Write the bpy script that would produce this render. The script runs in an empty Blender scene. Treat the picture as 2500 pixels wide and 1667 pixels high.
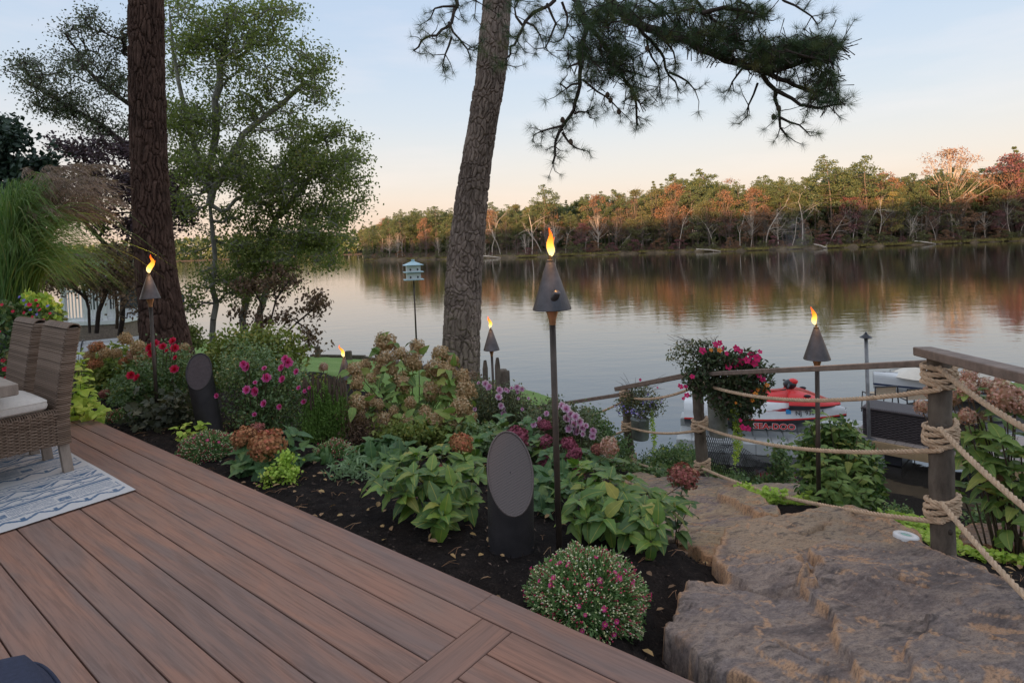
import bpy, math, random
import numpy as np
from mathutils import Matrix, Vector
R = math.radians
sc = bpy.context.scene
col = sc.collection
# ------------------------------------------------------------------ camera
F, CX, CY = 1469.5, 1250.0, 640.7
PITCH, ROLL, EYE = 0.0313, -0.0398, 1.41
KD = 2500 / 2352.0
fwd = np.array([0, math.cos(PITCH), -math.sin(PITCH)])
rgt = np.array([1.0, 0, 0])
upv = np.cross(rgt, fwd)
cr, sr = math.cos(ROLL), math.sin(ROLL)
r2 = cr * rgt + sr * upv
u2 = -sr * rgt + cr * upv
CM = np.array([r2, u2, -fwd])
cam = bpy.data.cameras.new('camera')
cam.sensor_width = 36
cam.lens = F / 2500 * 36
cam.shift_y = -(833.5 - CY) / 2500
cam.clip_start, cam.clip_end = 0.05, 6000
camo = bpy.data.objects.new('camera', cam)
m = Matrix.Identity(4)
for i in range(3):
    m[i][0], m[i][1], m[i][2] = r2[i], u2[i], -fwd[i]
m[2][3] = EYE
camo.matrix_world = m
col.objects.link(camo)
sc.camera = camo
# ------------------------------------------------------------------ light
SUN_EL, SUN_AZ = R(3.0), R(205)          # azimuth measured from +Y clockwise: behind the camera, to the left
w = bpy.data.worlds.new('World')
sc.world = w
w.use_nodes = True
nt = w.node_tree
bg = nt.nodes['Background']
sky = nt.nodes.new('ShaderNodeTexSky')
sky.sky_type = 'NISHITA'
sky.sun_disc = False
sky.sun_elevation = SUN_EL
sky.sun_rotation = SUN_AZ
sky.air_density = 1.0
sky.dust_density = 1.2
sky.ozone_density = 2.0
# dusk colours by height above the horizon, blended over the physical sky
tc = nt.nodes.new('ShaderNodeTexCoord')
sx = nt.nodes.new('ShaderNodeSeparateXYZ')
nt.links.new(tc.outputs['Generated'], sx.inputs[0])
rp = nt.nodes.new('ShaderNodeValToRGB')
rp.color_ramp.interpolation = 'B_SPLINE'
els = rp.color_ramp.elements
stops = [(0.0, (0.60, 0.43, 0.33)), (0.035, (0.71, 0.53, 0.42)), (0.10, (0.68, 0.60, 0.54)), (0.20, (0.53, 0.575, 0.62)),
         (0.36, (0.37, 0.47, 0.62)), (0.6, (0.46, 0.52, 0.62)), (1.0, (0.52, 0.55, 0.61))]
els[0].position, els[0].color = stops[0][0], (*stops[0][1], 1)
els[1].position, els[1].color = stops[-1][0], (*stops[-1][1], 1)
for p_, c_ in stops[1:-1]:
    e_ = els.new(p_)
    e_.color = (*c_, 1)
nt.links.new(sx.outputs['Z'], rp.inputs[0])
# thin streaks of high cloud
mp = nt.nodes.new('ShaderNodeMapping')
mp.inputs['Scale'].default_value = (1.6, 1.6, 9)
nt.links.new(tc.outputs['Generated'], mp.inputs[0])
nz = nt.nodes.new('ShaderNodeTexNoise')
nz.inputs['Scale'].default_value = 2.2
nz.inputs['Detail'].default_value = 7
nz.inputs['Roughness'].default_value = 0.55
nt.links.new(mp.outputs[0], nz.inputs[0])
cr_ = nt.nodes.new('ShaderNodeValToRGB')
cr_.color_ramp.elements[0].position = 0.50
cr_.color_ramp.elements[1].position = 0.78
cr_.color_ramp.elements[1].color = (0.2, 0.2, 0.2, 1)
nt.links.new(nz.outputs[0], cr_.inputs[0])
mc = nt.nodes.new('ShaderNodeMix')
mc.data_type = 'RGBA'
nt.links.new(cr_.outputs[0], mc.inputs['Factor'])
nt.links.new(rp.outputs[0], mc.inputs['A'])
mc.inputs['B'].default_value = (0.86, 0.72, 0.68, 1)
sc1 = nt.nodes.new('ShaderNodeVectorMath')
sc1.operation = 'SCALE'
sc1.inputs['Scale'].default_value = 0.86
nt.links.new(mc.outputs['Result'], sc1.inputs[0])
sc2 = nt.nodes.new('ShaderNodeVectorMath')
sc2.operation = 'MULTIPLY_ADD'
sc2.inputs[1].default_value = (0.35, 0.35, 0.35)
nt.links.new(sky.outputs[0], sc2.inputs[0])
sc3 = nt.nodes.new('ShaderNodeVectorMath')
sc3.operation = 'SCALE'
sc3.inputs['Scale'].default_value = 10.0
nt.links.new(sc1.outputs[0], sc3.inputs[0])
nt.links.new(sc3.outputs[0], sc2.inputs[2])
nt.links.new(sc2.outputs[0], bg.inputs['Color'])
bg.inputs['Strength'].default_value = 0.118
sun = bpy.data.lights.new('sun', 'SUN')
sun.energy = 5.0
sun.angle = R(0.6)
sun.color = (1.0, 0.56, 0.27)
suno = bpy.data.objects.new('sun', sun)
sd = Vector((math.sin(SUN_AZ) * math.cos(SUN_EL), math.cos(SUN_AZ) * math.cos(SUN_EL), math.sin(SUN_EL)))
suno.rotation_euler = sd.to_track_quat('Z', 'Y').to_euler()
suno.location = (0, -20, 60)
col.objects.link(suno)
sc.view_settings.view_transform = 'Standard'
sc.view_settings.look = 'None'
sc.view_settings.exposure = 0.34
sc.view_settings.gamma = 1.0
sc.view_settings.use_curve_mapping = False
sc.render.engine = 'CYCLES'
sc.cycles.transparent_max_bounces = 8
sc.cycles.max_bounces = 6
sc.cycles.volume_bounces = 0
# ------------------------------------------------------------------ helpers
rng = np.random.default_rng(7)
random.seed(7)
U = rng.uniform

def ray(xd, yd):
    v = CM.T @ np.array([(xd * KD - CX) / F, -(yd * KD - CY) / F, -1.0])
    return v
def P(xd, yd, D):                # photograph position (2352 wide) at ground distance D
    v = ray(xd, yd)
    return np.array([0, 0, EYE]) + v * (D / v[1])
def G(xd, yd, z):                # photograph position on the level z
    v = ray(xd, yd)
    return np.array([0, 0, EYE]) + v * ((z - EYE) / v[2])
def cs(xd): return 1 / math.sqrt(1 + ((xd * KD - CX) / F) ** 2)   # a round thing off the axis shows wider
PXM = KD / F                     # metres per displayed pixel at 1 m

def hsh(i, j, k=0, s=0):
    h = (i.astype(np.int64) * 374761393 + j.astype(np.int64) * 668265263 + np.int64(k) * 2147483647 + s * 1274126177) & 0xffffffff
    h = ((h ^ (h >> 13)) * 1274126177) & 0xffffffff
    h = (h ^ (h >> 16)) & 0xffffffff
    return h / 4294967295.0
def vnoise(x, y, s=0):
    i, j = np.floor(x), np.floor(y)
    fx, fy = x - i, y - j
    fx = fx * fx * (3 - 2 * fx); fy = fy * fy * (3 - 2 * fy)
    a, b = hsh(i, j, 0, s), hsh(i + 1, j, 0, s)
    c, d = hsh(i, j + 1, 0, s), hsh(i + 1, j + 1, 0, s)
    return (a + (b - a) * fx) * (1 - fy) + (c + (d - c) * fx) * fy
def fbm(x, y, o=4, s=0):
    t, a, n = 0, 0.5, 0
    for k in range(o):
        t = t + a * vnoise(x * 2 ** k, y * 2 ** k, s + k); n += a; a *= 0.5
    return t / n
def voro(x, y, per=None, s=0):
    i, j = np.floor(x), np.floor(y)
    f1 = np.full(x.shape, 9.0); f2 = np.full(x.shape, 9.0); idv = np.zeros(x.shape)
    for a in (-1, 0, 1):
        for b in (-1, 0, 1):
            ci, cj = i + a, j + b
            ck = np.mod(ci, per) if per else ci
            px, py = ci + hsh(ck, cj, 1, s), cj + hsh(ck, cj, 2, s + 5)
            d = np.hypot(x - px, y - py)
            c = d < f1
            f2 = np.where(c, f1, np.minimum(f2, d))
            idv = np.where(c, hsh(ck, cj, 3, s + 9), idv)
            f1 = np.where(c, d, f1)
    return f1, f2, idv
def nrm(a):
    a = np.asarray(a, float)
    return a / np.maximum(np.linalg.norm(a, axis=-1, keepdims=True), 1e-9)
def rdir(n, z0=-1, z1=1):
    z = U(z0, z1, n); t = U(0, 2 * math.pi, n); r = np.sqrt(1 - z * z)
    return np.stack([r * np.cos(t), r * np.sin(t), z], 1)

class MB:
    """collects vertices and faces of one mesh"""
    def __init__(s):
        s.v, s.f, s.t, s.mi, s.n = [], [], [], [], 0
    def add(s, v, f, tint=0.5, mi=0):
        v = np.asarray(v, float).reshape(-1, 3)
        f = np.asarray(f, np.int64)
        s.v.append(v); s.f.append(f + s.n)
        s.t.append(np.broadcast_to(np.asarray(tint, float), (len(v),)).copy())
        s.mi.append(np.full(len(f), mi)); s.n += len(v)
        return s
    def mesh(s, name, mats, smooth=False):
        V = np.concatenate(s.v); T = np.concatenate(s.t)
        me = bpy.data.meshes.new(name)
        me.vertices.add(len(V)); me.vertices.foreach_set('co', V.astype(np.float32).ravel())
        tot = np.concatenate([np.full(len(f), f.shape[1]) for f in s.f])
        idx = np.concatenate([f.ravel() for f in s.f])
        me.loops.add(len(idx)); me.loops.foreach_set('vertex_index', idx.astype(np.int32))
        me.polygons.add(len(tot))
        st = np.concatenate([[0], np.cumsum(tot)[:-1]])
        me.polygons.foreach_set('loop_start', st.astype(np.int32))
        me.polygons.foreach_set('material_index', np.concatenate(s.mi).astype(np.int32))
        me.polygons.foreach_set('use_smooth', np.full(len(tot), smooth))
        me.update(calc_edges=True)
        at = me.attributes.new('tint', 'FLOAT', 'POINT')
        at.data.foreach_set('value', T.astype(np.float32))
        for m_ in (mats if isinstance(mats, (list, tuple)) else [mats]):
            me.materials.append(m_)
        return me
    def build(s, name, mats, parent=None, smooth=False, **kw):
        o = bpy.data.objects.new(name, s.mesh(name, mats, smooth))
        col.objects.link(o)
        if parent is not None: o.parent = parent
        tag(o, **kw)
        return o
    # shapes -------------------------------------------------------
    def box(s, c, h, rot=None, tint=0.5, mi=0, bev=0.0):
        c = np.asarray(c, float); h = np.asarray(h, float)
        if bev > 0:
            b = min(bev, min(h) * 0.9)
            pts = []
            for sz in (-1, 1):
                for (zz, ins) in (((h[2]) * sz, b), ((h[2] - b) * sz, 0)):
                    pts.append((zz, ins))
            pts = sorted(pts)
            rings = []
            for zz, ins in pts:
                hx, hy = h[0] - ins, h[1] - ins
                bb = b * 0.6 if ins == 0 else b * 0.4
                rings.append([(-hx + bb, -hy, zz), (hx - bb, -hy, zz), (hx, -hy + bb, zz), (hx, hy - bb, zz),
                              (hx - bb, hy, zz), (-hx + bb, hy, zz), (-hx, hy - bb, zz), (-hx, -hy + bb, zz)])
            V = np.array(rings).reshape(-1, 3)
            Fq = [[k * 8 + i, k * 8 + (i + 1) % 8, (k + 1) * 8 + (i + 1) % 8, (k + 1) * 8 + i] for k in range(3) for i in range(8)]
            if rot is not None: V = V @ np.asarray(rot).T
            V = V + c
            s.add(V, Fq, tint, mi)
            n0 = s.n - len(V)
            s.f.append(np.array([[n0 + i for i in range(7, -1, -1)], [n0 + 24 + i for i in range(8)]])); s.mi.append(np.full(2, mi))
            return s
        V = np.array([[x, y, z] for z in (-1, 1) for y in (-1, 1) for x in (-1, 1)], float) * h
        if rot is not None: V = V @ np.asarray(rot).T
        return s.add(V + c, [[0, 2, 3, 1], [4, 5, 7, 6], [0, 1, 5, 4], [2, 6, 7, 3], [0, 4, 6, 2], [1, 3, 7, 5]], tint, mi)
    def tube(s, path, rad, n=8, tint=0.5, mi=0, cap=True, sq=None, closed=False):
        p = np.asarray(path, float); k = len(p)
        rad = np.broadcast_to(np.asarray(rad, float), (k,))
        t = np.gradient(p, axis=0); t = nrm(t)
        up = np.array([0, 0, 1.0]) if abs(t[0][2]) < 0.9 else np.array([1.0, 0, 0])
        a = np.zeros_like(p); x = nrm(np.cross(up, t[0]))
        for i in range(k):
            x = x - t[i] * (x @ t[i]); x = x / max(np.linalg.norm(x), 1e-9); a[i] = x
        b = np.cross(t, a)
        th = np.linspace(0, 2 * math.pi, n, endpoint=False)
        V = p[:, None] + rad[:, None, None] * (np.cos(th)[None, :, None] * a[:, None] + np.sin(th)[None, :, None] * b[:, None])
        i = np.arange(k - 1)[:, None] * n; j = np.arange(n)[None]
        j2 = (j + 1) % n
        Fq = np.stack([i + j, i + j2, i + n + j2, i + n + j], -1).reshape(-1, 4)
        s.add(V.reshape(-1, 3), Fq, tint if np.ndim(tint) == 0 else np.repeat(tint, n), mi)
        if cap:
            n0 = s.n - k * n
            s.f.append(np.array([[n0 + q for q in range(n - 1, -1, -1)], [n0 + (k - 1) * n + q for q in range(n)]])); s.mi.append(np.full(2, mi))
        return s
    def segs(s, A, B, ra, rb, n=4, tint=0.5, mi=0):
        A = np.asarray(A, float); B = np.asarray(B, float)
        if len(A) == 0: return s
        t = nrm(B - A)
        up = np.where(np.abs(t[:, 2:3]) < 0.9, [[0, 0, 1.0]], [[1.0, 0, 0]])
        a = nrm(np.cross(up, t)); b = np.cross(t, a)
        th = np.linspace(0, 2 * math.pi, n, endpoint=False)
        c, d = np.cos(th)[None, :, None], np.sin(th)[None, :, None]
        ring = c * a[:, None] + d * b[:, None]
        ra = np.broadcast_to(ra, (len(A),)); rb = np.broadcast_to(rb, (len(A),))
        V = np.concatenate([A[:, None] + ra[:, None, None] * ring, B[:, None] + rb[:, None, None] * ring], 1)
        base = np.arange(len(A))[:, None] * 2 * n; j = np.arange(n)[None]; j2 = (j + 1) % n
        Fq = np.stack([base + j, base + j2, base + n + j2, base + n + j], -1).reshape(-1, 4)
        tt = np.repeat(np.broadcast_to(tint, (len(A),)), 2 * n)
        return s.add(V.reshape(-1, 3), Fq, tt, mi)
    def leaf(s, Pn, Dn, Nn, L, W, kind='d', tint=None, mi=0, bend=0.15):
        Pn = np.asarray(Pn, float); n = len(Pn)
        if n == 0: return s
        Dn = nrm(Dn); S = nrm(np.cross(Dn, Nn)); N = np.cross(S, Dn)
        L = np.broadcast_to(L, (n,)); W = np.broadcast_to(W, (n,))
        T = {'d': ([(0, 0, 0), (.45, .5, .05), (1, 0, 0), (.45, -.5, .05)], [[0, 1, 2, 3]]),
             't': ([(0, .5, 0), (1, 0, 0), (0, -.5, 0)], [[0, 1, 2]]),
             'q': ([(0, -.5, 0), (1, -.5, 0), (1, .5, 0), (0, .5, 0)], [[0, 1, 2, 3]]),
             'f': ([(0, 0, 0), (.3, .42, .10), (.7, .36, .06), (1, 0, -.12), (.7, -.36, .06), (.3, -.42, .10), (.5, 0, 0)],
                   [[0, 6, 2, 1], [6, 3, 3, 2], [0, 5, 4, 6], [6, 4, 3, 3]]),
             'r': ([(0, -.25, 0), (.35, -.5, .05), (.75, -.4, .02), (1, 0, -.05), (.75, .4, .02), (.35, .5, .05), (0, .25, 0)],
                   [[0, 1, 2, 3, 4, 5, 6]]),
             'm': ([(0, 0, 0), (.1, .35, .05), (.45, .25, 0), (.5, .6, 0), (.7, .25, 0), (1, 0, -.1), (.7, -.25, 0), (.5, -.6, 0), (.45, -.25, 0), (.1, -.35, .05)],
                   [[0, 1, 2, 8, 9], [2, 3, 4, 6, 8], [8, 6, 7, 7, 7], [4, 5, 6, 6, 6]])}[kind]
        tv = np.array(T[0], float)
        if kind == 'f':
            fq = [[0, 6, 2, 1], [0, 5, 4, 6]]; f3 = [[6, 3, 2], [6, 4, 3]]
        elif kind == 'm':
            fq = [[0, 1, 2, 8], [2, 3, 4, 6], [8, 6, 7, 7], [0, 8, 9, 9], [2, 6, 8, 8], [4, 5, 6, 6]]
            f3 = [[8, 6, 7], [0, 8, 9], [2, 6, 8], [4, 5, 6]]; fq = fq[:2]
        else:
            fq = T[1]; f3 = []
        V = (Pn[:, None] + (L[:, None] * tv[None, :, 0])[..., None] * Dn[:, None] + (W[:, None] * tv[None, :, 1])[..., None] * S[:, None]
             + (L[:, None] * (tv[None, :, 2] - bend * tv[None, :, 0] ** 2))[..., None] * N[:, None])
        k = len(tv); base = np.arange(n)[:, None, None] * k
        if tint is None: tint = U(0, 1, n)
        tt = np.repeat(np.broadcast_to(tint, (n,)), k)
        Fq = (base + np.array(fq)[None]).reshape(-1, len(fq[0]))
        s.add(V.reshape(-1, 3), Fq, tt, mi)
        if f3:
            s.f.append((base + np.array(f3)[None]).reshape(-1, 3) + s.n - n * k); s.mi.append(np.full(n * len(f3), mi))
        return s
    def lathe(s, prof, c=(0, 0, 0), n=24, rot=None, tint=0.5, mi=0, capb=False, capt=False):
        prof = np.asarray(prof, float); th = np.linspace(0, 2 * math.pi, n, endpoint=False)
        V = np.stack([prof[:, 0, None] * np.cos(th), prof[:, 0, None] * np.sin(th), np.repeat(prof[:, 1, None], n, 1)], -1).reshape(-1, 3)
        if rot is not None: V = V @ np.asarray(rot).T
        k = len(prof); i = np.arange(k - 1)[:, None] * n; j = np.arange(n)[None]; j2 = (j + 1) % n
        s.add(V + np.asarray(c), np.stack([i + j, i + j2, i + n + j2, i + n + j], -1).reshape(-1, 4), tint, mi)
        n0 = s.n - k * n
        if capb: s.f.append(np.array([[n0 + q for q in range(n - 1, -1, -1)]])); s.mi.append(np.full(1, mi))
        if capt: s.f.append(np.array([[n0 + (k - 1) * n + q for q in range(n)]])); s.mi.append(np.full(1, mi))
        return s
    def blob(s, c, r, nu=10, nv=7, tint=0.5, mi=0, jit=0.0, rot=None):
        th = np.linspace(0, 2 * math.pi, nu, endpoint=False); ph = np.linspace(0.02, math.pi - 0.02, nv)
        V = np.stack([np.sin(ph)[:, None] * np.cos(th), np.sin(ph)[:, None] * np.sin(th), np.repeat(np.cos(ph)[:, None], nu, 1)], -1)
        if jit: V = V * (1 + U(-jit, jit, V.shape[:2])[..., None])
        V = V.reshape(-1, 3) * np.asarray(r)
        if rot is not None: V = V @ np.asarray(rot).T
        i = np.arange(nv - 1)[:, None] * nu; j = np.arange(nu)[None]; j2 = (j + 1) % nu
        return s.add(V + np.asarray(c), np.stack([i + j, i + nu + j, i + nu + j2, i + j2], -1).reshape(-1, 4), tint, mi)
    def grid(s, X, Y, Z, tint=0.5, mi=0, keep=None, mif=None):
        a, b = X.shape
        V = np.stack([X, Y, Z], -1).reshape(-1, 3)
        i = np.arange(a - 1)[:, None] * b; j = np.arange(b - 1)[None]
        Fq = np.stack([i + j, i + b + j, i + b + j + 1, i + j + 1], -1).reshape(-1, 4)
        t = tint if np.ndim(tint) == 0 else tint.ravel()
        mm = np.zeros(len(Fq), int) + mi if mif is None else mif.ravel()
        if keep is not None:
            kk = keep.ravel(); Fq = Fq[kk]; mm = mm[kk]
        s.add(V, Fq, t, 0); s.mi[-1] = mm
        return s

def tag(o, label=None, cat=None, group=None, kind=None):
    if label: o['label'] = label
    if cat: o['category'] = cat
    if group: o['group'] = group
    if kind: o['kind'] = kind
    return o
def empty(name, loc, label=None, cat=None, group=None, rz=0):
    o = bpy.data.objects.new(name, None)
    o.location = tuple(loc); o.rotation_euler = (0, 0, rz)
    o.empty_display_size = 0.1
    col.objects.link(o)
    return tag(o, label, cat, group)
def inst(name, me, parent, loc, d=None, nn=None, s=1.0, mat=None, kind=None):
    o = bpy.data.objects.new(name, me)
    if d is not None:
        d = nrm(d); x = nrm(np.cross(d, nn)); z = np.cross(x, d)
        mm = Matrix(((x[0], d[0], z[0]), (x[1], d[1], z[1]), (x[2], d[2], z[2])))
        o.rotation_euler = mm.to_euler()
    sv = (s, s, s) if np.ndim(s) == 0 else tuple(s)
    o.scale = sv; o.location = tuple(loc)
    col.objects.link(o)
    if parent is not None: o.parent = parent
    if kind: o['kind'] = kind
    return o
def rotz(a):
    c, s = math.cos(a), math.sin(a)
    return np.array([[c, -s, 0], [s, c, 0], [0, 0, 1.0]])
def rotx(a):
    c, s = math.cos(a), math.sin(a)
    return np.array([[1.0, 0, 0], [0, c, -s], [0, s, c]])
def roty(a):
    c, s = math.cos(a), math.sin(a)
    return np.array([[c, 0, s], [0, 1.0, 0], [-s, 0, c]])

# ------------------------------------------------------------------ materials
ALB = [1.8]
def alb(c): return tuple(min(.82, x * ALB[0]) for x in c)
def newmat(name):
    m_ = bpy.data.materials.new(name); m_.use_nodes = True
    return m_, m_.node_tree, m_.node_tree.nodes['Principled BSDF']
def ramp(nt, fac, cols, pos=None, interp='LINEAR'):
    r = nt.nodes.new('ShaderNodeValToRGB'); r.color_ramp.interpolation = interp
    n = len(cols); pos = pos or [i / (n - 1) for i in range(n)]
    e = r.color_ramp.elements
    e[0].position, e[0].color = pos[0], (*cols[0], 1)
    e[1].position, e[1].color = pos[-1], (*cols[-1], 1)
    for p_, c_ in zip(pos[1:-1], cols[1:-1]):
        x = e.new(p_); x.color = (*c_, 1)
    nt.links.new(fac, r.inputs[0])
    return r.outputs[0]
def noise(nt, scale, detail=4, rough=0.5, vec=None, mapscale=None, coord='Object', dist=0.0):
    n = nt.nodes.new('ShaderNodeTexNoise')
    n.inputs['Scale'].default_value = scale; n.inputs['Detail'].default_value = detail
    n.inputs['Roughness'].default_value = rough; n.inputs['Distortion'].default_value = dist
    if vec is None:
        c = nt.nodes.new('ShaderNodeTexCoord'); vec = c.outputs[coord]
    if mapscale:
        q = nt.nodes.new('ShaderNodeMapping'); q.inputs['Scale'].default_value = mapscale
        nt.links.new(vec, q.inputs[0]); vec = q.outputs[0]
    nt.links.new(vec, n.inputs['Vector'])
    return n.outputs['Fac']
def mixc(nt, fac, a, b, mode='MIX'):
    x = nt.nodes.new('ShaderNodeMix'); x.data_type = 'RGBA'; x.blend_type = mode
    for inp, v in (('Factor', fac), ('A', a), ('B', b)):
        if isinstance(v, (int, float)): x.inputs[inp].default_value = v
        elif isinstance(v, tuple): x.inputs[inp].default_value = (*v, 1) if len(v) == 3 else v
        else: nt.links.new(v, x.inputs[inp])
    return x.outputs['Result']
def bump(nt, bs, h, strength=0.3, dist=0.01):
    b = nt.nodes.new('ShaderNodeBump'); b.inputs['Strength'].default_value = strength
    b.inputs['Distance'].default_value = dist
    nt.links.new(h, b.inputs['Height']); nt.links.new(b.outputs[0], bs.inputs['Normal'])
def attr(nt, name='tint'):
    a = nt.nodes.new('ShaderNodeAttribute'); a.attribute_name = name
    return a.outputs['Fac']
def math_(nt, op, a, b=None):
    x = nt.nodes.new('ShaderNodeMath'); x.operation = op
    for i, v in enumerate((a, b)):
        if v is None: continue
        if isinstance(v, (int, float)): x.inputs[i].default_value = v
        else: nt.links.new(v, x.inputs[i])
    return x.outputs[0]
def simple(name, c, rough=0.6, metal=0.0, var=0.15, scale=8, bmp=0.0, bscale=60, spec=0.5, coord='Object', mapscale=None):
    m_, nt, bs = newmat(name); c = alb(c)
    f = noise(nt, scale, 5, 0.6, coord=coord, mapscale=mapscale)
    a = tuple(max(0, x * (1 - var)) for x in c); b = tuple(min(1, x * (1 + var)) for x in c)
    nt.links.new(ramp(nt, f, [a, b], [0.3, 0.7]), bs.inputs['Base Color'])
    bs.inputs['Roughness'].default_value = rough; bs.inputs['Metallic'].default_value = metal
    bs.inputs['Specular IOR Level'].default_value = spec
    if bmp: bump(nt, bs, noise(nt, bscale, 6, 0.65, coord=coord, mapscale=mapscale), bmp, 0.01)
    return m_
def leafmat(name, cols, pos=None, trans=0.25, rough=0.5, big=False, objrand=False, spec=0.35):
    m_, nt, bs = newmat(name); cols = [alb(q) for q in cols]
    t = attr(nt)
    if objrand:
        oi = nt.nodes.new('ShaderNodeObjectInfo'); t = oi.outputs['Random']
    c = ramp(nt, t, cols, pos)
    if big:
        co = nt.nodes.new('ShaderNodeTexCoord'); sp = nt.nodes.new('ShaderNodeSeparateXYZ')
        nt.links.new(co.outputs['Object'], sp.inputs[0])
        ax = math_(nt, 'ABSOLUTE', sp.outputs['X'])
        v = math_(nt, 'SUBTRACT', sp.outputs['Y'], math_(nt, 'MULTIPLY', ax, 0.9))
        wv = math_(nt, 'SINE', math_(nt, 'MULTIPLY', v, 62.0))
        wv = math_(nt, 'POWER', math_(nt, 'ABSOLUTE', wv), 6.0)
        mid = math_(nt, 'LESS_THAN', ax, 0.013)
        vein = math_(nt, 'MULTIPLY', math_(nt, 'MAXIMUM', math_(nt, 'MULTIPLY', wv, 0.35), mid), 0.55)
        c = mixc(nt, vein, c, tuple(min(1, x * 1.6 + 0.03) for x in cols[-1]))
        nf = noise(nt, 5, 3)
        c = mixc(nt, math_(nt, 'MULTIPLY', nf, 0.5), c, tuple(x * 0.6 for x in cols[0]))
        bump(nt, bs, math_(nt, 'SUBTRACT', 1.0, vein), 0.5, 0.006)
    else:
        f = noise(nt, 3.0, 3, coord='Object')
        c = mixc(nt, math_(nt, 'MULTIPLY', f, 0.45), c, tuple(x * 0.62 for x in cols[0]))
    nt.links.new(c, bs.inputs['Base Color'])
    bs.inputs['Roughness'].default_value = rough; bs.inputs['Specular IOR Level'].default_value = spec
    if trans > 0:
        tr = nt.nodes.new('ShaderNodeBsdfTranslucent'); mx = nt.nodes.new('ShaderNodeMixShader')
        nt.links.new(mixc(nt, 1.0, c, (1.0, 1.15, 0.6), 'MULTIPLY'), tr.inputs[0])
        mx.inputs[0].default_value = trans
        nt.links.new(bs.outputs[0], mx.inputs[1]); nt.links.new(tr.outputs[0], mx.inputs[2])
        nt.links.new(mx.outputs[0], nt.nodes['Material Output'].inputs[0])
    return m_

# ------------------------------------------------------------------ water, land
WZ = -2.9
def water():
    m_, nt, bs = newmat('river_water')
    bs.inputs['Base Color'].default_value = (0.030, 0.026, 0.022, 1)
    bs.inputs['Roughness'].default_value = 0.035
    bs.inputs['IOR'].default_value = 2.3
    n1 = noise(nt, 0.55, 3, 0.5, coord='Object', mapscale=(1, 2.2, 1))
    n2 = noise(nt, 2.6, 3, 0.5, coord='Object', mapscale=(1, 1.8, 1))
    n3 = noise(nt, 0.035, 2, 0.5, coord='Object', mapscale=(0.6, 2.0, 1))
    h = math_(nt, 'ADD', math_(nt, 'MULTIPLY', n1, 1.0), math_(nt, 'MULTIPLY', n2, 0.28))
    k = math_(nt, 'ADD', 0.35, n3)
    bump(nt, bs, math_(nt, 'MULTIPLY', h, k), 1.0, 0.011)
    mb = MB(); x = np.array([-2500, -300, -60, 0, 60, 300, 2500.]); y = np.array([-1, 0, 20, 80, 300, 900, 3500.]) + 2.0
    X, Y = np.meshgrid(x, y, indexing='ij')
    mb.grid(X, Y, X * 0 + WZ)
    mb.build('river', m_, kind='structure')
water()

N2 = np.array([-math.sin(-0.67555), math.cos(-0.67555)]); U2 = np.array([math.cos(-0.67555), math.sin(-0.67555)])
OFF = 1.7878; BT, BE = -1.52614, -1.52614 + 0.1396
def DK(t, k, z=0.0):             # deck coordinates: t along the boards, k boards in from the outer edge
    q = N2 * (OFF - 0.1435 * k) + U2 * t
    return np.array([q[0], q[1], z])

ctrl = []
for t in np.arange(-9, 1.2, 0.7):
    q = DK(t, -0.3); ctrl.append((q[0], q[1], -0.10 if t < -0.6 else -0.16))
    q = DK(t, 5); ctrl.append((q[0], q[1], -0.25))
def cp(xd, yd, D, z=None):
    q = P(xd, yd, D); ctrl.append((q[0], q[1], q[2] if z is None else z))
for a in [(1284, 1290, 2.95, -.15), (1400, 1180, 3.7, -.28), (1000, 1100, 3.9, -.2), (700, 1000, 5.2, -.22), (395, 860, 9.5, -.28), (1060, 870, 11, -.95),
          (1128, 900, 7.35, -1.05), (795, 890, 7.5, -1.0), (950, 900, 6.0, -.5), (2170, 1312, 3.05, None), (2330, 1300, 2.9, -.38), (2340, 1250, 4.0, -.6), (2352, 1340, 2.4, -.3),
          (1615, 1102, 5.8, None), (1449, 1092, 7.4, None), (1300, 1050, 6.3, -.9), (1500, 1130, 5.2, -.75), (1750, 1140, 4.9, -.78), (1900, 1180, 4.2, -.55),
          (1900, 1150, 6.2, -1.7), (2200, 1200, 6.3, -2.2), (280, 850, 11, -.6), (0, 850, 8, -.3), (-300, 850, 9, -.3), (1600, 1060, 9.5, -2.3), (1800, 1060, 8.3, -2.2),
          (2200, 1060, 7.2, -2.3), (500, 800, 13, -1.0), (650, 790, 14, -1.6), (300, 800, 16, -1.3), (100, 800, 16, -1.2), (0, 800, 24, -2.0), (760, 800, 20.5, -2.3), (500, 800, 22, -2.3),
          (1200, 870, 15, -2.2), (1000, 870, 17, -2.3), (-600, 800, 20, -1.5), (-1500, 800, 20, -1.0), (2600, 1300, 3.5, -.5), (3200, 1300, 4, -.6)]:
    cp(*a)
for q_ in [(2010, 1195, -.75), (2100, 1228, -.75), (2200, 1272, -.7), (2352, 1300, -.65), (2600, 1330, -.6), (2200, 1222, -.98), (2080, 1196, -.95), (1950, 1185, -.85), (2352, 1225, -1.0)]:
    g_ = G(*q_); ctrl.append((g_[0], g_[1], q_[2]))
for x_ in (-60, -30, -10, 5, 20, 40):
    ctrl.append((x_, -2.0, -0.4)); ctrl.append((x_, -12.0, 0.2))
ctrl += [(-60, 30, -1.6), (-40, 30, -2.0), (9, 1, -.6), (14, 3, -1.2), (20, 4, -1.8)]
ctrl = np.array(ctrl)
_d = np.linalg.norm(ctrl[:, None, :2] - ctrl[None, :, :2], axis=-1)
_A = np.block([[_d + 1e-2 * np.eye(len(ctrl)), np.ones((len(ctrl), 1))], [np.ones((1, len(ctrl))), np.zeros((1, 1))]])
_w = np.linalg.solve(_A, np.append(ctrl[:, 2], 0))
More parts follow.
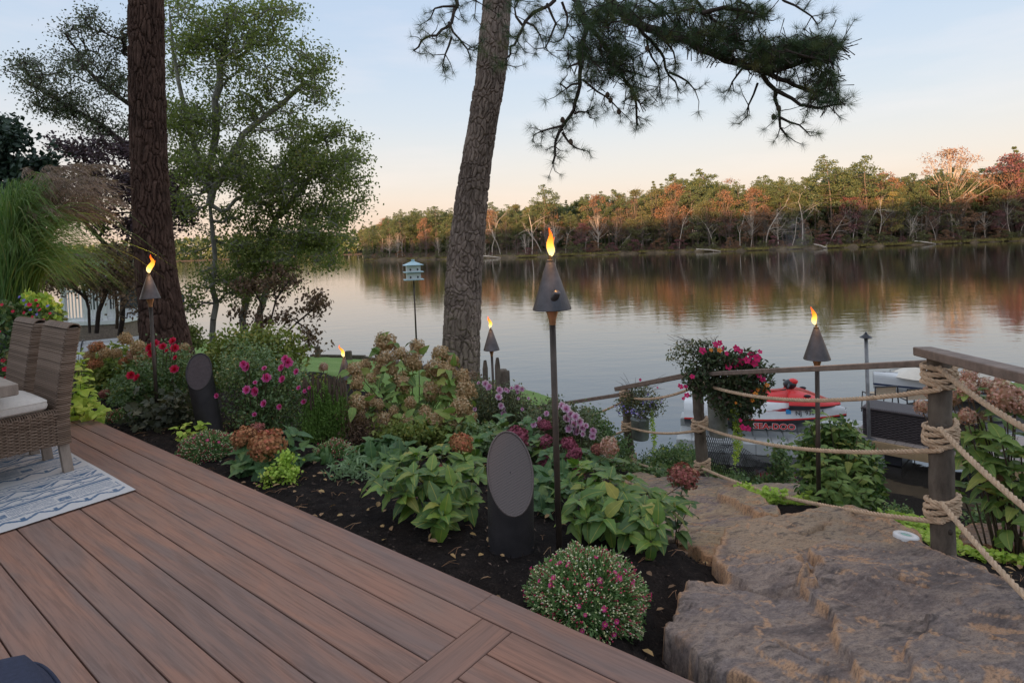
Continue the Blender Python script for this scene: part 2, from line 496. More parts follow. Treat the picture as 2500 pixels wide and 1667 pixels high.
SHX = np.array([-200, -60, -24, -7.4, -5.3, -2.6, -0.3, 1.0, 1.9, 2.8, 4.0, 5.2, 6.5, 10, 20, 60, 200.])
SHY = np.array([170, 62, 37, 21.6, 21.0, 18.6, 15.0, 11.5, 9.3, 8.2, 7.2, 6.8, 6.5, 6.0, 5.5, 3, 2.])
SLAB = [(1598, 1556, -.14), (1535, 1490, -.14), (1545, 1425, -.16), (1582, 1352, -.2), (1665, 1342, -.22), (1648, 1292, -.27), (1645, 1250, -.3), (1705, 1215, -.34), (1790, 1198, -.36), (1880, 1174, -.38), (1960, 1176, -.39),
     (2030, 1205, -.39), (2100, 1242, -.38), (2125, 1272, -.36), (2250, 1328, -.33), (2345, 1385, -.29), (2450, 1460, -.24), (2700, 1700, -.16), (2600, 2000, -.12), (2000, 1900, -.10), (1750, 1660, -.12)]
STEPB = [(1470, 1235, -.42), (1480, 1190, -.5), (1560, 1150, -.58), (1600, 1122, -.62), (1680, 1128, -.62), (1740, 1160, -.56), (1800, 1195, -.5), (1790, 1222, -.46), (1690, 1250, -.42), (1640, 1284, -.38), (1575, 1262, -.40)]
ROCKS = [[(1440, 1118, -.8), (1500, 1098, -.88), (1560, 1092, -.9), (1640, 1098, -.86), (1700, 1118, -.8), (1660, 1150, -.7), (1540, 1165, -.68)],
     [(1420, 1100, -.95), (1470, 1086, -1.0), (1515, 1094, -.98), (1500, 1112, -.92), (1440, 1120, -.9)],
     [(1700, 1128, -.85), (1760, 1108, -.95), (1850, 1118, -.9), (1885, 1150, -.78), (1800, 1168, -.72)],
     [(2190, 1262, -.78), (2205, 1222, -.86), (2290, 1212, -.88), (2352, 1220, -.86), (2400, 1250, -.78), (2300, 1275, -.72)],
     [(2355, 1275, -.6), (2358, 1235, -.66), (2440, 1230, -.66), (2460, 1280, -.58)]]
SINK = []
for o_ in [SLAB, STEPB] + ROCKS:
    p_ = np.array([G(*q) for q in o_]); SINK.append((p_[:, :2], np.linalg.lstsq(np.column_stack([p_[:, :2], np.ones(len(p_))]), p_[:, 2], rcond=None)[0]))
def sdist(X, Y, poly):
    d = np.full(X.shape, 1e9); ins = np.zeros(X.shape, bool); n = len(poly)
    for i in range(n):
        a, b = poly[i], poly[(i + 1) % n]; e = b - a; wx, wy = X - a[0], Y - a[1]
        t = np.clip((wx * e[0] + wy * e[1]) / (e @ e), 0, 1); d = np.minimum(d, np.hypot(wx - e[0] * t, wy - e[1] * t))
        c = ((a[1] <= Y) != (b[1] <= Y)); xi = a[0] + (Y - a[1]) / (e[1] if abs(e[1]) > 1e-9 else 1e-9) * e[0]
        ins ^= c & (X < xi)
    return np.where(ins, d, -d)
def ground_z(x, y):
    x = np.asarray(x, float); y = np.asarray(y, float); sh = x.shape
    q = np.stack([x.ravel(), y.ravel()], 1)
    z = np.zeros(len(q))
    for s in range(0, len(q), 20000):
        c = q[s:s + 20000]
        z[s:s + 20000] = np.linalg.norm(c[:, None] - ctrl[None, :, :2], axis=-1) @ _w[:-1] + _w[-1]
    z = z.reshape(sh)
    z = np.clip(z, -2.6, 1.5)
    pd = N2[0] * x + N2[1] * y
    z = np.where(pd < OFF + 0.03, np.minimum(z, -0.22), z)
    ds = np.interp(x, SHX, SHY) - y                   # > 0 on land
    for poly, pl in SINK:
        d_ = sdist(x, y, poly); top = pl[0] * x + pl[1] * y + pl[2]
        z = np.where(d_ > -.25, np.minimum(z, top - .045 - np.clip(d_ + .02, 0, .15) * 1.5 + np.clip(-d_ - .04, 0, 1) * .5), z)
    steep = np.clip(ds / np.where(x < 0.8, 0.12, 1.6), -1.0, 1)
    zb = WZ - 0.35
    z = np.where(ds < 0, zb - 0.3, np.where(steep < 1, zb + (z - zb) * np.clip(steep, 0, 1) ** 0.7, z))
    return z
def gz(x, y): return float(ground_z(np.array([x]), np.array([y]))[0])
def gpt(xd, yd, z0=-0.3, it=8):  # photograph position -> point on the ground
    v = ray(xd, yd); t = 0.8
    o = np.array([0, 0, EYE])
    for t in np.arange(0.8, 40, 0.04):
        q = o + v * t
        if q[2] < gz(q[0], q[1]): return q
    return o + v * 40

def mulchmat():
    m_, nt, bs = newmat('dark_mulch')
    a = noise(nt, 9, 8, 0.75); b = noise(nt, 90, 4, 0.7)
    c = ramp(nt, math_(nt, 'ADD', math_(nt, 'MULTIPLY', a, .5), math_(nt, 'MULTIPLY', b, .5)), [(0.007, 0.005, 0.005), (0.020, 0.015, 0.013), (0.075, 0.055, 0.046)], [.38, .54, .72])
    nt.links.new(c, bs.inputs['Base Color']); bs.inputs['Roughness'].default_value = 0.9; bs.inputs['Specular IOR Level'].default_value = .15
    bump(nt, bs, b, 0.8, 0.012)
    return m_
def grassmat():
    m_, nt, bs = newmat('lawn_grass')
    a = noise(nt, 1.2, 6, 0.7); b = noise(nt, 40, 3, 0.7)
    c = ramp(nt, math_(nt, 'ADD', math_(nt, 'MULTIPLY', a, .6), math_(nt, 'MULTIPLY', b, .4)), [(0.10, 0.19, 0.03), (0.17, 0.29, 0.05), (0.26, 0.36, 0.09)], [.3, .5, .7])
    nt.links.new(c, bs.inputs['Base Color']); bs.inputs['Roughness'].default_value = 0.8
    bump(nt, bs, b, 0.6, 0.03)
    return m_
M = {}
M['mulch'] = mulchmat(); M['grass'] = grassmat()
M['soil'] = simple('bank_soil', (0.06, 0.045, 0.032), 0.9, var=.5, scale=2, bmp=.5, bscale=12)
def land():
    xs = np.unique(np.concatenate([np.linspace(-200, -24, 26), np.linspace(-24, -5, 70), np.arange(-5, 4.6, .035), np.linspace(4.6, 20, 50), np.linspace(20, 200, 20)]))
    ys = np.unique(np.concatenate([np.linspace(-60, .6, 26), np.arange(.6, 6.6, .035), np.linspace(6.6, 26, 110), np.linspace(26, 180, 70)]))
    X, Y = np.meshgrid(xs, ys, indexing='ij')
    Z = ground_z(X, Y)
    near = (X > -6) & (X < 6) & (Y < 8)
    Z = Z + np.where(near, (fbm(X * 6, Y * 6, 3, 3) - .5) * .05 + (fbm(X * 28, Y * 28, 2, 5) - .5) * .03, (fbm(X * .8, Y * .8, 3, 3) - .5) * .06)
    pd = N2[0] * X + N2[1] * Y
    bed = (pd < OFF + 5.2 + 1.2 * np.sin(X * .7)) & (X > -14)
    ds = np.interp(X, SHX, SHY) - Y
    mi = np.where(bed, 0, 1); mi = np.where((ds < 2.2) & (X > 0.9), 2, mi); mi = np.where(ds < .05, 2, mi)
    MB().grid(X, Y, Z, mif=mi[:-1, :-1]).build('ground', [M['mulch'], M['grass'], M['soil']], kind='structure', smooth=True)
land()

SHORE = [(-900, 607), (700, 601), (835, 599), (1000, 596), (1200, 592), (1500, 581), (1700, 577), (1850, 572), (2000, 567), (2352, 553), (2700, 540), (3600, 505)]
sxs = np.array([a for a, b in SHORE], float); sys_ = np.array([b for a, b in SHORE], float)
def shore(xd, back=0.0):
    q = G(xd, np.interp(xd, sxs, sys_), WZ); d = math.hypot(q[0], q[1])
    return np.array([q[0] * (1 + back / d), q[1] * (1 + back / d)])
FARX = np.concatenate([[835, 850], np.arange(880, 2701, 30), [2900, 3200, 3500]])
def far_land():
    B = np.array([-6, -1.5, 0, .8, 1.6, 4, 10, 20, 40, 80, 200, 600.]); H = np.array([-1.2, -.4, -.05, .35, .7, 1.0, 1.3, 2.0, 3.0, 4, 5, 5.])
    X = np.zeros((len(FARX) * 4, len(B))); Y = X.copy(); Z = X.copy()
    fx = np.interp(np.linspace(0, len(FARX) - 1, len(FARX) * 4), np.arange(len(FARX)), FARX)
    for i, a in enumerate(fx):
        for j, b in enumerate(B):
            q = shore(a, b + (fbm(np.array([a * .05]), np.array([1.0]), 3)[0] - .5) * 5); X[i, j], Y[i, j] = q
            Z[i, j] = WZ + H[j]
    Z += (fbm(X * .4, Y * .4, 3) - .5) * .5
    m_ = simple('far_bank', (0.085, 0.06, 0.035), .95, var=.6, scale=.5, bmp=.6, bscale=2)
    MB().grid(X, Y, Z).build('far_shore', m_, kind='structure')
far_land()

# ------------------------------------------------------------------ far forest
M['pine_far'] = leafmat('pine_needles_far', [(0.055, 0.075, 0.036), (0.10, 0.13, 0.055), (0.16, 0.18, 0.075)], trans=.2)
M['olive_far'] = leafmat('olive_leaves_far', [(0.09, 0.10, 0.045), (0.15, 0.15, 0.065), (0.21, 0.18, 0.08)], trans=.2)
M['rust_far'] = leafmat('rust_leaves_far', [(0.15, 0.08, 0.05), (0.25, 0.14, 0.085), (0.33, 0.20, 0.12)], trans=.2)
M['maroon_far'] = leafmat('maroon_leaves_far', [(0.12, 0.05, 0.055), (0.21, 0.095, 0.10), (0.30, 0.15, 0.14)], trans=.2)
M['gold_far'] = leafmat('gold_leaves_far', [(0.16, 0.14, 0.05), (0.25, 0.21, 0.07), (0.34, 0.26, 0.09)], trans=.2)
M['greytwig'] = leafmat('grey_twigs', [(0.09, 0.08, 0.06), (0.15, 0.13, 0.10), (0.22, 0.19, 0.15)], trans=0)
M['bark_far'] = simple('far_bark', (0.13, 0.105, 0.085), .9, var=.4, scale=.6)
M['bark_pale'] = simple('pale_dead_bark', (0.42, 0.36, 0.30), .85, var=.3, scale=.6)

def far_variant(kind, seed):
    """unit height tree: returns (trunk MB, crown MB)"""
    g = np.random.default_rng(seed); tr, cw = MB(), MB()
    lean = g.uniform(-.05, .05, 2)
    def tp(h): return np.array([lean[0] * h + .012 * math.sin(h * 7 + seed), lean[1] * h, h])
    hs = np.linspace(0, .97, 9)
    tr.tube([tp(h) for h in hs], np.interp(hs, [0, .1, 1], [.014, .010, .002]), 6, cap=False)
    pts, sz = [], []
    def clump(c, r, n, flat=.55):
        d = g.normal(size=(n, 3)); d /= np.linalg.norm(d, axis=1)[:, None]
        pts.append(c + d * (g.uniform(.25, 1, (n, 1)) ** .5) * np.array([r, r, r * flat]))
    def limb(h0, c, r=.003):
        a = tp(h0); mid = (a + c) / 2 + np.array([0, 0, -.01])
        tr.segs([a, mid], [mid, c], [r, r * .7], [r * .7, r * .3], 4)
    if kind == 'pine':
        base = g.uniform(.42, .58); nl = 15
        for i in range(nl):
            h = base + (1 - base) * (i / (nl - 1)) ** .9
            rr = (.17 * math.sin(min(1, (1.04 - h) / (1.04 - base)) * 1.9) + .012) * g.uniform(.6, 1.15)
            for k in range(3 if h < .93 else 1):
                a = g.uniform(0, 6.28); c = tp(h) + np.array([math.cos(a) * rr, math.sin(a) * rr, g.uniform(-.01, .02)])
                clump(c, g.uniform(.042, .075) * (1 if h < .93 else .7), 48, .5); limb(h - .02, c, .0025)
        for k in range(5):
            h = g.uniform(.25, base); a = g.uniform(0, 6.28)
            limb(h, tp(h) + np.array([math.cos(a) * .08, math.sin(a) * .08, g.uniform(-.02, .02)]), .002)
        L = .022
    elif kind == 'cedar':
        for i in range(22):
            h = .12 + .88 * i / 21; rr = .15 * (1.03 - h) ** .8
            for k in range(3):
                a = g.uniform(0, 6.28); c = tp(h) + np.array([math.cos(a) * rr, math.sin(a) * rr, -.01]) * g.uniform(.4, 1)
                clump(c, rr * .45 + .008, 36, .5)
        L = .02
    else:
        wide = {'decid': .26, 'thin': .24, 'bush': .5, 'spread': .42}[kind]; base = {'decid': .25, 'thin': .3, 'bush': .05, 'spread': .35}[kind]
        nn = {'decid': 42, 'thin': 34, 'bush': 30, 'spread': 60}[kind]
        for i in range(nn):
            h = g.uniform(base, 1); q = (h - base) / (1 - base); rr = wide * (math.sin(min(1, q * .93 + .1) * math.pi) ** .6) * g.uniform(.15, 1) ** .6
            a = g.uniform(0, 6.28); c = tp(min(h, .95)) + np.array([math.cos(a) * rr, math.sin(a) * rr, 0])
            clump(c, g.uniform(.05, .10) * (1.5 if kind == 'bush' else 1), {'decid': 60, 'thin': 22, 'bush': 90, 'spread': 40}[kind], .6)
            h0 = base * .7 + q * .5 * (1 - base); a0 = tp(h0); mid = a0 * .45 + c * .55 + np.array([0, 0, -.03 + .02 * q])
            tr.segs([a0, mid], [mid, c], [.0055, .0035], [.0035, .0015], 4)
            for k in range(4):
                tr.segs([c], [c + g.normal(size=3) * .05], .0018, .0006, 3)
        L = {'decid': .024, 'thin': .018, 'bush': .045, 'spread': .018}[kind]
    pp = np.concatenate(pts); n = len(pp)
    if kind == 'cedar' or kind == 'pine': dd = nrm(g.normal(size=(n, 3)) + [0, 0, .6])
    else: dd = nrm(g.normal(size=(n, 3)))
    cw.leaf(pp, dd, g.normal(size=(n, 3)), g.uniform(.6, 1.3, n) * L, g.uniform(.5, 1, n) * L * .8, 'd', tint=np.clip(.5 + .25 * g.normal(size=n), 0, 1))
    return tr, cw
def bare_variant(seed):
    g = np.random.default_rng(seed); tr = MB()
    A, B, ra, rb = [], [], [], []
    def grow(p, d, L, r, lv):
        n = 4
        for i in range(n):
            d2 = nrm(d + g.normal(size=3) * .13); q = p + d2 * L / n
            A.append(p); B.append(q); ra.append(r); rb.append(r * .85); p = q; d = d2; r *= .85
            if lv > 0 and (i > 0 or lv < 3):
                for _ in range(1 if lv > 1 else 2):
                    s_ = nrm(d + g.normal(size=3) * .75 + [0, 0, .1]); grow(p, s_, L * g.uniform(.35, .55), r * .55, lv - 1)
    grow(np.zeros(3), np.array([g.uniform(-.2, .2), g.uniform(-.1, .1), 1]), 1.0, .016, 3)
    tr.segs(A, B, ra, rb, 4)
    return tr
def mk_far():
    V = {}
    spec = {'pine': [('pine', 'pine_far', i) for i in range(6)], 'cedar': [('cedar', 'pine_far', 20), ('cedar', 'pine_far', 21)],
            'olive': [('decid', 'olive_far', 30), ('decid', 'olive_far', 31), ('decid', 'olive_far', 32)], 'rust': [('decid', 'rust_far', 40), ('thin', 'rust_far', 41), ('decid', 'rust_far', 42)],
            'maroon': [('thin', 'maroon_far', 50), ('decid', 'maroon_far', 51)], 'gold': [('decid', 'gold_far', 60)], 'grey': [('thin', 'greytwig', 70), ('thin', 'greytwig', 71)],
            'bush': [('bush', 'olive_far', 80), ('bush', 'rust_far', 81), ('bush', 'olive_far', 82), ('bush', 'maroon_far', 83)], 'big': [('spread', 'rust_far', 90)]}
    for k, L in spec.items():
        V[k] = []
        for kind, mt, sd_ in L:
            tr, cw = far_variant(kind, sd_)
            bark = M['bark_pale'] if k in ('big', 'grey') else M['bark_far']
            V[k].append((tr.mesh('trunk', bark, True), cw.mesh('crown', M[mt])))
    V['bare'] = [(bare_variant(100 + i).mesh('trunk', M['bark_pale'], True), None) for i in range(5)]
    return V
FV = mk_far()
TOPX = [820, 840, 900, 1000, 1020, 1130, 1200, 1255, 1300, 1380, 1440, 1480, 1530, 1600, 1650, 1700, 1780, 1860, 1915, 1950, 1985, 2040, 2110, 2180, 2250, 2330, 2500, 3500]
TOPY = [545, 520, 490, 475, 480, 468, 470, 440, 458, 430, 448, 425, 408, 398, 392, 420, 402, 412, 372, 392, 368, 400, 398, 372, 398, 362, 350, 320]
KINDS = {'pine': ('pine_tree', 'dark green pine standing in the forest across the river', 'pine tree', 'pines in the forest across the river'),
         'cedar': ('cedar_tree', 'narrow pointed dark cedar among the pines across the river', 'cedar tree', 'narrow cedars across the river'),
         'olive': ('deciduous_tree', 'olive green broadleaf tree along the far river bank', 'tree', 'olive green trees on the far bank'),
         'rust': ('deciduous_tree', 'rust coloured autumn tree along the far river bank', 'tree', 'rust coloured trees on the far bank'),
         'maroon': ('deciduous_tree', 'maroon leaved autumn tree along the far river bank', 'tree', 'maroon trees on the far bank'),
         'gold': ('deciduous_tree', 'golden yellow tree in front of the far pines', 'tree', 'golden trees on the far bank'),
         'grey': ('bare_tree', 'grey nearly leafless tree at the edge of the far woods', 'tree', 'grey leafless trees on the far bank'),
         'bush': ('bank_shrub', 'low bushy shrub at the waterline of the far bank', 'shrub', 'shrubs along the far waterline'),
         'bare': ('dead_tree', 'pale dead tree leaning at the far waterline', 'dead tree', 'pale dead trees at the far waterline'),
         'big': ('spreading_tree', 'tallest spreading tree with pale limbs above the far forest', 'tree', None)}
ZONES = [(930, 'at the far left point'), (1010, 'above the birdhouse'), (1130, 'behind the middle trunk'), (1215, 'left of the near torch'), (1330, 'behind the near torch flame'), (1450, 'right of the near torch'), (1600, 'below the hanging pine sprays'),
         (1740, 'above the magenta flowers'), (1850, 'left of the rising smoke'), (1930, 'right of the rising smoke'), (2020, 'above the dock pole'), (2130, 'left of the near fence post'), (2250, 'around the tallest orange tree'), (9999, 'at the right edge')]
def far_tree(kind, xd, back, ytop, label=None, wid=1.0, tilt=0.0, zb=0.9):
    q = shore(xd, back); v = ray(xd, ytop)
    zt = EYE + v[2] * (q[1] / v[1]); z0 = WZ + np.interp(back, [0, 4, 20, 80], [.3, .9, 1.8, 3.5])
    H = max(zt - z0, 1.0); nm, lb, ct, gp = KINDS[kind]
    if not label:
        full = (zt - z0) / max(1, EYE + ray(xd, np.interp(xd, TOPX, TOPY))[2] * (q[1] / ray(xd, ytop)[1]) - z0)
        sz = 'tall' if full > .92 else ('middling' if full > .7 else 'short'); row = 'back row' if back > 21 else ('middle row' if back > 12 else ('front row' if back > 6.5 else 'bank edge'))
        zone = next(z for a, z in ZONES if xd < a)
        lb = {'pine': f'{sz} dark pine, {row} of far woods, {zone}', 'cedar': f'{sz} narrow cedar, {row} of far woods, {zone}', 'olive': f'{sz} olive green tree, {row} of far woods, {zone}', 'rust': f'{sz} rust coloured tree, {row} of far woods, {zone}',
              'maroon': f'{sz} maroon tree, {row} of far woods, {zone}', 'grey': f'{sz} grey leafless tree, {row} of far woods, {zone}', 'bush': f'{"wide" if wid > 1.45 else "narrow"} low shrub at the far waterline, {zone}',
              'bare': f'pale dead trunk {"leaning right" if tilt > .08 else ("leaning left" if tilt < -.08 else "standing upright")} at the far waterline, {zone}'}.get(kind, lb)
    e = empty(nm, (q[0], q[1], z0), label or lb, ct, None if label else gp, U(0, 6.28))
    e.rotation_euler[1] = tilt
    tm, cm = FV[kind][rng.integers(len(FV[kind]))]
    for mesh_, n_ in ((tm, 'trunk'), (cm, 'crown')):
        if mesh_ is not None:
            o = inst(n_, mesh_, e, (0, 0, 0), s=(H * wid, H * wid, H))
    return e
def forest():
    for row, (back, dx, f0, f1) in enumerate([(26, 21, .9, 1.02), (16, 25, .8, 1.0), (9, 34, .68, .95)]):
        x = 842 + row * 6
        while x < 2640:
            yt = np.interp(x, TOPX, TOPY); yb = np.interp(x, sxs, sys_)
            f = U(f0, f1) if U(0, 1) < .8 else U(f0, f1) * .85
            r_ = U(0, 1)
            k = 'pine' if r_ < .72 else ('olive' if r_ < .84 else ('rust' if r_ < .93 else 'cedar'))
            if row == 2 and k == 'pine' and U(0, 1) < .2: k = 'rust'
            far_tree(k, x + U(-5, 5), back + U(-3, 3), yb - (yb - yt) * f, wid=U(1.0, 1.35) if k == 'pine' else 1.1)
            x += dx * U(.75, 1.25) * (0.75 if x < 1250 else 1)
    x = 846
    while x < 2640:                                  # autumn trees at the edge
        yt = np.interp(x, TOPX, TOPY); yb = np.interp(x, sxs, sys_)
        r_ = U(0, 1); k = 'rust' if r_ < .26 else ('maroon' if r_ < .44 else ('olive' if r_ < .76 else 'grey'))
        far_tree(k, x + U(-8, 8), 4.5 + U(-1, 1.5), yb - (yb - yt) * U(.35, .66), wid=U(1.1, 1.5))
        x += 31 * U(.7, 1.3) * (0.7 if x < 1250 else 1)
    x = 842
    while x < 2640:
        yb = np.interp(x, sxs, sys_)
        far_tree('bush', x, 2.0 + U(-.8, 1.0), yb - U(13, 34) * (0.7 if x < 1250 else 1), wid=U(1.0, 1.9))
        x += 19 * U(.7, 1.3)
    for x, yt, tl in [(1131, 505, .02), (1150, 520, -.1), (1210, 540, .2), (1222, 500, -.05), (1245, 520, .1), (1300, 530, .05), (880, 545, .05), (925, 550, -.1), (1345, 540, -.05), (1420, 540, .25), (1475, 520, .1),
                      (1560, 500, -.15), (1640, 510, .12), (1700, 500, -.1), (1760, 480, .1), (1820, 500, .25), (1842, 470, -.05), (1862, 520, .18), (1905, 500, .1), (1982, 465, .05), (1960, 500, -.2), (2018, 480, -.1),
                      (2088, 500, .03), (2096, 505, -.04), (2106, 512, .05), (2150, 495, .1), (2205, 500, 0), (2235, 510, .3), (2290, 505, .35), (2322, 470, .1), (2345, 490, -.1)]:
        far_tree('bare', x, 2.6 + U(0, 1.5), yt + U(-4, 6), tilt=tl)
    e = far_tree('big', 2188, 9, 338, 'tallest spreading bare limbed tree glowing orange above the far forest', wid=1.05)
    far_tree('maroon', 2338, 7, 352, 'red leaved tree above the far pines near the right edge', wid=1.5)
    far_tree('pine', 1915, 9, 363, 'tall round topped pine above the far shrubs, left of its equally tall neighbour', wid=1.3)
    far_tree('pine', 1986, 11, 362, 'tall pine with ragged wide top, right of the round topped pine', wid=1.3)
    far_tree('pine', 1257, 8, 427, 'lone tall pine behind the near torch flame', wid=1.2)
    far_tree('cedar', 2325, 16, 340, 'dark pointed evergreen behind the red tree at right', wid=1.2)
    far_tree('gold', 2046, 5, 440, 'yellow green tree with leaning trunk below the far pines', wid=1.2)
    # woods behind that read as one mass
    mb = MB(); n = 42000
    fx = U(838, 2750, n); back = U(24, 60, n); yt = np.interp(fx, TOPX, TOPY); yb = np.interp(fx, sxs, sys_)
    pts = np.zeros((n, 3))
    q = np.array([shore(a, 0) for a in np.linspace(838, 2750, 60)])
    qx = np.interp(fx, np.linspace(838, 2750, 60), q[:, 0]); qy = np.interp(fx, np.linspace(838, 2750, 60), q[:, 1])
    d = np.hypot(qx, qy); qx = qx * (1 + back / d); qy = qy * (1 + back / d)
    H = (yb - yt) * PXM * qy * U(0, .74, n)
    pts[:, 0], pts[:, 1], pts[:, 2] = qx, qy, WZ + 1.2 + H
    mb.leaf(pts, rdir(n), rdir(n), U(.9, 2.0, n), U(.8, 1.6, n), 'd', tint=np.clip(.3 + .25 * rng.normal(size=n), 0, 1))
    mb.build('deep_woods', M['pine_far'], label='dense dark woods filling the space behind the trees across the river', cat='woods', kind='stuff')
    # grasses and driftwood of the far waterline
    mb = MB(); n = 15000; fx = U(838, 2700, n); qq = np.array([shore(a, b) for a, b in zip(fx, U(.3, 2.2, n))])
    mb.leaf(np.column_stack([qq, np.full(n, WZ + .25)]), nrm(rng.normal(size=(n, 3)) * .4 + [0, 0, 1]), rdir(n), U(.35, .9, n), U(.10, .2, n), 't')
    mb.build('reeds', M['gold_far'], label='tan reeds fringing the far waterline', cat='reeds', kind='stuff')
forest()
for i, (xa, xb, dz, lb) in enumerate([(1105, 1150, .5, 'pale fallen log with branches at the far waterline right of the pine trunk'), (1600, 1655, .45, 'long grey log lying low on the far bank in the middle'), (2100, 2150, .6, 'sun bleached log on the far bank below the dead trunks'), (1870, 1900, .8, 'short driftwood log on the far bank behind the smoke')]):
    a, b = shore(xa, 1.0), shore(xb, -.6); mb = MB()
    a = np.array([*a, WZ + dz + .3]); b = np.array([*b, WZ + .15])
    mb.tube([a, (a + b) / 2 + [0, 0, .1], b], [.2, .17, .08], 6)
    for k in range(9):
        p0 = a + (b - a) * U(.1, .9); mb.segs([p0], [p0 + nrm(rng.normal(size=3) + [0, 0, .5]) * U(.5, 1.5)], .05, .015, 4)
    mb.build('driftwood_log', M['bark_pale'], label=lb, cat='log')

ALB[0] = 1.7
def distant_band():
    mb = MB(); n = 30000
    X = U(-1300, 20, n); Y = 560 + (X + 200) * -.10 + U(0, 40, n); top = 15 + 6 * fbm(X * .03, X * 0, 4, 2) + 4 * fbm(X * .2, X * 0, 2, 9)
    mb.leaf(np.stack([X, Y, WZ + U(0, 1, n) * top], 1), rdir(n), rdir(n), U(2, 5, n), U(2, 4, n), 'd', tint=np.clip(.4 + .3 * rng.normal(size=n), 0, 1))
    mb.build('distant_woods', M['pine_far'], label='low band of woods far upriver behind the birch crown', cat='woods', kind='stuff')
    xs = np.linspace(-2500, 40, 30); ys = np.array([0, 2, 30, 300, 1500.]); X, Y = np.meshgrid(xs, ys, indexing='ij')
    Z = WZ + np.array([-1, .6, 2, 4, 4.])[None] + X * 0
    MB().grid(X, Y + 556 + (X + 200) * -.10, Z).build('distant_shore', M['soil'], kind='structure')
distant_band()

def add_shade_hill():                  # unseen wooded rise added behind the camera to block the low sun
    xs = np.linspace(-700, 500, 90); ys = np.linspace(-160, -22, 24); X, Y = np.meshgrid(xs, ys, indexing='ij')
    q = np.clip((-22 - Y) / 60, 0, 1)
    Z = -1 + (SHADE_HILL + 5 * (fbm(X * .02, Y * .02, 4, 11) - .5)) * q ** .8
    MB().grid(X, Y, Z, mi=0).build('shade_hill', M['soil'], kind='structure')
    mb = MB(); n = 60000  # unseen leaf mass added on the rise, also blocking the sun
    X = U(-700, 500, n); Y = U(-110, -45, n); q = np.clip((-22 - Y) / 60, 0, 1)
    Z = -1 + SHADE_HILL * q ** .8 + U(0, 9, n) * (0.6 + .4 * fbm(X * .15, Y * .15, 2, 4))
    mb.leaf(np.stack([X, Y, Z], 1), rdir(n), rdir(n), U(2, 3.5, n), U(1.5, 3, n), 'd')
    mb.build('shade_hill_woods', M['pine_far'], label='dark wooded rise on the near side of the river', cat='woods', kind='stuff')
SHADE_HILL = 14.5
add_shade_hill()

# ------------------------------------------------------------------ deck
def deckmat():
    m_, nt, bs = newmat('brown_composite_board')
    co = nt.nodes.new('ShaderNodeTexCoord'); oi = nt.nodes.new('ShaderNodeObjectInfo')
    cb = nt.nodes.new('ShaderNodeVectorMath'); cb.operation = 'ADD'
    nt.links.new(co.outputs['Object'], cb.inputs[0])
    s_ = nt.nodes.new('ShaderNodeVectorMath'); s_.operation = 'SCALE'; s_.inputs[0].default_value = (37, 11, 5)
    nt.links.new(oi.outputs['Random'], s_.inputs['Scale']); nt.links.new(s_.outputs[0], cb.inputs[1])
    v = cb.outputs[0]
    g1 = noise(nt, 1.0, 8, .65, v, (3.0, 70, 30), dist=.6)
    g2 = noise(nt, 1.0, 4, .5, v, (1.3, 7, 5), dist=1.2)
    g3 = noise(nt, 1.0, 3, .6, v, (40, 700, 300))
    tone = ramp(nt, oi.outputs['Random'], [(0.28, 0.168, 0.127), (0.31, 0.193, 0.150), (0.25, 0.170, 0.143), (0.335, 0.205, 0.153)])
    c = mixc(nt, ramp(nt, g2, [(0, 0, 0), (1, 1, 1)], [.38, .66]), tone, (0.38, 0.200, 0.138))
    c = mixc(nt, math_(nt, 'MULTIPLY', ramp(nt, g1, [(1, 1, 1), (0, 0, 0)], [.38, .56]), .42), c, (0.12, 0.072, 0.058))
    c = mixc(nt, math_(nt, 'MULTIPLY', ramp(nt, noise(nt, 1.0, 3, .5, v, (1.0, 4, 5)), [(0, 0, 0), (1, 1, 1)], [.45, .7]), .3), c, (0.21, 0.165, 0.155))
    nt.links.new(c, bs.inputs['Base Color']); bs.inputs['Roughness'].default_value = .55
    bs.inputs['Specular IOR Level'].default_value = .22
    bump(nt, bs, math_(nt, 'ADD', math_(nt, 'MULTIPLY', g1, .7), math_(nt, 'MULTIPLY', g3, .5)), .45, .003)
    return m_
M['deck'] = deckmat()
def deck():
    e = empty('deck', (0, 0, 0), 'brown composite board deck with a perpendicular seam board, in the foreground', 'deck')
    ang = math.atan2(U2[1], U2[0]); cache = {}
    def board(t0, t1, k0, wid=.1375, rz=ang, name='deck_board'):
        key = (round(t1 - t0, 3), wid)
        if key not in cache: cache[key] = MB().box((0, 0, 0), ((t1 - t0) / 2, wid / 2, .0125), bev=.0025).mesh('deck_board', M['deck'])
        c = DK((t0 + t1) / 2, k0 + .5, -.0125)
        o = inst(name, cache[key], e, c); o.rotation_euler = (0, 0, rz); return o
    jt = float(U2 @ G(1202.7 / KD, 1448.6 / KD, 0)[:2])
    board(-7.6, jt - .0008, 0); board(jt + .0008, 2.6, 0)
    for k in range(1, 26):
        board(-7.6, BT - .002, k); board(BE + .002, 2.6, k)
    # seam board
    L = 24 * .1435; c = DK((BT + BE) / 2, 1 + 12.03, -.0125)
    o = inst('seam_board', MB().box((0, 0, 0), (L / 2, (BE - BT) / 2 - .001, .0125), bev=.0025).mesh('seam_board', M['deck']), e, c)
    o.rotation_euler = (0, 0, ang + math.pi / 2)
    mb = MB()
    for t in np.arange(-7.5, 2.6, .4):
        mb.box(DK(t, 12.9, -.10), (.02, 1.78, .07), rot=rotz(ang))
    mb.box(DK(-2.5, .12, -.12), (5.1, .012, .09), rot=rotz(ang))
    mb.build('joist_frame', simple('dark_joist', (.05, .035, .028), .9), e)
deck()
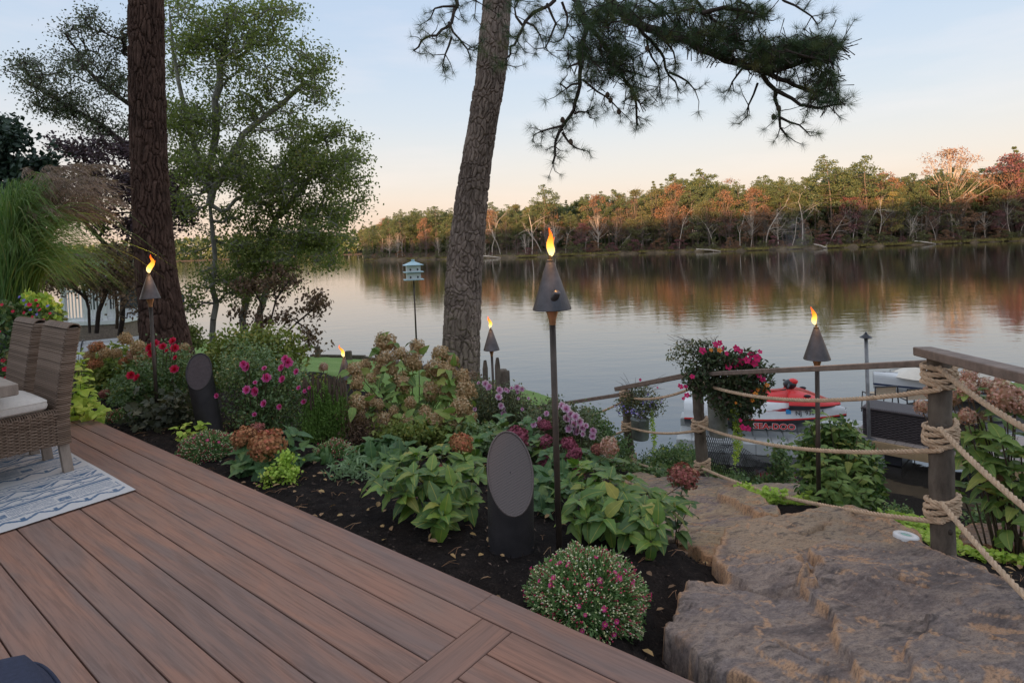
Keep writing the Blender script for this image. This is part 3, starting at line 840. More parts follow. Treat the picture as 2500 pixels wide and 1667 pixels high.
# ------------------------------------------------------------------ rocks
def rockmat(name, cols, tan, ochre, ysplit=None):
    m_, nt, bs = newmat(name)
    co = nt.nodes.new('ShaderNodeTexCoord'); ro = nt.nodes.new('ShaderNodeMapping'); ro.inputs['Rotation'].default_value = (0, 0, R(-28)); nt.links.new(co.outputs['Object'], ro.inputs[0]); v = ro.outputs[0]
    a = noise(nt, 1.7, 9, .6, v, (1, 2.6, 1), dist=.7); b = noise(nt, 1.2, 6, .6, v, (1, 1.7, 1), dist=.4); e = noise(nt, 3.2, 10, .68, v, (1, 2.8, 1), dist=1.1); d = noise(nt, 30, 8, .72, v, (1, 2.2, 1)); g = noise(nt, 140, 4, .7)
    c = ramp(nt, a, cols, [.3, .42, .5, .58, .7])
    m1 = ramp(nt, b, [(0, 0, 0), (1, 1, 1)], [.44, .58])
    if ysplit is not None:
        sp = nt.nodes.new('ShaderNodeSeparateXYZ'); nt.links.new(co.outputs['Object'], sp.inputs[0])
        m1 = ramp(nt, math_(nt, 'ADD', math_(nt, 'MULTIPLY', math_(nt, 'SUBTRACT', sp.outputs['Y'], ysplit), .55), b), [(0, 0, 0), (1, 1, 1)], [.56, .70])
    c = mixc(nt, math_(nt, 'MULTIPLY', m1, .7), c, tan)
    c = mixc(nt, ramp(nt, e, [(0, 0, 0), (.6, .6, .6)], [.56, .70]), c, ochre)
    c = mixc(nt, ramp(nt, e, [(.8, .8, .8), (0, 0, 0)], [.34, .44]), c, tuple(x * .5 for x in cols[0]))
    c = mixc(nt, math_(nt, 'MULTIPLY', attr(nt), .9), c, tuple(min(.7, x * 1.25) for x in ochre))
    c = mixc(nt, ramp(nt, d, [(.6, .6, .6), (0, 0, 0)], [.36, .5]), c, (0.06, 0.05, 0.05))
    c = mixc(nt, ramp(nt, d, [(0, 0, 0), (.4, .4, .4)], [.54, .68]), c, (0.46, 0.39, 0.34))
    c = mixc(nt, ramp(nt, g, [(.35, .35, .35), (0, 0, 0)], [.4, .5]), c, (0.05, 0.04, 0.04))
    nt.links.new(c, bs.inputs['Base Color']); bs.inputs['Roughness'].default_value = .7; bs.inputs['Specular IOR Level'].default_value = .3
    bump(nt, bs, math_(nt, 'ADD', math_(nt, 'MULTIPLY', e, 1.0), math_(nt, 'MULTIPLY', d, .35)), .7, .012)
    return m_
M['rock_slab'] = rockmat('weathered_sandstone_slab', [(.10, .078, .072), (.20, .15, .13), (.32, .24, .19), (.21, .165, .15), (.42, .32, .25)], (.44, .31, .19), (.47, .27, .145), 3.05)
M['rock'] = rockmat('weathered_sandstone', [(.13, .105, .10), (.22, .17, .16), (.30, .225, .19), (.23, .18, .17), (.36, .275, .235)], (.40, .29, .18), (.44, .25, .14))
M['rock_tan'] = rockmat('tan_sandstone', [(.20, .14, .12), (.33, .235, .16), (.44, .32, .20), (.24, .18, .17), (.42, .31, .21)], (.46, .33, .19), (.48, .26, .13))
M['rock_red'] = rockmat('rusty_stone', [(.06, .035, .025), (.13, .065, .035), (.20, .10, .05), (.12, .07, .045), (.20, .14, .09)], (.22, .14, .08), (.30, .15, .07))
LOOK = {}
def rock(name, outline, mat, label, thick=.5, step=.012, amp=.05, plates=(), cracks=(), seed=0, jag=.07, rnd=.012, cat='boulder'):
    pts = np.array([G(*o) for o in outline]); poly = pts[:, :2]
    pl = np.linalg.lstsq(np.column_stack([poly, np.ones(len(poly))]), pts[:, 2], rcond=None)[0]
    lo, hi = poly.min(0) - .1, poly.max(0) + .1
    X, Y = np.meshgrid(np.arange(lo[0], hi[0], step), np.arange(lo[1], hi[1], step), indexing='ij')
    n1 = fbm(X * 5, Y * 5, 4, seed) - .5; n2 = fbm(X * 25, Y * 25, 3, seed + 3) - .5
    d = sdist(X, Y, poly) + n1 * jag * 2 + n2 * .025
    c_, s_ = math.cos(.5), math.sin(.5); Xr, Yr = c_ * X - s_ * Y, (s_ * X + c_ * Y) * 2.0
    wx = Xr + .3 * (fbm(X * 2, Y * 2, 3, seed + 40) - .5); wy = Yr + .3 * (fbm(X * 2, Y * 2, 3, seed + 41) - .5)
    Z = pl[0] * X + pl[1] * Y + pl[2] + (fbm(wx * 1.2, wy * .9, 3, seed + 8) - .5) * amp * 1.6
    tint = np.zeros(X.shape)
    for q in range(2):                                # thin flaked layers
        st = fbm(wx * (1.3 + q) + 3 * q, wy * (1.1 + q), 5, seed + 12 + q) * (7 - q); fr = st - np.floor(st)
        Z = Z + (np.floor(st) + np.clip((fr - .93) / .07, 0, 1)) * amp * (.22 - .08 * q); tint = np.maximum(tint, ((fr > .9) & (fbm(X * 4, Y * 4, 2, seed + 5 + q) > .52)) * .8)
    for pg, h in plates:
        q = np.array([G(*o)[:2] for o in pg]); dp = sdist(X, Y, q) + (fbm(X * 7, Y * 7, 5, seed + 20) - .5) * .10
        Z = Z + h * np.clip(dp / .016 + .5, 0, 1) + .012 * np.exp(-np.maximum(dp, 0) / .05) * (dp > 0)
        tint = np.maximum(tint, np.exp(-((dp - .004) / .012) ** 2) * (fbm(X * 6, Y * 6, 3, seed + 22) > .44))
    for ln in cracks:
        q = np.array([G(*o)[:2] for o in ln]); dc = np.full(X.shape, 9.0); xx = X + (fbm(X * 8, Y * 8, 3, seed + 50) - .5) * .08; yy = Y + (fbm(X * 8, Y * 8, 3, seed + 51) - .5) * .08
        for a, b in zip(q[:-1], q[1:]):
            e_ = b - a; t = np.clip(((xx - a[0]) * e_[0] + (yy - a[1]) * e_[1]) / (e_ @ e_), 0, 1); dc = np.minimum(dc, np.hypot(xx - a[0] - e_[0] * t, yy - a[1] - e_[1] * t))
        Z = Z - .045 * np.exp(-(dc / .011) ** 2)
    Z = Z + n2 * .010 + (fbm(X * 60, Y * 60, 2, seed + 4) - .5) * .004
    Z = Z - rnd * np.exp(-np.maximum(d, 0) / .02) - np.clip((-d + n2 * .03) / .055, 0, 1) ** .8 * thick
    tint = np.maximum(tint, np.exp(-((d - .01) / .02) ** 2) * (fbm(X * 5, Y * 5, 2, seed + 31) > .42))
    k = d > -.075; keep = k[:-1, :-1] & k[1:, :-1] & k[:-1, 1:] & k[1:, 1:]
    MB().grid(X, Y, Z, tint=tint, keep=keep).build(name, mat, label=label, cat=cat, smooth=True)
    LOOK[seed] = (lo, step, Z)
    return pl
def rz_at(seed, x, y):
    lo, st, Z = LOOK[seed]; return float(Z[int((x - lo[0]) / st), int((y - lo[1]) / st)])
def Pz(pl, q): return pl[0] * q[0] + pl[1] * q[1] + pl[2]
def zr(L, z): return [((1400 + x / 1.808) / KD, (800 + y / 1.808) / KD, z) for x, y in L]
slab_pl = rock('boulder_slab', SLAB, M['rock_slab'], 'huge weathered grey and tan stone slab beside the deck corner', amp=.045, seed=3, step=.0095,
     plates=[(zr([(400, 1300), (500, 1150), (680, 1165), (840, 1205), (1050, 1222), (1250, 1290), (1560, 1392), (1989, 1545), (2300, 1700), (2300, 2600), (300, 2600)], -.17), .040),
             (zr([(1040, 1040), (1100, 985), (1400, 965), (1560, 1020), (1800, 1130), (2100, 1300), (2300, 1500), (2300, 2600), (1300, 2400), (1150, 1500), (1010, 1230), (1070, 1140)], -.28), .038),
             (zr([(640, 1130), (760, 1085), (900, 1082), (1010, 1048), (1040, 1200), (800, 1230)], -.24), .028), (zr([(1560, 1400), (1700, 1460), (1989, 1560), (2300, 1750), (2300, 2600), (1400, 2400), (1500, 1600)], -.17), .03)],
     cracks=[zr([(990, 948), (1060, 920), (1120, 880)], -.34), zr([(900, 1470), (1000, 1530), (1120, 1568)], -.14), zr([(1040, 1040), (1070, 1130), (1030, 1190), (940, 1205)], -.25), zr([(1420, 1140), (1540, 1180)], -.22)])
rock('stepping_boulder', STEPB, M['rock_tan'], 'tan and rust stepping boulder just below the big slab', amp=.045, seed=14, plates=[(zr([(625, 740), (780, 750), (915, 850), (930, 950), (800, 900), (650, 790)], -.55), .045)])
rock('boulder', ROCKS[0], M['rock'], 'flat brown grey boulder at the foot of the middle fence post', amp=.03, seed=24)
rock('boulder', ROCKS[1], M['rock_tan'], 'small pale boulder between the two farther fence posts', amp=.03, seed=29, step=.015)
rock('boulder', ROCKS[2], M['rock_tan'], 'low tan boulder behind the lime groundcover under the lowest rope', amp=.03, seed=34)
rock('boulder', ROCKS[3], M['rock_red'], 'rusty brown boulder behind the nearest post, above the yellow groundcover', amp=.05, seed=44, thick=.6)
rock('boulder', ROCKS[4], M['rock_tan'], 'pinkish boulder cut by the right edge of the photo', amp=.04, seed=54)

# ------------------------------------------------------------------ generic growth
def skeleton(root, pts, step=.35, jit=.12, p=2.3):
    """greedy branching: root = list of trunk nodes; pts = attractors. returns pos, parent, load"""
    pos = [np.array(q, float) for q in root]; par = [-1] + list(range(len(root) - 1))
    arr = np.zeros((len(root) + len(pts) * 14 + 10, 3)); arr[:len(pos)] = pos
    dmin = np.array([np.linalg.norm(arr[:len(pos)] - q, axis=1).min() for q in pts])
    tips = []
    for i in np.argsort(dmin):
        q = pts[i]; n = len(pos); dd = np.linalg.norm(arr[:n] - q, axis=1) + np.maximum(arr[:n, 2] - q[2], 0) * .7
        j = int(np.argmin(dd)); a = pos[j]; L = np.linalg.norm(q - a); k = int(min(12, max(1, math.ceil(L / step))))
        last = j
        for s in range(1, k + 1):
            t = s / k; x = a + (q - a) * t + (rng.normal(size=3) * jit * step * (t < 1)) - np.array([0, 0, .12 * L * math.sin(math.pi * t) * .5])
            if len(pos) >= len(arr): break
            arr[len(pos)] = x; pos.append(x); par.append(last); last = len(pos) - 1
        tips.append(last)
    n = len(pos); load = np.zeros(n)
    for t in tips: load[t] += 1
    for i in range(n - 1, 0, -1): load[par[i]] += load[i]
    return arr[:n].copy(), np.array(par), np.maximum(load, .6) ** (1 / p), tips
def wood(mb, pos, par, w, r_tip, r_max, n=5, tint=.5):
    k = np.where(par >= 0)[0]; r = np.minimum(w * r_tip, r_max)
    mb.segs(pos[par[k]], pos[k], np.minimum(r[par[k]], r[k] * 1.35), r[k], n, tint)
def blobpts(blobs, D, n, dz=1.2, dens=None):
    """points inside ellipses given on the photograph, spread in depth"""
    out = []; ar = np.array([b[2] * b[3] for b in blobs], float); ar /= ar.sum()
    for b, a in zip(blobs, ar):
        k = max(3, int(n * a)); d = rdir(k) * (U(0, 1, (k, 1)) ** .45)
        cc = rdir(max(3, k // 9)) * (U(0, 1, (max(3, k // 9), 1)) ** .4); j_ = rng.integers(0, len(cc), k); d = cc[j_] * .96 + rng.normal(size=(k, 3)) * .13
        dep = D + (b[4] if len(b) > 4 else 0)
        for v in d: out.append(P(b[0] + b[2] * v[0], b[1] + b[3] * v[2], dep + v[1] * dz))
    return np.array(out)
def ribbons(mb, Pt, W, side, tint, mi=0):
    n, k, _ = Pt.shape
    T = nrm(np.gradient(Pt, axis=1)); S = nrm(np.cross(T, side[:, None]))
    V = np.stack([Pt - S * W[..., None] / 2, Pt + S * W[..., None] / 2], 2)
    b = np.arange(n)[:, None] * 2 * k + np.arange(k - 1)[None] * 2
    mb.add(V.reshape(-1, 3), np.stack([b, b + 1, b + 3, b + 2], -1).reshape(-1, 4), np.repeat(tint, 2 * k), mi)
def barkmat(name, cols, sc_=1.0, strength=.8):
    m_, nt, bs = newmat(name); cols = [alb(q) for q in cols]
    a = noise(nt, 14 * sc_, 8, .7, mapscale=(1, 1, .35)); b = noise(nt, 2.0 * sc_, 4, .6)
    c = ramp(nt, attr(nt), cols)
    c = mixc(nt, ramp(nt, a, [(.6, .6, .6), (0, 0, 0)], [.35, .6]), c, tuple(x * .4 for x in cols[0]))
    c = mixc(nt, ramp(nt, b, [(0, 0, 0), (.5, .5, .5)], [.45, .7]), c, tuple(x * 1.15 for x in cols[-1]))
    nt.links.new(c, bs.inputs['Base Color']); bs.inputs['Roughness'].default_value = .92; bs.inputs['Specular IOR Level'].default_value = .2
    bump(nt, bs, a, strength, .02)
    return m_
M['bark_dark'] = barkmat('dark_pine_bark', [(.022, .013, .010), (.052, .030, .023), (.085, .050, .038)])
M['bark_grey'] = barkmat('grey_pine_bark', [(.075, .056, .047), (.155, .118, .098), (.24, .185, .155)])
M['bark_birch'] = barkmat('mottled_pale_bark', [(.12, .115, .10), (.20, .19, .165), (.28, .265, .235)])
M['twig'] = barkmat('brown_twig', [(.05, .035, .025), (.08, .058, .042), (.12, .085, .06)])
M['twig_dark'] = barkmat('dark_twig', [(.025, .019, .016), (.04, .03, .026), (.06, .045, .038)])
def bark_trunk(name, path, rad, mat, parent, cells=13, depth=.035, seed=0, elong=3.4, ns=110, nz=620):
    """trunk with separate bark plates as real relief"""
    path = np.array(path, float); rad = np.array(rad, float)
    L = np.concatenate([[0], np.cumsum(np.linalg.norm(np.diff(path, axis=0), axis=1))])
    t = np.linspace(0, L[-1], nz)
    def sm(v):
        y = np.interp(t, L, v); k = nz // 14 * 2 + 1; pad = np.concatenate([np.full(k // 2, y[0]) + (np.arange(k // 2) - k // 2) * (y[1] - y[0]), y, np.full(k // 2, y[-1]) + (np.arange(k // 2) + 1) * (y[-1] - y[-2])])
        return np.convolve(pad, np.ones(k) / k, 'valid')
    C = np.stack([sm(path[:, i]) for i in range(3)], 1); r = np.interp(t, L, rad)
    T = nrm(np.gradient(C, axis=0)); a = nrm(np.cross(T, [0, 1.0, 0.02])); b = np.cross(T, a)
    th = np.linspace(0, 2 * math.pi, ns + 1)
    TH, TT = np.meshgrid(th, t); R_ = np.repeat(r[:, None], ns + 1, 1)
    u = TH / (2 * math.pi) * cells; rc = 2 * math.pi * rad.mean() / cells; v = TT / (rc * elong)
    wu = u + .7 * (vnoise(v * 1.1, np.mod(u, cells) * 0 + 3, seed) - .5) + .6 * (vnoise(v * 1.7 + 4, np.cos(TH) * 3 + np.sin(TH) * 4, seed + 9) - .5); wv = v + 1.6 * (vnoise(v * 1.3, np.cos(TH) * 2 + np.sin(TH) * 3, seed + 2) - .5)
    f1, f2, idv = voro(wu, wv, cells, seed)
    e = np.clip((f2 - f1) / .32, 0, 1) ** .7
    g1, g2, id2 = voro(wu * 3, wv * 2.2, cells * 3, seed + 7)
    disp = depth * (e * (.65 + .5 * idv) + .16 * np.clip((g2 - g1) / .3, 0, 1) * e) - depth * .7 + (vnoise(TH * 1.2 / 1.0 + 9 * 0, v * .45, seed + 4) * 0)
    disp += depth * .7 * (fbm(np.cos(TH) * 1.3 + 5, np.sin(TH) * 1.3 + TT * .9, 3, seed + 6) - .5)
    rr = R_ + disp
    V = C[:, None] + rr[..., None] * (np.cos(TH)[..., None] * a[:, None] + np.sin(TH)[..., None] * b[:, None])
    tint = np.clip(.15 + .5 * e + .45 * (id2 - .5) + .25 * (idv - .5), 0, 1)
    return MB().grid(V[..., 0], V[..., 1], V[..., 2], tint=tint).build(name, mat, parent, smooth=False)
def tpath(L, D):
    return [P(x, y, D) for x, y in L]

# big pines
e = empty('pine_tree', gpt(395, 850), 'thick straight dark barked pine trunk behind the left torch', 'pine tree')
px = [(398, 905), (382, 800), (368, 700), (356, 600), (349, 500), (343, 400), (341, 300), (338, 200), (337, 100), (336, 0), (335, -120), (334, -300)]
w_ = [78, 60, 51, 46, 44, 42.5, 41.5, 40.5, 40, 39, 38, 37]
eo = np.array(e.location)
bark_trunk('trunk', np.array(tpath(px, 9.5)) - eo, np.array(w_) * PXM * 9.5 * .87, M['bark_dark'], e, 30, .032, 5, 4.6, ns=150, nz=800)
e = empty('pine_tree', gpt(1060, 868), 'leaning grey scaly pine trunk in the middle with branches hanging over the river', 'pine tree')
PB = e; pbo = np.array(e.location)
px = [(1052, 930), (1055, 850), (1062, 760), (1062, 680), (1068, 600), (1078, 500), (1090, 400), (1106, 300), (1124, 200), (1136, 100), (1142, 0), (1150, -120), (1170, -300)]
w_ = [52, 44, 42, 42, 40, 37, 34, 32, 33, 34, 31, 29, 26]
bark_trunk('trunk', np.array(tpath(px, 11)) - pbo, np.array(w_) * PXM * 11, M['bark_grey'], e, 24, .034, 25, 2.3, ns=140, nz=900)

# pine branches with needle tufts (zoomed photo coordinates -> photo)
def zc(x, y): return x / 2.0834 + 893.6, y / 2.0834   # 950/1.0629
def needle_tuft(g):
    mb = MB(); n = 54
    z = g.uniform(-.25, 1, n); th = g.uniform(0, 6.28, n); r = np.sqrt(1 - z * z); d = np.stack([r * np.cos(th), r * np.sin(th), z], 1)
    d[:, 2] += .25; n = len(d); base = np.stack([d[:, 0] * .1, d[:, 1] * .1, g.uniform(-.3, .05, n)], 1)
    mb.leaf(base, d, g.normal(size=(n, 3)), g.uniform(.75, 1.1, n), .022, 't', tint=g.uniform(0, 1, n), bend=.08)
    return np.concatenate(mb.v), mb.f[0], mb.t[0]
def pine_branches():
    g = np.random.default_rng(3); TU = [needle_tuft(g) for _ in range(5)]
    main = [[(1000, -60), (1100, 60), (1200, 120), (1400, 190), (1550, 260), (1650, 300), (1780, 340)],
            [(1780, 340), (1880, 330), (1990, 290), (2090, 230), (2150, 195)], [(1780, 340), (1900, 400), (2020, 430), (2130, 480)],
            [(1790, 360), (1850, 430), (1870, 520), (1860, 580), (1900, 650)], [(1850, 430), (1960, 500), (2060, 520), (2150, 500)],
            [(1700, 320), (1640, 400), (1625, 430)], [(1780, 400), (1730, 470), (1710, 560)], [(1870, 560), (1950, 600), (2000, 630)],
            [(840, -60), (900, 20), (960, 110), (930, 200), (905, 270), (915, 380), (900, 460), (880, 530), (835, 600), (800, 680), (790, 780)],
            [(920, 380), (1000, 440), (1060, 480), (1100, 530)], [(880, 540), (960, 540)], [(830, 600), (740, 630), (700, 650)], [(830, 640), (880, 700), (930, 720)], [(905, 300), (860, 320)], [(915, 400), (850, 430), (820, 400)],
            [(960, 110), (1050, 250), (1100, 330), (1150, 420), (1180, 500), (1180, 600)], [(1100, 330), (1180, 350), (1230, 370)], [(1150, 430), (1200, 500), (1230, 500)],
            [(1140, 60), (1240, 190), (1310, 250), (1340, 340), (1380, 430)], [(1240, 190), (1250, 260), (1300, 340), (1300, 440)], [(1340, 340), (1420, 380), (1460, 430)], [(1300, 150), (1380, 300)],
            [(330, -40), (320, 30), (290, 110), (240, 170), (180, 190), (120, 240)], [(290, 110), (320, 180), (370, 210), (395, 290)], [(300, 180), (270, 250), (260, 310)], [(310, 40), (230, 30), (190, 90)], [(400, -20), (410, 20)],
            [(790, 0), (700, 60), (650, 110), (620, 180), (590, 240), (560, 310)], [(760, 30), (800, 120), (750, 230)], [(640, 120), (590, 60), (620, 0)], [(820, 20), (860, 100), (830, 190)], [(650, 110), (700, 130), (740, 200)],
            [(1440, -40), (1500, 60), (1580, 120), (1650, 180), (1750, 220)], [(1500, 60), (1600, 40), (1700, 60), (1800, 80)], [(1650, 0), (1760, 60), (1800, 110)], [(1860, -30), (1930, 30), (2000, 60), (2050, 110)], [(1350, -20), (1380, 60), (1440, 130)], [(1200, -30), (1290, 40), (1350, 100)],
            [(1550, 260), (1640, 230), (1760, 260), (1900, 250), (2020, 210)], [(1450, 210), (1500, 160), (1600, 180), (1700, 210)], [(1900, 250), (2020, 280), (2120, 300)]]
    TP, TD, A, B, ra, rb = [], [], [], [], [], []
    for bi, L in enumerate(main):
        big = {0: .085, 8: .05, 1: .045, 2: .035, 3: .03, 4: .025, 15: .035, 18: .03, 22: .03, 27: .03, 33: .03}.get(bi, .014)
        dd = 9.2 + g.uniform(-.7, .7) if bi not in (0, 1, 2, 3, 4) else 9.0
        pts = []
        for i, (x, y) in enumerate(L):
            dep = dd
            if bi == 0: dep = 11 - 2.0 * i / 6
            if bi in (8, 27, 22) : dep = 10.4 - 1.2 * i / len(L)
            pts.append(P(*zc(x + g.uniform(-6, 6), y + g.uniform(-5, 5)), dep + g.uniform(-.06, .06)))
        pts = np.array(pts); seg = np.linalg.norm(np.diff(pts, axis=0), axis=1); L_ = np.concatenate([[0], np.cumsum(seg)])
        nn = max(4, int(L_[-1] / .12)); t = np.linspace(0, L_[-1], nn); c = np.stack([np.interp(t, L_, pts[:, i]) for i in range(3)], 1) + g.normal(size=(nn, 3)) * .012
        rr = np.linspace(big, big * .25 if bi else .045, nn) + .006
        for i in range(nn - 1): A.append(c[i]); B.append(c[i + 1]); ra.append(rr[i]); rb.append(rr[i + 1])
        for i in range(2 if bi else 6, nn):
            if bi == 0 and i < nn * .25: continue
            for _ in range(g.integers(1, 4) if bi not in (0,) else 3):
                d = nrm(nrm(c[min(i, nn - 1)] - c[i - 1]) * .6 + g.normal(size=3) * .75 + [0, 0, -.12 if bi not in (0, 1, 2, 41, 42) else .3]); l = g.uniform(.10, .38)
                m1 = c[i] + d * l * .5 + g.normal(size=3) * .02; d2 = nrm(d + [0, 0, .35] + g.normal(size=3) * .3); e1 = m1 + d2 * l * .5
                A += [c[i], m1]; B += [m1, e1]; ra += [.008, .006]; rb += [.006, .004]
                TP.append(e1); TD.append(d2)
                if g.uniform() < .55: TP.append(m1); TD.append(nrm(d2 + g.normal(size=3) * .4))
        TP.append(c[-1]); TD.append(nrm(c[-1] - c[-2]))
    # the dense sprays at the end of the long limb
    for (x, y, rx, ry, n) in [(1980, 260, 150, 60, 110), (2080, 230, 90, 60, 60), (1850, 220, 130, 40, 60), (2080, 420, 90, 90, 60), (1800, 290, 100, 40, 50), (1380, 160, 110, 45, 55), (1560, 200, 130, 60, 70), (1620, 100, 130, 60, 40), (1150, 60, 160, 60, 70), (1020, 200, 120, 110, 80), (1120, 290, 90, 80, 50), (980, 60, 120, 60, 40), (1000, 340, 80, 60, 30), (1420, 40, 150, 50, 45), (1740, 60, 80, 40, 25), (1180, 420, 50, 60, 20), (900, 250, 60, 40, 16)]:
        for _ in range(int(n * 1.6)):
            a = g.uniform(0, 6.28); r = math.sqrt(g.uniform(0, 1)); q = P(*zc(x + rx * r * math.cos(a), y + ry * r * math.sin(a)), 9.1 + g.uniform(-.5, .5))
            d = nrm(g.normal(size=3) + [0, 0, .5]); TP.append(q); TD.append(d)
            A.append(q - d * .25 + g.normal(size=3) * .04); B.append(q); ra.append(.007); rb.append(.004)
    br = MB().segs(np.array(A) - pbo, np.array(B) - pbo, np.array(ra), np.array(rb), 6)
    br.build('branch', M['twig_dark'], PB, smooth=True)
    nb = MB(); TP = np.array(TP) - pbo; TD = np.array(TD)
    for k, (v, f, t) in enumerate(TU):
        ii = np.arange(k, len(TP), 5); z = TD[ii]; x = nrm(np.cross(z, g.normal(size=z.shape))); y = np.cross(z, x)
        s = g.uniform(.12, .185, len(ii))
        V = TP[ii][:, None] + s[:, None, None] * (v[None, :, 0, None] * x[:, None] + v[None, :, 1, None] * y[:, None] + v[None, :, 2, None] * z[:, None])
        ff = (f[None] + (np.arange(len(ii)) * len(v))[:, None, None]).reshape(-1, 3)
        hue = np.clip(g.normal(.4, .22, len(ii)), 0, 1)
        nb.add(V.reshape(-1, 3), ff, np.repeat(hue, len(v)))
    M['needles'] = leafmat('pine_needles', [(.030, .056, .032), (.058, .092, .045), (.10, .115, .04), (.15, .11, .035)], trans=.25)
    nb.build('needles', M['needles'], PB, kind='stuff')
    cb = MB()
    for x, y in [(1060, 480), (1045, 455), (870, 680), (830, 575), (1865, 520), (1100, 535), (1235, 235), (1840, 560)]:
        cb.blob(P(*zc(x, y), 9.0) - pbo, (.035, .035, .045), 9, 7, jit=.15)
    cb.build('cones', M['twig'], PB, kind='stuff')
pine_branches()

def tree(name, label, cat, D, trunks, blobs, nat, lmat, wmat, lsz, nleaf, r_tip=.006, r_max=.16, dz=1.3, spread=.15, kind='d', group=None, droop=0.0, sides=5, step=.35, base=None):
    b = P(*trunks[0][0], D) if base is None else base
    b[2] = gz(b[0], b[1]) if base is None else b[2]
    e = empty(name, b, label, cat, group)
    pts = blobpts(blobs, D, nat, dz); root = []; tb = MB()
    allp = []
    for tr in trunks:
        q = np.array([P(x, y, D + (0 if len(r) == 0 else r[0])) for x, y, *r in tr])
        allp.append(q)
    near = np.array([min(range(len(allp)), key=lambda k: np.linalg.norm(allp[k] - p_, axis=1).min()) for p_ in pts])
    tips = []
    for k, q in enumerate(allp):
        L = np.concatenate([[0], np.cumsum(np.linalg.norm(np.diff(q, axis=0), axis=1))]); n = max(4, int(L[-1] / .3)); t = np.linspace(0, L[-1], n)
        c = np.stack([np.interp(t, L, q[:, i]) for i in range(3)], 1); c[1:-1] += rng.normal(size=(n - 2, 3)) * .025
        pk = pts[near == k]
        if len(pk) == 0: pk = c[-1:] + .05
        pos, par, wgt, tp_ = skeleton(c, pk, step)
        wood(tb, pos - b, par, wgt, r_tip, r_max, sides, tint=np.clip(.5 + .2 * rng.normal(size=len(pos) - 1), 0, 1)[:1][0])
        tips.append(pos[tp_])
    tips = np.concatenate(tips); o = tb.build('trunk', wmat, e, smooth=True)
    n = nleaf; ii = rng.integers(0, len(tips), n); off = rng.normal(size=(n, 3)) * spread * [1, 1, .7]
    pp = tips[ii] + off - [0, 0, 0] * 1
    # fine twigs towards leaf groups
    kk = rng.integers(0, n, n // 9); tw = MB().segs(tips[ii[kk]] - b, pp[kk] - b, .0035 * D / 13, .0015 * D / 13, 3); tw.build('twigs', wmat, e, kind='stuff')
    lb = MB(); dd = nrm(rng.normal(size=(n, 3)) + [0, 0, -.35 - droop])
    hue = np.clip(np.repeat(rng.normal(.45, .16, len(tips)), 1)[ii] + rng.normal(size=n) * .15, 0, 1)
    lb.leaf(pp - b, dd, rng.normal(size=(n, 3)) + [0, 0, .8], U(.65, 1.2, n) * lsz, U(.5, .8, n) * lsz, kind, tint=hue)
    lb.build('foliage', lmat, e, kind='stuff')
    return e
M['lf_green'] = leafmat('green_tree_leaves', [(.10, .13, .042), (.17, .20, .062), (.24, .245, .08), (.30, .23, .09)], [0, .45, .8, 1], trans=.42)
M['lf_dull'] = leafmat('dull_tree_leaves', [(.055, .065, .05), (.085, .10, .068), (.12, .12, .08), (.15, .10, .08)], trans=.3)
M['lf_plum'] = leafmat('purple_leaves', [(.035, .022, .030), (.060, .034, .044), (.095, .05, .055)], trans=.2)
M['lf_brown'] = leafmat('brown_autumn_leaves', [(.09, .055, .04), (.16, .10, .065), (.23, .15, .085)], trans=.25)
M['lf_con'] = leafmat('conifer_sprays', [(.018, .032, .024), (.032, .055, .036), (.05, .075, .045)], trans=.1)
tree('plum_tree', 'dark purple leaved tree behind the left pine trunk', 'tree', 14.5, [[(275, 770), (280, 690), (300, 600), (320, 500), (330, 400)], [(300, 640), (240, 560), (180, 480)], [(300, 560), (380, 500), (420, 450)]],
     [(290, 370, 110, 60), (330, 440, 120, 90), (200, 400, 110, 70), (420, 480, 60, 90), (140, 330, 60, 40), (290, 530, 110, 60), (190, 480, 70, 60), (455, 400, 40, 60)], 520, M['lf_plum'], M['twig_dark'], .085, 15000, r_max=.09)
tree('brown_leaved_tree', 'small tree with sparse brown autumn leaves in front of the white porch', 'tree', 12, [[(206, 765), (200, 700), (190, 650), (200, 600)], [(222, 765), (235, 700), (255, 640)], [(200, 690), (150, 640)]],
     [(190, 640, 80, 40), (250, 650, 60, 50), (140, 620, 60, 50), (260, 600, 60, 40), (290, 690, 40, 40)], 170, M['lf_brown'], M['twig_dark'], .07, 4200, r_max=.10)
tree('thin_tree', 'thin straight brown trunk by the white porch with a few brown leaves', 'tree', 13, [[(268, 755), (268, 690), (262, 640), (264, 580), (275, 500)]], [(280, 640, 30, 60), (265, 600, 50, 40), (300, 700, 30, 25)], 60, M['lf_brown'], M['twig'], .07, 900, r_max=.07)
tree('feathery_tree', 'wide dusky feathery crown at the upper left, its trunk hidden by the pine', 'tree', 16, [[(390, 790), (390, 640), (380, 500), (350, 380), (330, 250), (300, 130)], [(350, 380), (250, 300), (150, 240), (60, 190)], [(330, 260), (230, 190), (180, 130)]],
     [(100, 200, 100, 60), (210, 250, 110, 70), (230, 80, 90, 60), (60, 150, 55, 35), (170, 140, 80, 50), (270, 170, 80, 80), (320, 60, 70, 60), (120, 250, 90, 40), (280, 300, 70, 50), (190, 60, 40, 40), (30, 170, 30, 20)], 800, M['lf_dull'], M['twig_dark'], .070, 12500, r_max=.12, spread=.18)
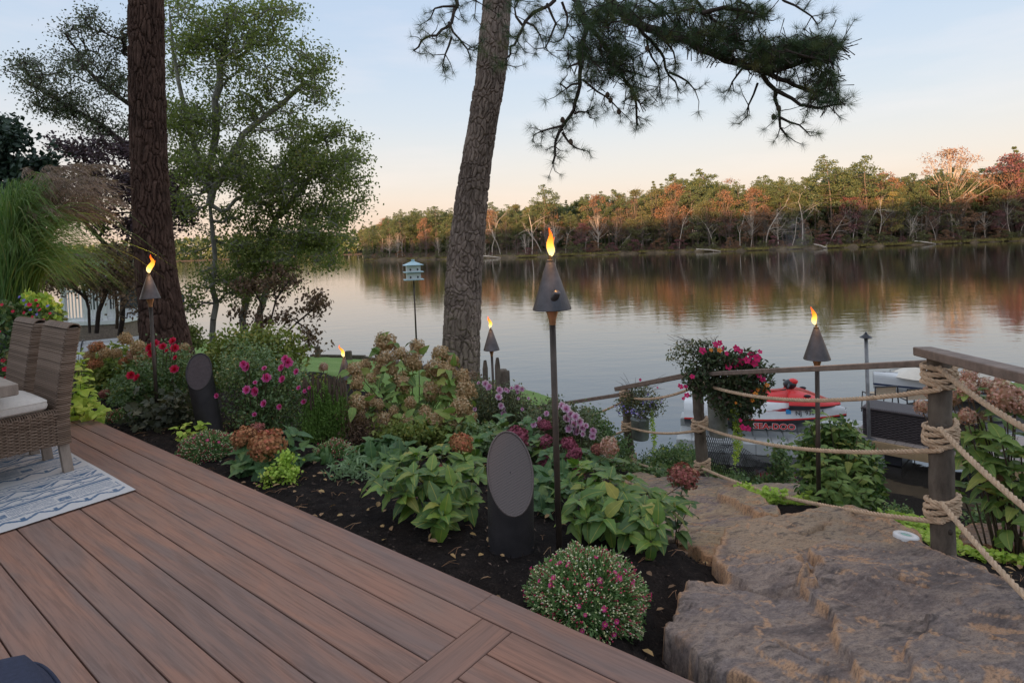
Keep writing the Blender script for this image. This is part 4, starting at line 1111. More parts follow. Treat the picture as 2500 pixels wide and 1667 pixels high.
tree('birch_tree', 'tall green tree with mottled pale trunk right of the left pine', 'tree', 13, [[(490, 812), (492, 740), (490, 640), (488, 560), (480, 480), (478, 430)], [(478, 440), (450, 340), (425, 250), (395, 120), (390, 40)], [(482, 470), (520, 370), (570, 300), (640, 240), (700, 190)], [(478, 430), (490, 320), (500, 200), (520, 80)]],
     [(560, 110, 190, 110), (650, 210, 110, 110), (450, 60, 130, 90), (440, 220, 110, 130), (530, 330, 150, 120), (600, 40, 120, 70), (700, 130, 60, 60), (470, 420, 100, 100), (510, 600, 110, 60), (470, 660, 80, 50), (590, 440, 110, 90), (420, 330, 50, 90), (730, 200, 40, 50), (530, 520, 80, 60)],
     1700, M['lf_green'], M['bark_birch'], .070, 30000, r_tip=.0055, r_max=.17, dz=1.2)
tree('birch_tree', 'lower green tree with two pale stems leaning right over the river', 'tree', 13.6, [[(556, 800), (562, 720), (575, 660), (595, 600), (640, 500), (660, 420)], [(588, 800), (596, 720), (620, 640), (680, 560), (740, 470)], [(640, 500), (700, 420), (770, 360)]],
     [(740, 380, 110, 80), (690, 500, 130, 90), (640, 590, 130, 70), (790, 430, 60, 90), (600, 380, 90, 80), (740, 560, 90, 60), (800, 340, 50, 50), (590, 660, 100, 40), (700, 320, 70, 40)],
     1200, M['lf_green'], M['bark_birch'], .072, 27000, r_tip=.0055, r_max=.12, dz=1.3)
tree('viburnum_shrub', 'twiggy shrub with drooping brown green leaves at the water, right of the pale stems', 'shrub', 12, [[(600, 820), (620, 740), (640, 690), (660, 650)], [(590, 810), (560, 740), (530, 690)], [(610, 800), (680, 740), (720, 710)], [(600, 800), (600, 700), (580, 660)]],
     [(680, 680, 60, 50), (720, 710, 30, 25), (640, 650, 60, 40), (560, 690, 60, 50), (690, 760, 40, 40), (720, 790, 30, 20), (620, 730, 60, 40)], 130, M['lf_brown'], M['twig_dark'], .085, 1500, r_tip=.004, r_max=.02, dz=.5, spread=.12, droop=.5, kind='f')
tree('conifer_tree', 'dark feathery evergreen cut by the left edge of the photo', 'conifer', 10, [[(-30, 800), (-20, 600), (-20, 450), (-30, 280), (-30, 200)]],
     [(-20, 340, 60, 60), (10, 400, 70, 60), (60, 380, 60, 25), (30, 450, 100, 50), (-20, 500, 100, 80), (80, 430, 60, 30), (10, 300, 20, 30)], 260, M['lf_con'], M['twig_dark'], .11, 13000, r_max=.1, dz=.9, spread=.12)
tree('round_shrub', 'round green shrub on the grass beside the left pine base', 'shrub', 11.5, [[(440, 800), (440, 750)]], [(437, 762, 32, 38)], 40, M['lf_green'], M['twig'], .06, 2200, r_max=.02, dz=.4, spread=.08)
# ------------------------------------------------------------------ rope fence
M['post'] = barkmat('weathered_grey_wood', [(.045, .036, .030), (.095, .076, .060), (.15, .125, .10)], 1.4, .6)
M['rail'] = simple('grey_brown_rail', (.135, .10, .082), .7, var=.3, scale=3, bmp=.4, bscale=30, mapscale=(6, 6, 6))
M['rope'] = simple('manila_rope', (.42, .30, .20), .85, var=.22, scale=30, bmp=.7, bscale=260)
def rope_mesh(mb, path, rad, pitch=None, sides=6):
    path = np.array(path, float); L = np.concatenate([[0], np.cumsum(np.linalg.norm(np.diff(path, axis=0), axis=1))])
    pitch = pitch or rad * 6.5; n = max(12, int(L[-1] / pitch * 9)); t = np.linspace(0, L[-1], n)
    c = np.stack([np.interp(t, L, path[:, i]) for i in range(3)], 1)
    T = nrm(np.gradient(c, axis=0)); a = nrm(np.cross(T, [0.02, 0.03, 1.0])); b = np.cross(T, a)
    for k in range(3):
        ph = t / pitch * 2 * math.pi + k * 2.094
        mb.tube(c + .52 * rad * (np.cos(ph)[:, None] * a + np.sin(ph)[:, None] * b), rad * .56, sides, tint=U(.3, .7))
def sag(a, b, s, n=30):
    t = np.linspace(0, 1, n)[:, None]
    return a + (b - a) * t - np.array([0, 0, 1.0]) * (4 * s * t * (1 - t))
fe = empty('rope_fence', (2.16, 3.05, -.37), 'rustic fence of round posts, flat wooden rails and thick twisted ropes beside the stone steps', 'fence')
FO = np.array(fe.location)
def postxy(xb, yb, xt, yt, D): return P(xb, yb, D), P(xt, yt, D)
posts = [(2168, 1310, 2156, 806, 3.05, .054), (1617, 1104, 1600, 866, 5.8, .052), (1450, 1094, 1438, 902, 7.4, .056), (1232, 1045, 1226, 948, 9.2, .055)]
PT = []
for i, (xb, yb, xt, yt, D, r) in enumerate(posts):
    a, b = postxy(xb, yb, xt, yt, D); a[2] -= .2; PT.append((a, b, r))
p0 = np.array([1.93, 1.72, -.3]); PT.insert(0, (p0, p0 + [0, 0, 1.12], .054))
ROPEZ = {0: (.61, .26, -.10), 1: (.665, .36, -.02), 2: (P(1602, 867, 5.8)[2] - .02, P(1602, 972, 5.8)[2], P(1607, 1068, 5.8)[2]), 3: (P(1430, 908, 7.4)[2], P(1435, 975, 7.4)[2], P(1437, 1052, 7.4)[2]), 4: (-1.42, -1.75, -2.1)}
for i, (a, b, r) in enumerate(PT):
    a, b = a - FO, b - FO; n = 26; t = np.linspace(0, 1, n)
    c = a + (b - a) * t[:, None]; c[:, :2] += (rng.normal(size=(n, 2)) * .0015)
    rr = r * (1 + .10 * (1 - t) - .05 * t + .03 * np.sin(t * 13 + i)); mb = MB(); ns = 28
    th = np.linspace(0, 2 * math.pi, ns + 1); TH, TT = np.meshgrid(th, t * np.linalg.norm(b - a) )
    R_ = rr[:, None] * (1 + .05 * (fbm(np.cos(TH) * 2 + 7 * i, np.sin(TH) * 2 + TT * 1.5, 3, i) - .5) + .03 * np.sin(TH * 2 + i))
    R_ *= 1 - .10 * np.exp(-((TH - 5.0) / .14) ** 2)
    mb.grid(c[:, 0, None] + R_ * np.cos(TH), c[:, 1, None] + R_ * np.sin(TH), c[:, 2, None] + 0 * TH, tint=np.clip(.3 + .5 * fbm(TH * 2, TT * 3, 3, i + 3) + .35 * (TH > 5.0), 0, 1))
    mb.lathe([(.001, .004), (rr[-1], 0)], c[-1], ns, tint=.6)
    for k in range(4): # knots
        q = rng.integers(3, n - 2); aa = U(3.4, 5.6); mb.blob(c[q] + [r * .98 * math.cos(aa), r * .98 * math.sin(aa), 0], (.012, .012, .016), 8, 6, tint=.05)
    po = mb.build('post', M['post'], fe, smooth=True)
    if i < 4:
        for j, z in enumerate(ROPEZ[i]):
            mb = MB(); turns = 4; z0 = z - FO[2]; k = 20 * turns; t = np.linspace(0, turns * 2 * math.pi, k)
            cx = np.interp(z, [PT[i][0][2], PT[i][1][2]], [PT[i][0][0], PT[i][1][0]]) - FO[0]; cy = np.interp(z, [PT[i][0][2], PT[i][1][2]], [PT[i][0][1], PT[i][1][1]]) - FO[1]
            rad = .0135 if i < 2 else .014; amp = .012 * np.sin(t + 1.2 * j)
            pth = np.stack([cx + (r * 1.06 + rad + .004 * np.sin(t * .7 + j)) * np.cos(t), cy + (r * 1.06 + rad) * np.sin(t), z0 - .008 + (t / t[-1] - .5) * rad * 2.0 * turns + amp + .006 * np.sin(t * 2.3 + j)], 1)
            rope_mesh(mb, pth, rad, sides=5); mb.build('rope_coil', M['rope'], po)
for i in range(4):
    for j in range(3):
        (a0, b0, r0), (a1, b1, r1) = PT[i], PT[i + 1]; za, zb = ROPEZ[i][j], ROPEZ[i + 1][j]
        A = np.array([*(a0 + (b0 - a0) * (za - a0[2]) / (b0[2] - a0[2]))[:2], za]); B = np.array([*(a1 + (b1 - a1) * (zb - a1[2]) / (b1[2] - a1[2]))[:2], zb])
        if i == 0: A[2] += .02; off = np.array([-r0 - .016, -.02, .0]); o2 = np.array([-.055, -.075, .045])
        else: off = np.array([-.02, -.06, -.045]); o2 = np.array([-.03, -.06, .0])
        if i == 1: off = np.array([-.05, -.075, -.065 if j < 2 else -.05])
        if i == 1 and j == 2: o2[2] = .0
        s_ = {0: .06, 1: .11, 2: .07, 3: .08}[i] * (1 - .15 * j)
        mb = MB(); rope_mesh(mb, sag(A + off, B + o2, s_, 40) - FO, .0135 if i < 2 else .0140); mb.build('rope', M['rope'], fe)
def beam(a, b, h, wd, tint=.5):
    a, b = np.array(a), np.array(b); d = nrm(b - a); s_ = nrm(np.cross(d, [0, 0, 1.0])); u_ = np.cross(s_, d)
    return MB().box((a + b) / 2, (wd / 2, np.linalg.norm(b - a) / 2, h / 2), rot=np.stack([s_, d, u_], 1), bev=.004)
tA, tB = P(2118, 806, 3.12), P(2390, 866, 2.30)
beam(tA + [0, 0, .0] - FO, PT[0][1] + nrm(PT[0][1] - tA) * .3 + [0, 0, .02] - FO + [0, 0, .0], .045, .09).build('handrail', M['rail'], fe)
beam(P(1592, 860, 5.72) - FO, P(2170, 832, 3.10) - FO, .035, .085).build('handrail', M['rail'], fe)
beam(P(1418, 893, 7.32) - FO, P(1622, 853, 5.70) - FO + [0, 0, .0], .05, .085).build('handrail', M['rail'], fe)
beam(P(1180, 944, 9.4) - FO, P(1450, 893, 7.36) - FO - [0, 0, .05], .045, .08).build('handrail', M['rail'], fe)

# ------------------------------------------------------------------ torches and speakers
M['cone'] = simple('dark_patinated_metal', (.060, .058, .062), .42, .75, var=.35, scale=9, bmp=.2, bscale=40)
M['pole'] = simple('dark_bronze_pole', (.055, .042, .034), .5, .5, var=.4, scale=6, bmp=.2)
M['copper'] = simple('copper_collar', (.36, .19, .10), .4, .7, var=.25, scale=20)
def flamemat():
    m_, nt, bs = newmat('flame'); em = nt.nodes.new('ShaderNodeEmission')
    nt.links.new(ramp(nt, attr(nt), [(1.0, .10, .01), (1.0, .26, .02), (1.0, .50, .07), (1.0, .75, .30)]), em.inputs[0]); em.inputs[1].default_value = 1.7
    nt.links.new(em.outputs[0], nt.nodes['Material Output'].inputs[0]); return m_
M['flame'] = flamemat()
def torch(base, zc, hc, rc, label, lean=0.0, fl=.11, cup=False, rp=.0155):
    e = empty('garden_torch', base, label, 'torch', 'cone topped garden torches'); H = zc - base[2]
    tilt = lambda z: np.array([lean * z, 0, 0])
    MB().tube([[0, 0, -.1], tilt(H - .05) + [0, 0, H - .05]], rp, 12).build('pole', M['pole'], e, smooth=True)
    o = tilt(H); rt = rc * .22
    MB().lathe([(rp * 1.02, -.075), (rp * 1.15, -.05), (rp * 1.9, -.012), (rp * 2.0, .01)], o + [0, 0, H], 20).build('collar', M['copper'], e, smooth=True)
    MB().lathe([(rc * .97, .004), (rc, 0), (rc * 1.02, .003), (rt, hc), (rt * .9, hc), (rt * .9, hc + .012), (rt * .4, hc + .014)], o + [0, 0, H], 40, capt=True).build('cone', M['cone'], e, smooth=False)
    mb = MB().tube([o + [0, 0, H + hc + .01], o + [0, 0, H + hc + .035]], .008, 8); mb.build('wick', simple('black_wick', (.01, .01, .01), .9), e)
    n = 14; t = np.linspace(0, 1, n); c = o + np.stack([.012 * np.sin(t * 7 + H * 9) * t + lean * t * fl * 0, .006 * np.sin(t * 5), H + hc + .03 + t * fl], 1)
    flx_ = FLX.get(label, 0); c[:, 0] += flx_ * t * fl + fl * .05 * np.sin(t * 9 + flx_ * 9)
    r_ = fl * .13 * np.array([.35, .7, .95, 1.05, 1.05, 1, .92, .8, .68, .55, .42, .3, .16, .02])
    mb = MB().tube(c, r_, 10, tint=np.clip(1.1 - t * 1.25, 0, 1)); k2 = 9
    mb.tube(c[:k2] + np.stack([t[:k2] * fl * .22 * (1 if flx_ > 0 else -1), 0 * t[:k2], t[:k2] * fl * .08], 1), r_[:k2] * np.linspace(.8, .05, k2), 8, tint=np.clip(.9 - t[:k2] * 1.5, 0, 1)); mb.build('flame', M['flame'], e, smooth=True)
    if cup:
        rt_ = roty(.5) @ rotx(.5); c0 = o + [.012, -rc * .72, H + hc * .30]
        mb = MB().lathe([(.026, -.04), (.027, -.038), (.017, .022), (.015, .03), (.001, .032)], c0, 20, rot=rt_)
        mb.lathe([(.001, -.030), (.025, -.039)], c0, 20, rot=rt_, mi=1)
        mb.tube([c0 + [-.003, .005, .03], c0 + [0, .012, .05], [0, -rc * .45, H + hc * .55]], .0015, 5); mb.build('snuffer_cup', [M['cone'], M['pole']], e, smooth=True)
    li = bpy.data.lights.new('flame_glow', 'POINT'); li.energy = 2.6 * (fl / .11) ** 2; li.color = (1, .48, .14); li.shadow_soft_size = .03; lo = bpy.data.objects.new('flame_glow', li); lo.location = tuple(c[6] + [0, -.04, .02]); lo.parent = e; col.objects.link(lo)
    return e
FLX = {}
def torch_at(xc, yc, D, coneh_px, conew_px, xb, yb, label, fl_px=30, flx=0.0, **k):
    c = P(xc, yc, D); b = P(xb, yb, D); b[2] = max(gz(b[0], b[1]), b[2] - .5) if yb is not None else b[2]
    FLX[label] = flx; lean = (c[0] - b[0]) / (c[2] - b[2])
    return torch(b, c[2], coneh_px * PXM * D, conew_px * cs(xc) * PXM * D / 2, label, lean, fl=fl_px * PXM * D, **k)
torch_at(1268, 711, 2.95, 109, 88, 1285, 1280, 'nearest and tallest garden torch, with a small snuffer cup hanging on its cone', 66, .06, cup=True)
torch_at(345, 686, 5.5, 52, 50, 363, 970, 'lit torch standing in front of the left pine trunk', 42, .3)
torch_at(1129, 804, 7.35, 46, 37, 1136, 930, 'small lit torch just right of the middle pine trunk, by two pickets', 28, -.15)
torch_at(1876.5, 825, 4.26, 71, 64, 1880, 1140, 'lit torch rising out of the leafy shrub behind the ropes', 42, -.25)
torch_at(793, 870, 7.5, 46, 38, 797, 905, 'short torch nearly buried between the veronica and the tan hydrangea', 28, -.35)

M['speaker'] = simple('black_textured_metal', (.022, .019, .020), .55, .2, var=.3, scale=10, bmp=.35, bscale=420)
def grillemat():
    m_, nt, bs = newmat('perforated_grille'); v = nt.nodes.new('ShaderNodeTexVoronoi'); v.inputs['Randomness'].default_value = 0.0; v.inputs['Scale'].default_value = 260
    co = nt.nodes.new('ShaderNodeTexCoord'); nt.links.new(co.outputs['Object'], v.inputs['Vector'])
    c = ramp(nt, v.outputs['Distance'], [(.012, .010, .010), (.17, .135, .125)], [.32, .42]); nt.links.new(c, bs.inputs['Base Color'])
    bs.inputs['Roughness'].default_value = .5; bs.inputs['Metallic'].default_value = .25; bump(nt, bs, v.outputs['Distance'], .4, .002); return m_
M['grille'] = grillemat()
M['grille_dark'] = simple('dark_mesh_grille', (.035, .026, .028), .6, .2, var=.3, scale=50, bmp=.4, bscale=400)
def speaker(xt, yt, yb_cut, xb, yb, wpx, D, label, face=0.0, gm='grille', yaw=0.0):
    c = P(xt, (yt + yb_cut) / 2, D); b = P(xb, yb, D); e = empty('garden_speaker', b, label, 'speaker', 'slant topped garden speakers')
    r = wpx * cs(xt) * PXM * D / 2; hh = (yb_cut - yt) * PXM * D / 2; ax = c - b; n = 56; th = np.linspace(0, 2 * math.pi, n, endpoint=False) + yaw
    ring = np.stack([r * np.cos(th), r * np.sin(th), 0 * th], 1); side = np.cos(th - (math.pi / 2 + face)) # 1 = away from camera (top), -1 = near
    top = ring + ax; top[:, 2] += hh * side * .96
    low = ring + ax * -.12
    mb = MB(); V = np.concatenate([low, ring * 1 + ax * .3 + [0, 0, 0], top]); i = np.arange(2)[:, None] * n; j = np.arange(n)[None]; j2 = (j + 1) % n
    mb.add(V, np.stack([i + j, i + j2, i + n + j2, i + n + j], -1).reshape(-1, 4)); mb.build('housing', M['speaker'], e, smooth=True)
    rim = np.concatenate([top, top[:1], top[1:2]]); cen = ax.copy()
    mb = MB().tube(cen + (rim - cen) * .975, .0055, 8, cap=False); mb.build('rim', M['grille'] if gm == 'grille' else M['speaker'], e, smooth=True)
    mb = MB(); rings = [cen + (top - cen) * f + nrm(np.cross(top[3] - cen, top[17] - cen)) * 0 for f in (.96, .6, .25, .02)]
    V = np.concatenate(rings); i = np.arange(3)[:, None] * n
    mb.add(V, np.stack([i + j, i + j2, i + n + j2, i + n + j], -1).reshape(-1, 4)); mb.build('grille', M[gm], e)
speaker(1172, 1000, 1170, 1175, 1288, 107, 3.03, 'large dark slant cut garden speaker with pale perforated grille, in the centre bed', face=.15)
speaker(457, 813, 893, 484, 990, 61, 5.2, 'black slant cut garden speaker leaning left of the pink roses', face=.35, gm='grille_dark')

# ------------------------------------------------------------------ plants: pieces
ALB[0] = 2.05
def bigleaf(seed, L=1.0, wd=.56, droop=.28, cup_=.10, lobes=False):
    g = np.random.default_rng(seed); nu, nv = 9, 5; t = np.linspace(0, 1, nu); s = np.linspace(-1, 1, nv)
    wv = wd / 2 * (np.sin(np.clip(t, 0, 1) ** .75 * math.pi) ** .85) * (1 - .15 * t) + .004
    if lobes: wv *= 1 + .5 * np.abs(np.sin(t * math.pi * 2.2))
    T_, S_ = np.meshgrid(t, s, indexing='ij'); tw = g.uniform(-.2, .2)
    X = S_ * wv[:, None] * (1 + .05 * g.normal(size=T_.shape) * (np.abs(S_) > .9)); Y = T_ * 1.0 - .05 * np.abs(S_) * wv[:, None]
    Z = -droop * T_ ** 2 + cup_ * np.abs(S_) * wv[:, None] * 2.2 + .03 * np.sin(T_ * 17 + g.uniform(0, 6)) * np.abs(S_) + tw * X * T_ + .08 * T_
    return MB().grid(X, Y, Z).mesh('leaf', [], True)
def leafset(key, mat, n=4, **k):
    out = []
    for i in range(n):
        me = bigleaf(hash(key) % 1000 + i if False else sum(map(ord, key)) + i, droop=[.15, .3, .5, .75][i % 4], **k); me.materials.append(mat); out.append(me)
    return out
M['hyd_light'] = leafmat('light_hydrangea_leaf', [(.028, .075, .018), (.055, .125, .022), (.12, .19, .03), (.030, .080, .028), (.07, .14, .024), (.24, .20, .03)], [0, .25, .5, .7, .93, 1], trans=.2, big=True, objrand=True, rough=.36, spec=.55)
M['hyd_dark'] = leafmat('dark_hydrangea_leaf', [(.025, .060, .022), (.045, .095, .032), (.035, .08, .035), (.065, .12, .035), (.10, .13, .035)], trans=.15, big=True, objrand=True, rough=.4)
M['hyd_bush'] = leafmat('hydrangea_bush_leaf', [(.05, .10, .03), (.095, .155, .04), (.14, .20, .05), (.22, .21, .05)], [0, .4, .85, 1], trans=.25, big=True, objrand=True)
LS = {'light': leafset('light', M['hyd_light'], wd=.60), 'dark': leafset('dark', M['hyd_dark'], wd=.60), 'bush': leafset('bush', M['hyd_bush'], wd=.58),
      'lime': None}
M['lime'] = leafmat('lime_leaf', [(.20, .30, .04), (.30, .42, .06), (.40, .50, .09)], trans=.25, objrand=True, big=True)
M['lime_s'] = leafmat('lime_small_leaves', [(.16, .24, .04), (.28, .38, .06), (.42, .46, .10)], trans=.25)
LS['lime'] = leafset('lime', M['lime'], wd=.75, lobes=True)
def headmat(name, cols): return leafmat(name, cols, trans=.2, rough=.7)
M['h_tan'] = headmat('tan_pink_florets', [(.17, .14, .055), (.31, .19, .10), (.42, .27, .16), (.52, .33, .23)])
M['h_pink'] = headmat('dusty_pink_florets', [(.22, .17, .08), (.38, .19, .15), (.48, .24, .21), (.56, .38, .28)])
M['h_red'] = headmat('dark_red_florets', [(.10, .09, .04), (.20, .055, .055), (.30, .09, .09), (.34, .19, .12)])
M['h_brown'] = headmat('rusty_brown_florets', [(.12, .085, .04), (.24, .11, .05), (.36, .17, .08), (.40, .10, .07)])
M['h_purple'] = headmat('wine_florets', [(.10, .03, .04), (.20, .045, .075), (.30, .09, .13)])
def headmesh(seed, mat, shape=(1, 1, 1), n=420, fl=.17):
    g = np.random.default_rng(seed); z = g.uniform(-.75, 1, n); th = g.uniform(0, 6.28, n); r = np.sqrt(1 - z * z)
    d = np.stack([r * np.cos(th), r * np.sin(th), z], 1); rad = (g.uniform(.72, 1.0, n) + .10 * np.sin(th * 3 + z * 5 + seed))[:, None]
    p = d * rad * np.array(shape); nn = nrm(d + g.normal(size=(n, 3)) * .45); mb = MB()
    tv = np.clip(g.normal(.5, .2, n) + .18 * z, 0, 1)
    for k in range(2):
        a = nrm(np.cross(nn, g.normal(size=(n, 3)))); b = np.cross(nn, a)
        for s_ in ((a, b), (b, a)):
            mb.leaf(p - s_[0] * fl * .5, s_[0], nn, fl, fl * .42, 'd', tint=tv, bend=-.12)
        p = p + nn * .01 + b * .02
    mb.blob((0, 0, 0), np.array(shape) * .62, 12, 8, tint=.2, jit=.12)
    me = mb.mesh('flower_head', mat); return me
HM = {k: [headmesh(i + j * 7, M['h_' + k], sh, int(n_ * 1.15), .24) for i in range(3)] for j, (k, sh, n_) in enumerate([('tan', (1, 1, 1.12), 420), ('pink', (1, 1, 1.15), 420), ('red', (1, 1, .78), 380), ('brown', (1, 1, .8), 420), ('purple', (1, 1, .62), 340)])}
def stemtube(mb, a, b, r, bow=.12, n=9):
    t = np.linspace(0, 1, n)[:, None]; h = np.array([b[0] - a[0], b[1] - a[1], 0])
    c = a + (b - a) * t - h * bow * np.sin(math.pi * t) + rng.normal(size=3) * .01 * np.sin(math.pi * t)
    mb.tube(c, np.linspace(r, r * .55, n), 6); return c
def leafy(name, label, cat, base, tips, ls, lsz, nodes=5, heads=None, hk=None, stem_r=.004, top=5, smat=None, group=None, spread=0.75, start=.35, fill=0, topd=.3):
    """shrub with opposite leaves: every leaf is a part"""
    e = empty(name, base, label, cat, group); sb = MB(); b0 = np.array(base)
    for tx, ty, tD in tips:
        tip = P(tx, ty, tD) - b0; st = rng.normal(size=3) * [.03, .03, 0]
        c = stemtube(sb, st + [0, 0, -.02], tip, stem_r)
        a0 = U(0, 3.14)
        for k in range(nodes):
            f = start + (1 - start) * (k + .5) / nodes; q = c[min(len(c) - 1, int(f * (len(c) - 1) + .5))]
            ax = nrm(c[-1] - c[0]); u_ = nrm(np.cross(ax, [math.cos(a0), math.sin(a0), .05])); v_ = np.cross(ax, u_)
            for s_ in (1, -1):
                d = nrm(u_ * s_ + ax * U(.1, .5) + rng.normal(size=3) * .15); L = lsz * U(.75, 1.15)
                inst('leaf', ls[rng.integers(len(ls))], e, q + d * .012, d, nrm(ax * 1.2 + [0, -.25, .5] - d * .2), L)
            a0 += 1.57 + U(-.3, .3)
        for k in range(top):
            a = k * 6.283 / max(top, 1) + U(-.3, .3); d = nrm([math.cos(a), math.sin(a), U(.1, topd * 2)])
            inst('leaf', ls[rng.integers(len(ls))], e, c[-1] + d * .008, d, nrm([0, -.2, 1]), lsz * U(.55, .95))
    for k in range(fill):
        tx, ty, tD = tips[rng.integers(len(tips))]; tip = P(tx, ty, tD) - b0; q = tip * U(.3, .9) + rng.normal(size=3) * .05
        d = nrm(rng.normal(size=3) + [0, -.3, .3]); inst('leaf', ls[rng.integers(len(ls))], e, q, d, nrm(rng.normal(size=3) * .4 + [0, -.3, 1]), lsz * U(.6, 1.1))
    for h in (heads or []):
        hx, hy, hD, hw = h[:4]; kk = h[4] if len(h) > 4 else hk
        q = P(hx, hy, hD) - b0; r = hw * cs(hx) * PXM * hD / 2
        inst('flower_head', HM[kk][rng.integers(3)], e, q, nrm(rng.normal(size=3) + [2.0, 0, 0]), nrm([rng.normal() * .2, -.2, 1]), r)
        stemtube(sb, q * [.3, .3, 0] + [0, 0, 0], q - [0, 0, r * .5], stem_r * .9)
    sb.build('stems', smat or M['twig'], e, smooth=True)
    return e
def gb(xd, yd, D):
    q = P(xd, yd, D); q[2] = gz(q[0], q[1]); return q
# foreground hydrangeas
leafy('hydrangea_plant', 'light green leafy hydrangea left of the big speaker, one leaf turned yellow', 'hydrangea', gb(1010, 1190, 3.45),
      [(870, 1100, 3.4), (905, 1085, 3.5), (960, 1045, 3.55), (1015, 1040, 3.6), (1070, 1060, 3.5), (1090, 1095, 3.4), (990, 1085, 3.35), (930, 1130, 3.3), (1040, 1120, 3.25), (1010, 1160, 3.15), (1075, 1150, 3.3), (1000, 1200, 3.1), (880, 1120, 3.25), (950, 1090, 3.3), (1045, 1085, 3.35), (1020, 1185, 3.1), (920, 1060, 3.5)],
      LS['light'], .12, 4, heads=[(1060, 1018, 3.65, 56, 'brown'), (1018, 1085, 3.5, 46, 'red')], top=5, start=.5)
leafy('hydrangea_plant', 'hydrangea with large light green leaves right of the nearest torch', 'hydrangea', gb(1430, 1215, 3.35),
      [(1310, 1110, 3.5), (1330, 1070, 3.6), (1365, 1080, 3.6), (1400, 1100, 3.4), (1450, 1105, 3.5), (1490, 1130, 3.4), (1520, 1150, 3.3), (1550, 1165, 3.35), (1420, 1150, 3.15), (1370, 1150, 3.2), (1470, 1190, 3.05), (1510, 1210, 3.0), (1495, 1245, 2.95), (1330, 1150, 3.2), (1350, 1195, 3.1), (1440, 1225, 3.0), (1320, 1190, 3.2), (1390, 1190, 3.05), (1430, 1130, 3.3), (1480, 1160, 3.15), (1345, 1120, 3.4)],
      LS['light'], .12, 4, top=5, start=.5, heads=[(1570, 1094, 3.6, 74, 'red')])
leafy('hydrangea_plant', 'dark leaved stem rising to the dark red flower head above the tan boulder', 'hydrangea', gb(1545, 1215, 3.5), [(1568, 1118, 3.6), (1545, 1150, 3.5), (1585, 1160, 3.5)], LS['dark'], .10, 3, top=4)
leafy('hydrangea_plant', 'hydrangea with wine coloured flower heads behind the big speaker', 'hydrangea', gb(1270, 1110, 4.2),
      [(1130, 1000, 4.4), (1180, 985, 4.6), (1230, 1010, 4.4), (1150, 960, 4.6), (1210, 975, 4.6), (1260, 1040, 4.2), (1300, 1050, 4.2), (1340, 1070, 4.2), (1380, 1060, 4.3), (1250, 1090, 4.0), (1300, 1100, 4.0), (1240, 1130, 3.9), (1350, 1040, 4.4), (1410, 1060, 4.4)],
      LS['dark'], .125, 3, heads=[(1190, 1002, 4.3, 60, 'purple'), (1252, 1014, 4.35, 40, 'purple'), (1306, 1019, 4.3, 42, 'purple'), (1250, 976, 4.6, 36, 'purple'), (1318, 1048, 4.2, 52, 'purple'), (1372, 1032, 4.4, 34, 'red'), (1399, 1027, 4.3, 46, 'pink'), (1335, 1078, 4.1, 36, 'purple'), (1255, 1060, 4.2, 40, 'purple')], start=.45, fill=20)
leafy('hydrangea_plant', 'dark leaved hydrangea without flowers behind the light green one', 'hydrangea', gb(880, 1090, 4.5),
      [(830, 1030, 4.5), (860, 1015, 4.6), (900, 1010, 4.6), (930, 1025, 4.5), (850, 1060, 4.3), (895, 1060, 4.2), (940, 1050, 4.3), (820, 1060, 4.4), (910, 1085, 4.1)], LS['dark'], .13, 4, start=.3, fill=30)
leafy('hydrangea_plant', 'small hydrangea with two rusty mophead flowers near the deck edge', 'hydrangea', gb(600, 1075, 4.25),
      [(560, 1040, 4.2), (545, 1065, 4.15), (585, 1060, 4.1), (600, 1075, 4.0), (680, 1000, 4.4), (690, 1030, 4.3), (650, 1060, 4.1), (560, 1080, 4.05), (620, 1085, 4.0), (700, 1060, 4.3)], LS['dark'], .13, 4, heads=[(614, 1022, 4.1, 92, 'brown'), (560, 1004, 4.3, 64, 'brown'), (590, 985, 4.4, 40, 'red')], start=.4)
bh = [(886, 790, 58), (885, 828, 62), (920, 815, 40), (962, 800, 46), (1010, 815, 46), (1030, 850, 44), (900, 850, 30), (948, 832, 50), (1000, 850, 52), (1045, 830, 30), (1060, 870, 44), (1068, 900, 56), (1060, 935, 52), (925, 880, 50), (868, 858, 36), (840, 840, 36),
      (812, 850, 44), (820, 880, 40), (856, 870, 30), (990, 900, 44), (945, 925, 30), (870, 930, 34), (1025, 900, 40), (1030, 955, 36), (905, 945, 30), (975, 950, 40), (1000, 965, 44), (850, 925, 44), (820, 925, 44), (935, 970, 44), (880, 965, 40), (1040, 975, 50), (830, 960, 34), (1080, 960, 34)]
BH = empty('hydrangea_bush', gb(950, 990, 5.7), 'large hydrangea bush covered in dried tan and pink flower cones, left of the middle trunk', 'hydrangea')
bo = np.array(BH.location); sb = MB(); tb = []
for hx, hy, hw in bh:
    D = 5.9 - (hy - 780) / 220 * .9 + U(-.15, .15); q = P(hx + U(-3, 3), hy, D) - bo; r = hw * PXM * D / 2
    inst('flower_head', HM['tan'][rng.integers(3)], BH, q, nrm(rng.normal(size=3) + [2, 0, 0]), nrm(rng.normal(size=3) * .3 + [0, -.3, 1]), (r * U(.78, .95), r * U(.78, .95), r * U(.88, 1.12)))
    c = stemtube(sb, np.array([q[0] * .25, q[1] * .25, -.02]), q, .006); tb.append(c)
for k in range(290):
    c = tb[rng.integers(len(tb))]; q = c[rng.integers(4, 9)] + rng.normal(size=3) * .03 + [0, -.08, 0]; d = nrm(rng.normal(size=3) * [1, 1, .5] + [0, -.35, .05])
    inst('leaf', LS['bush'][rng.integers(4)], BH, q + d * .03, d, nrm(rng.normal(size=3) * .4 + [0, -.3, 1]), U(.09, .16))
sb.build('stems', M['twig'], BH, smooth=True)
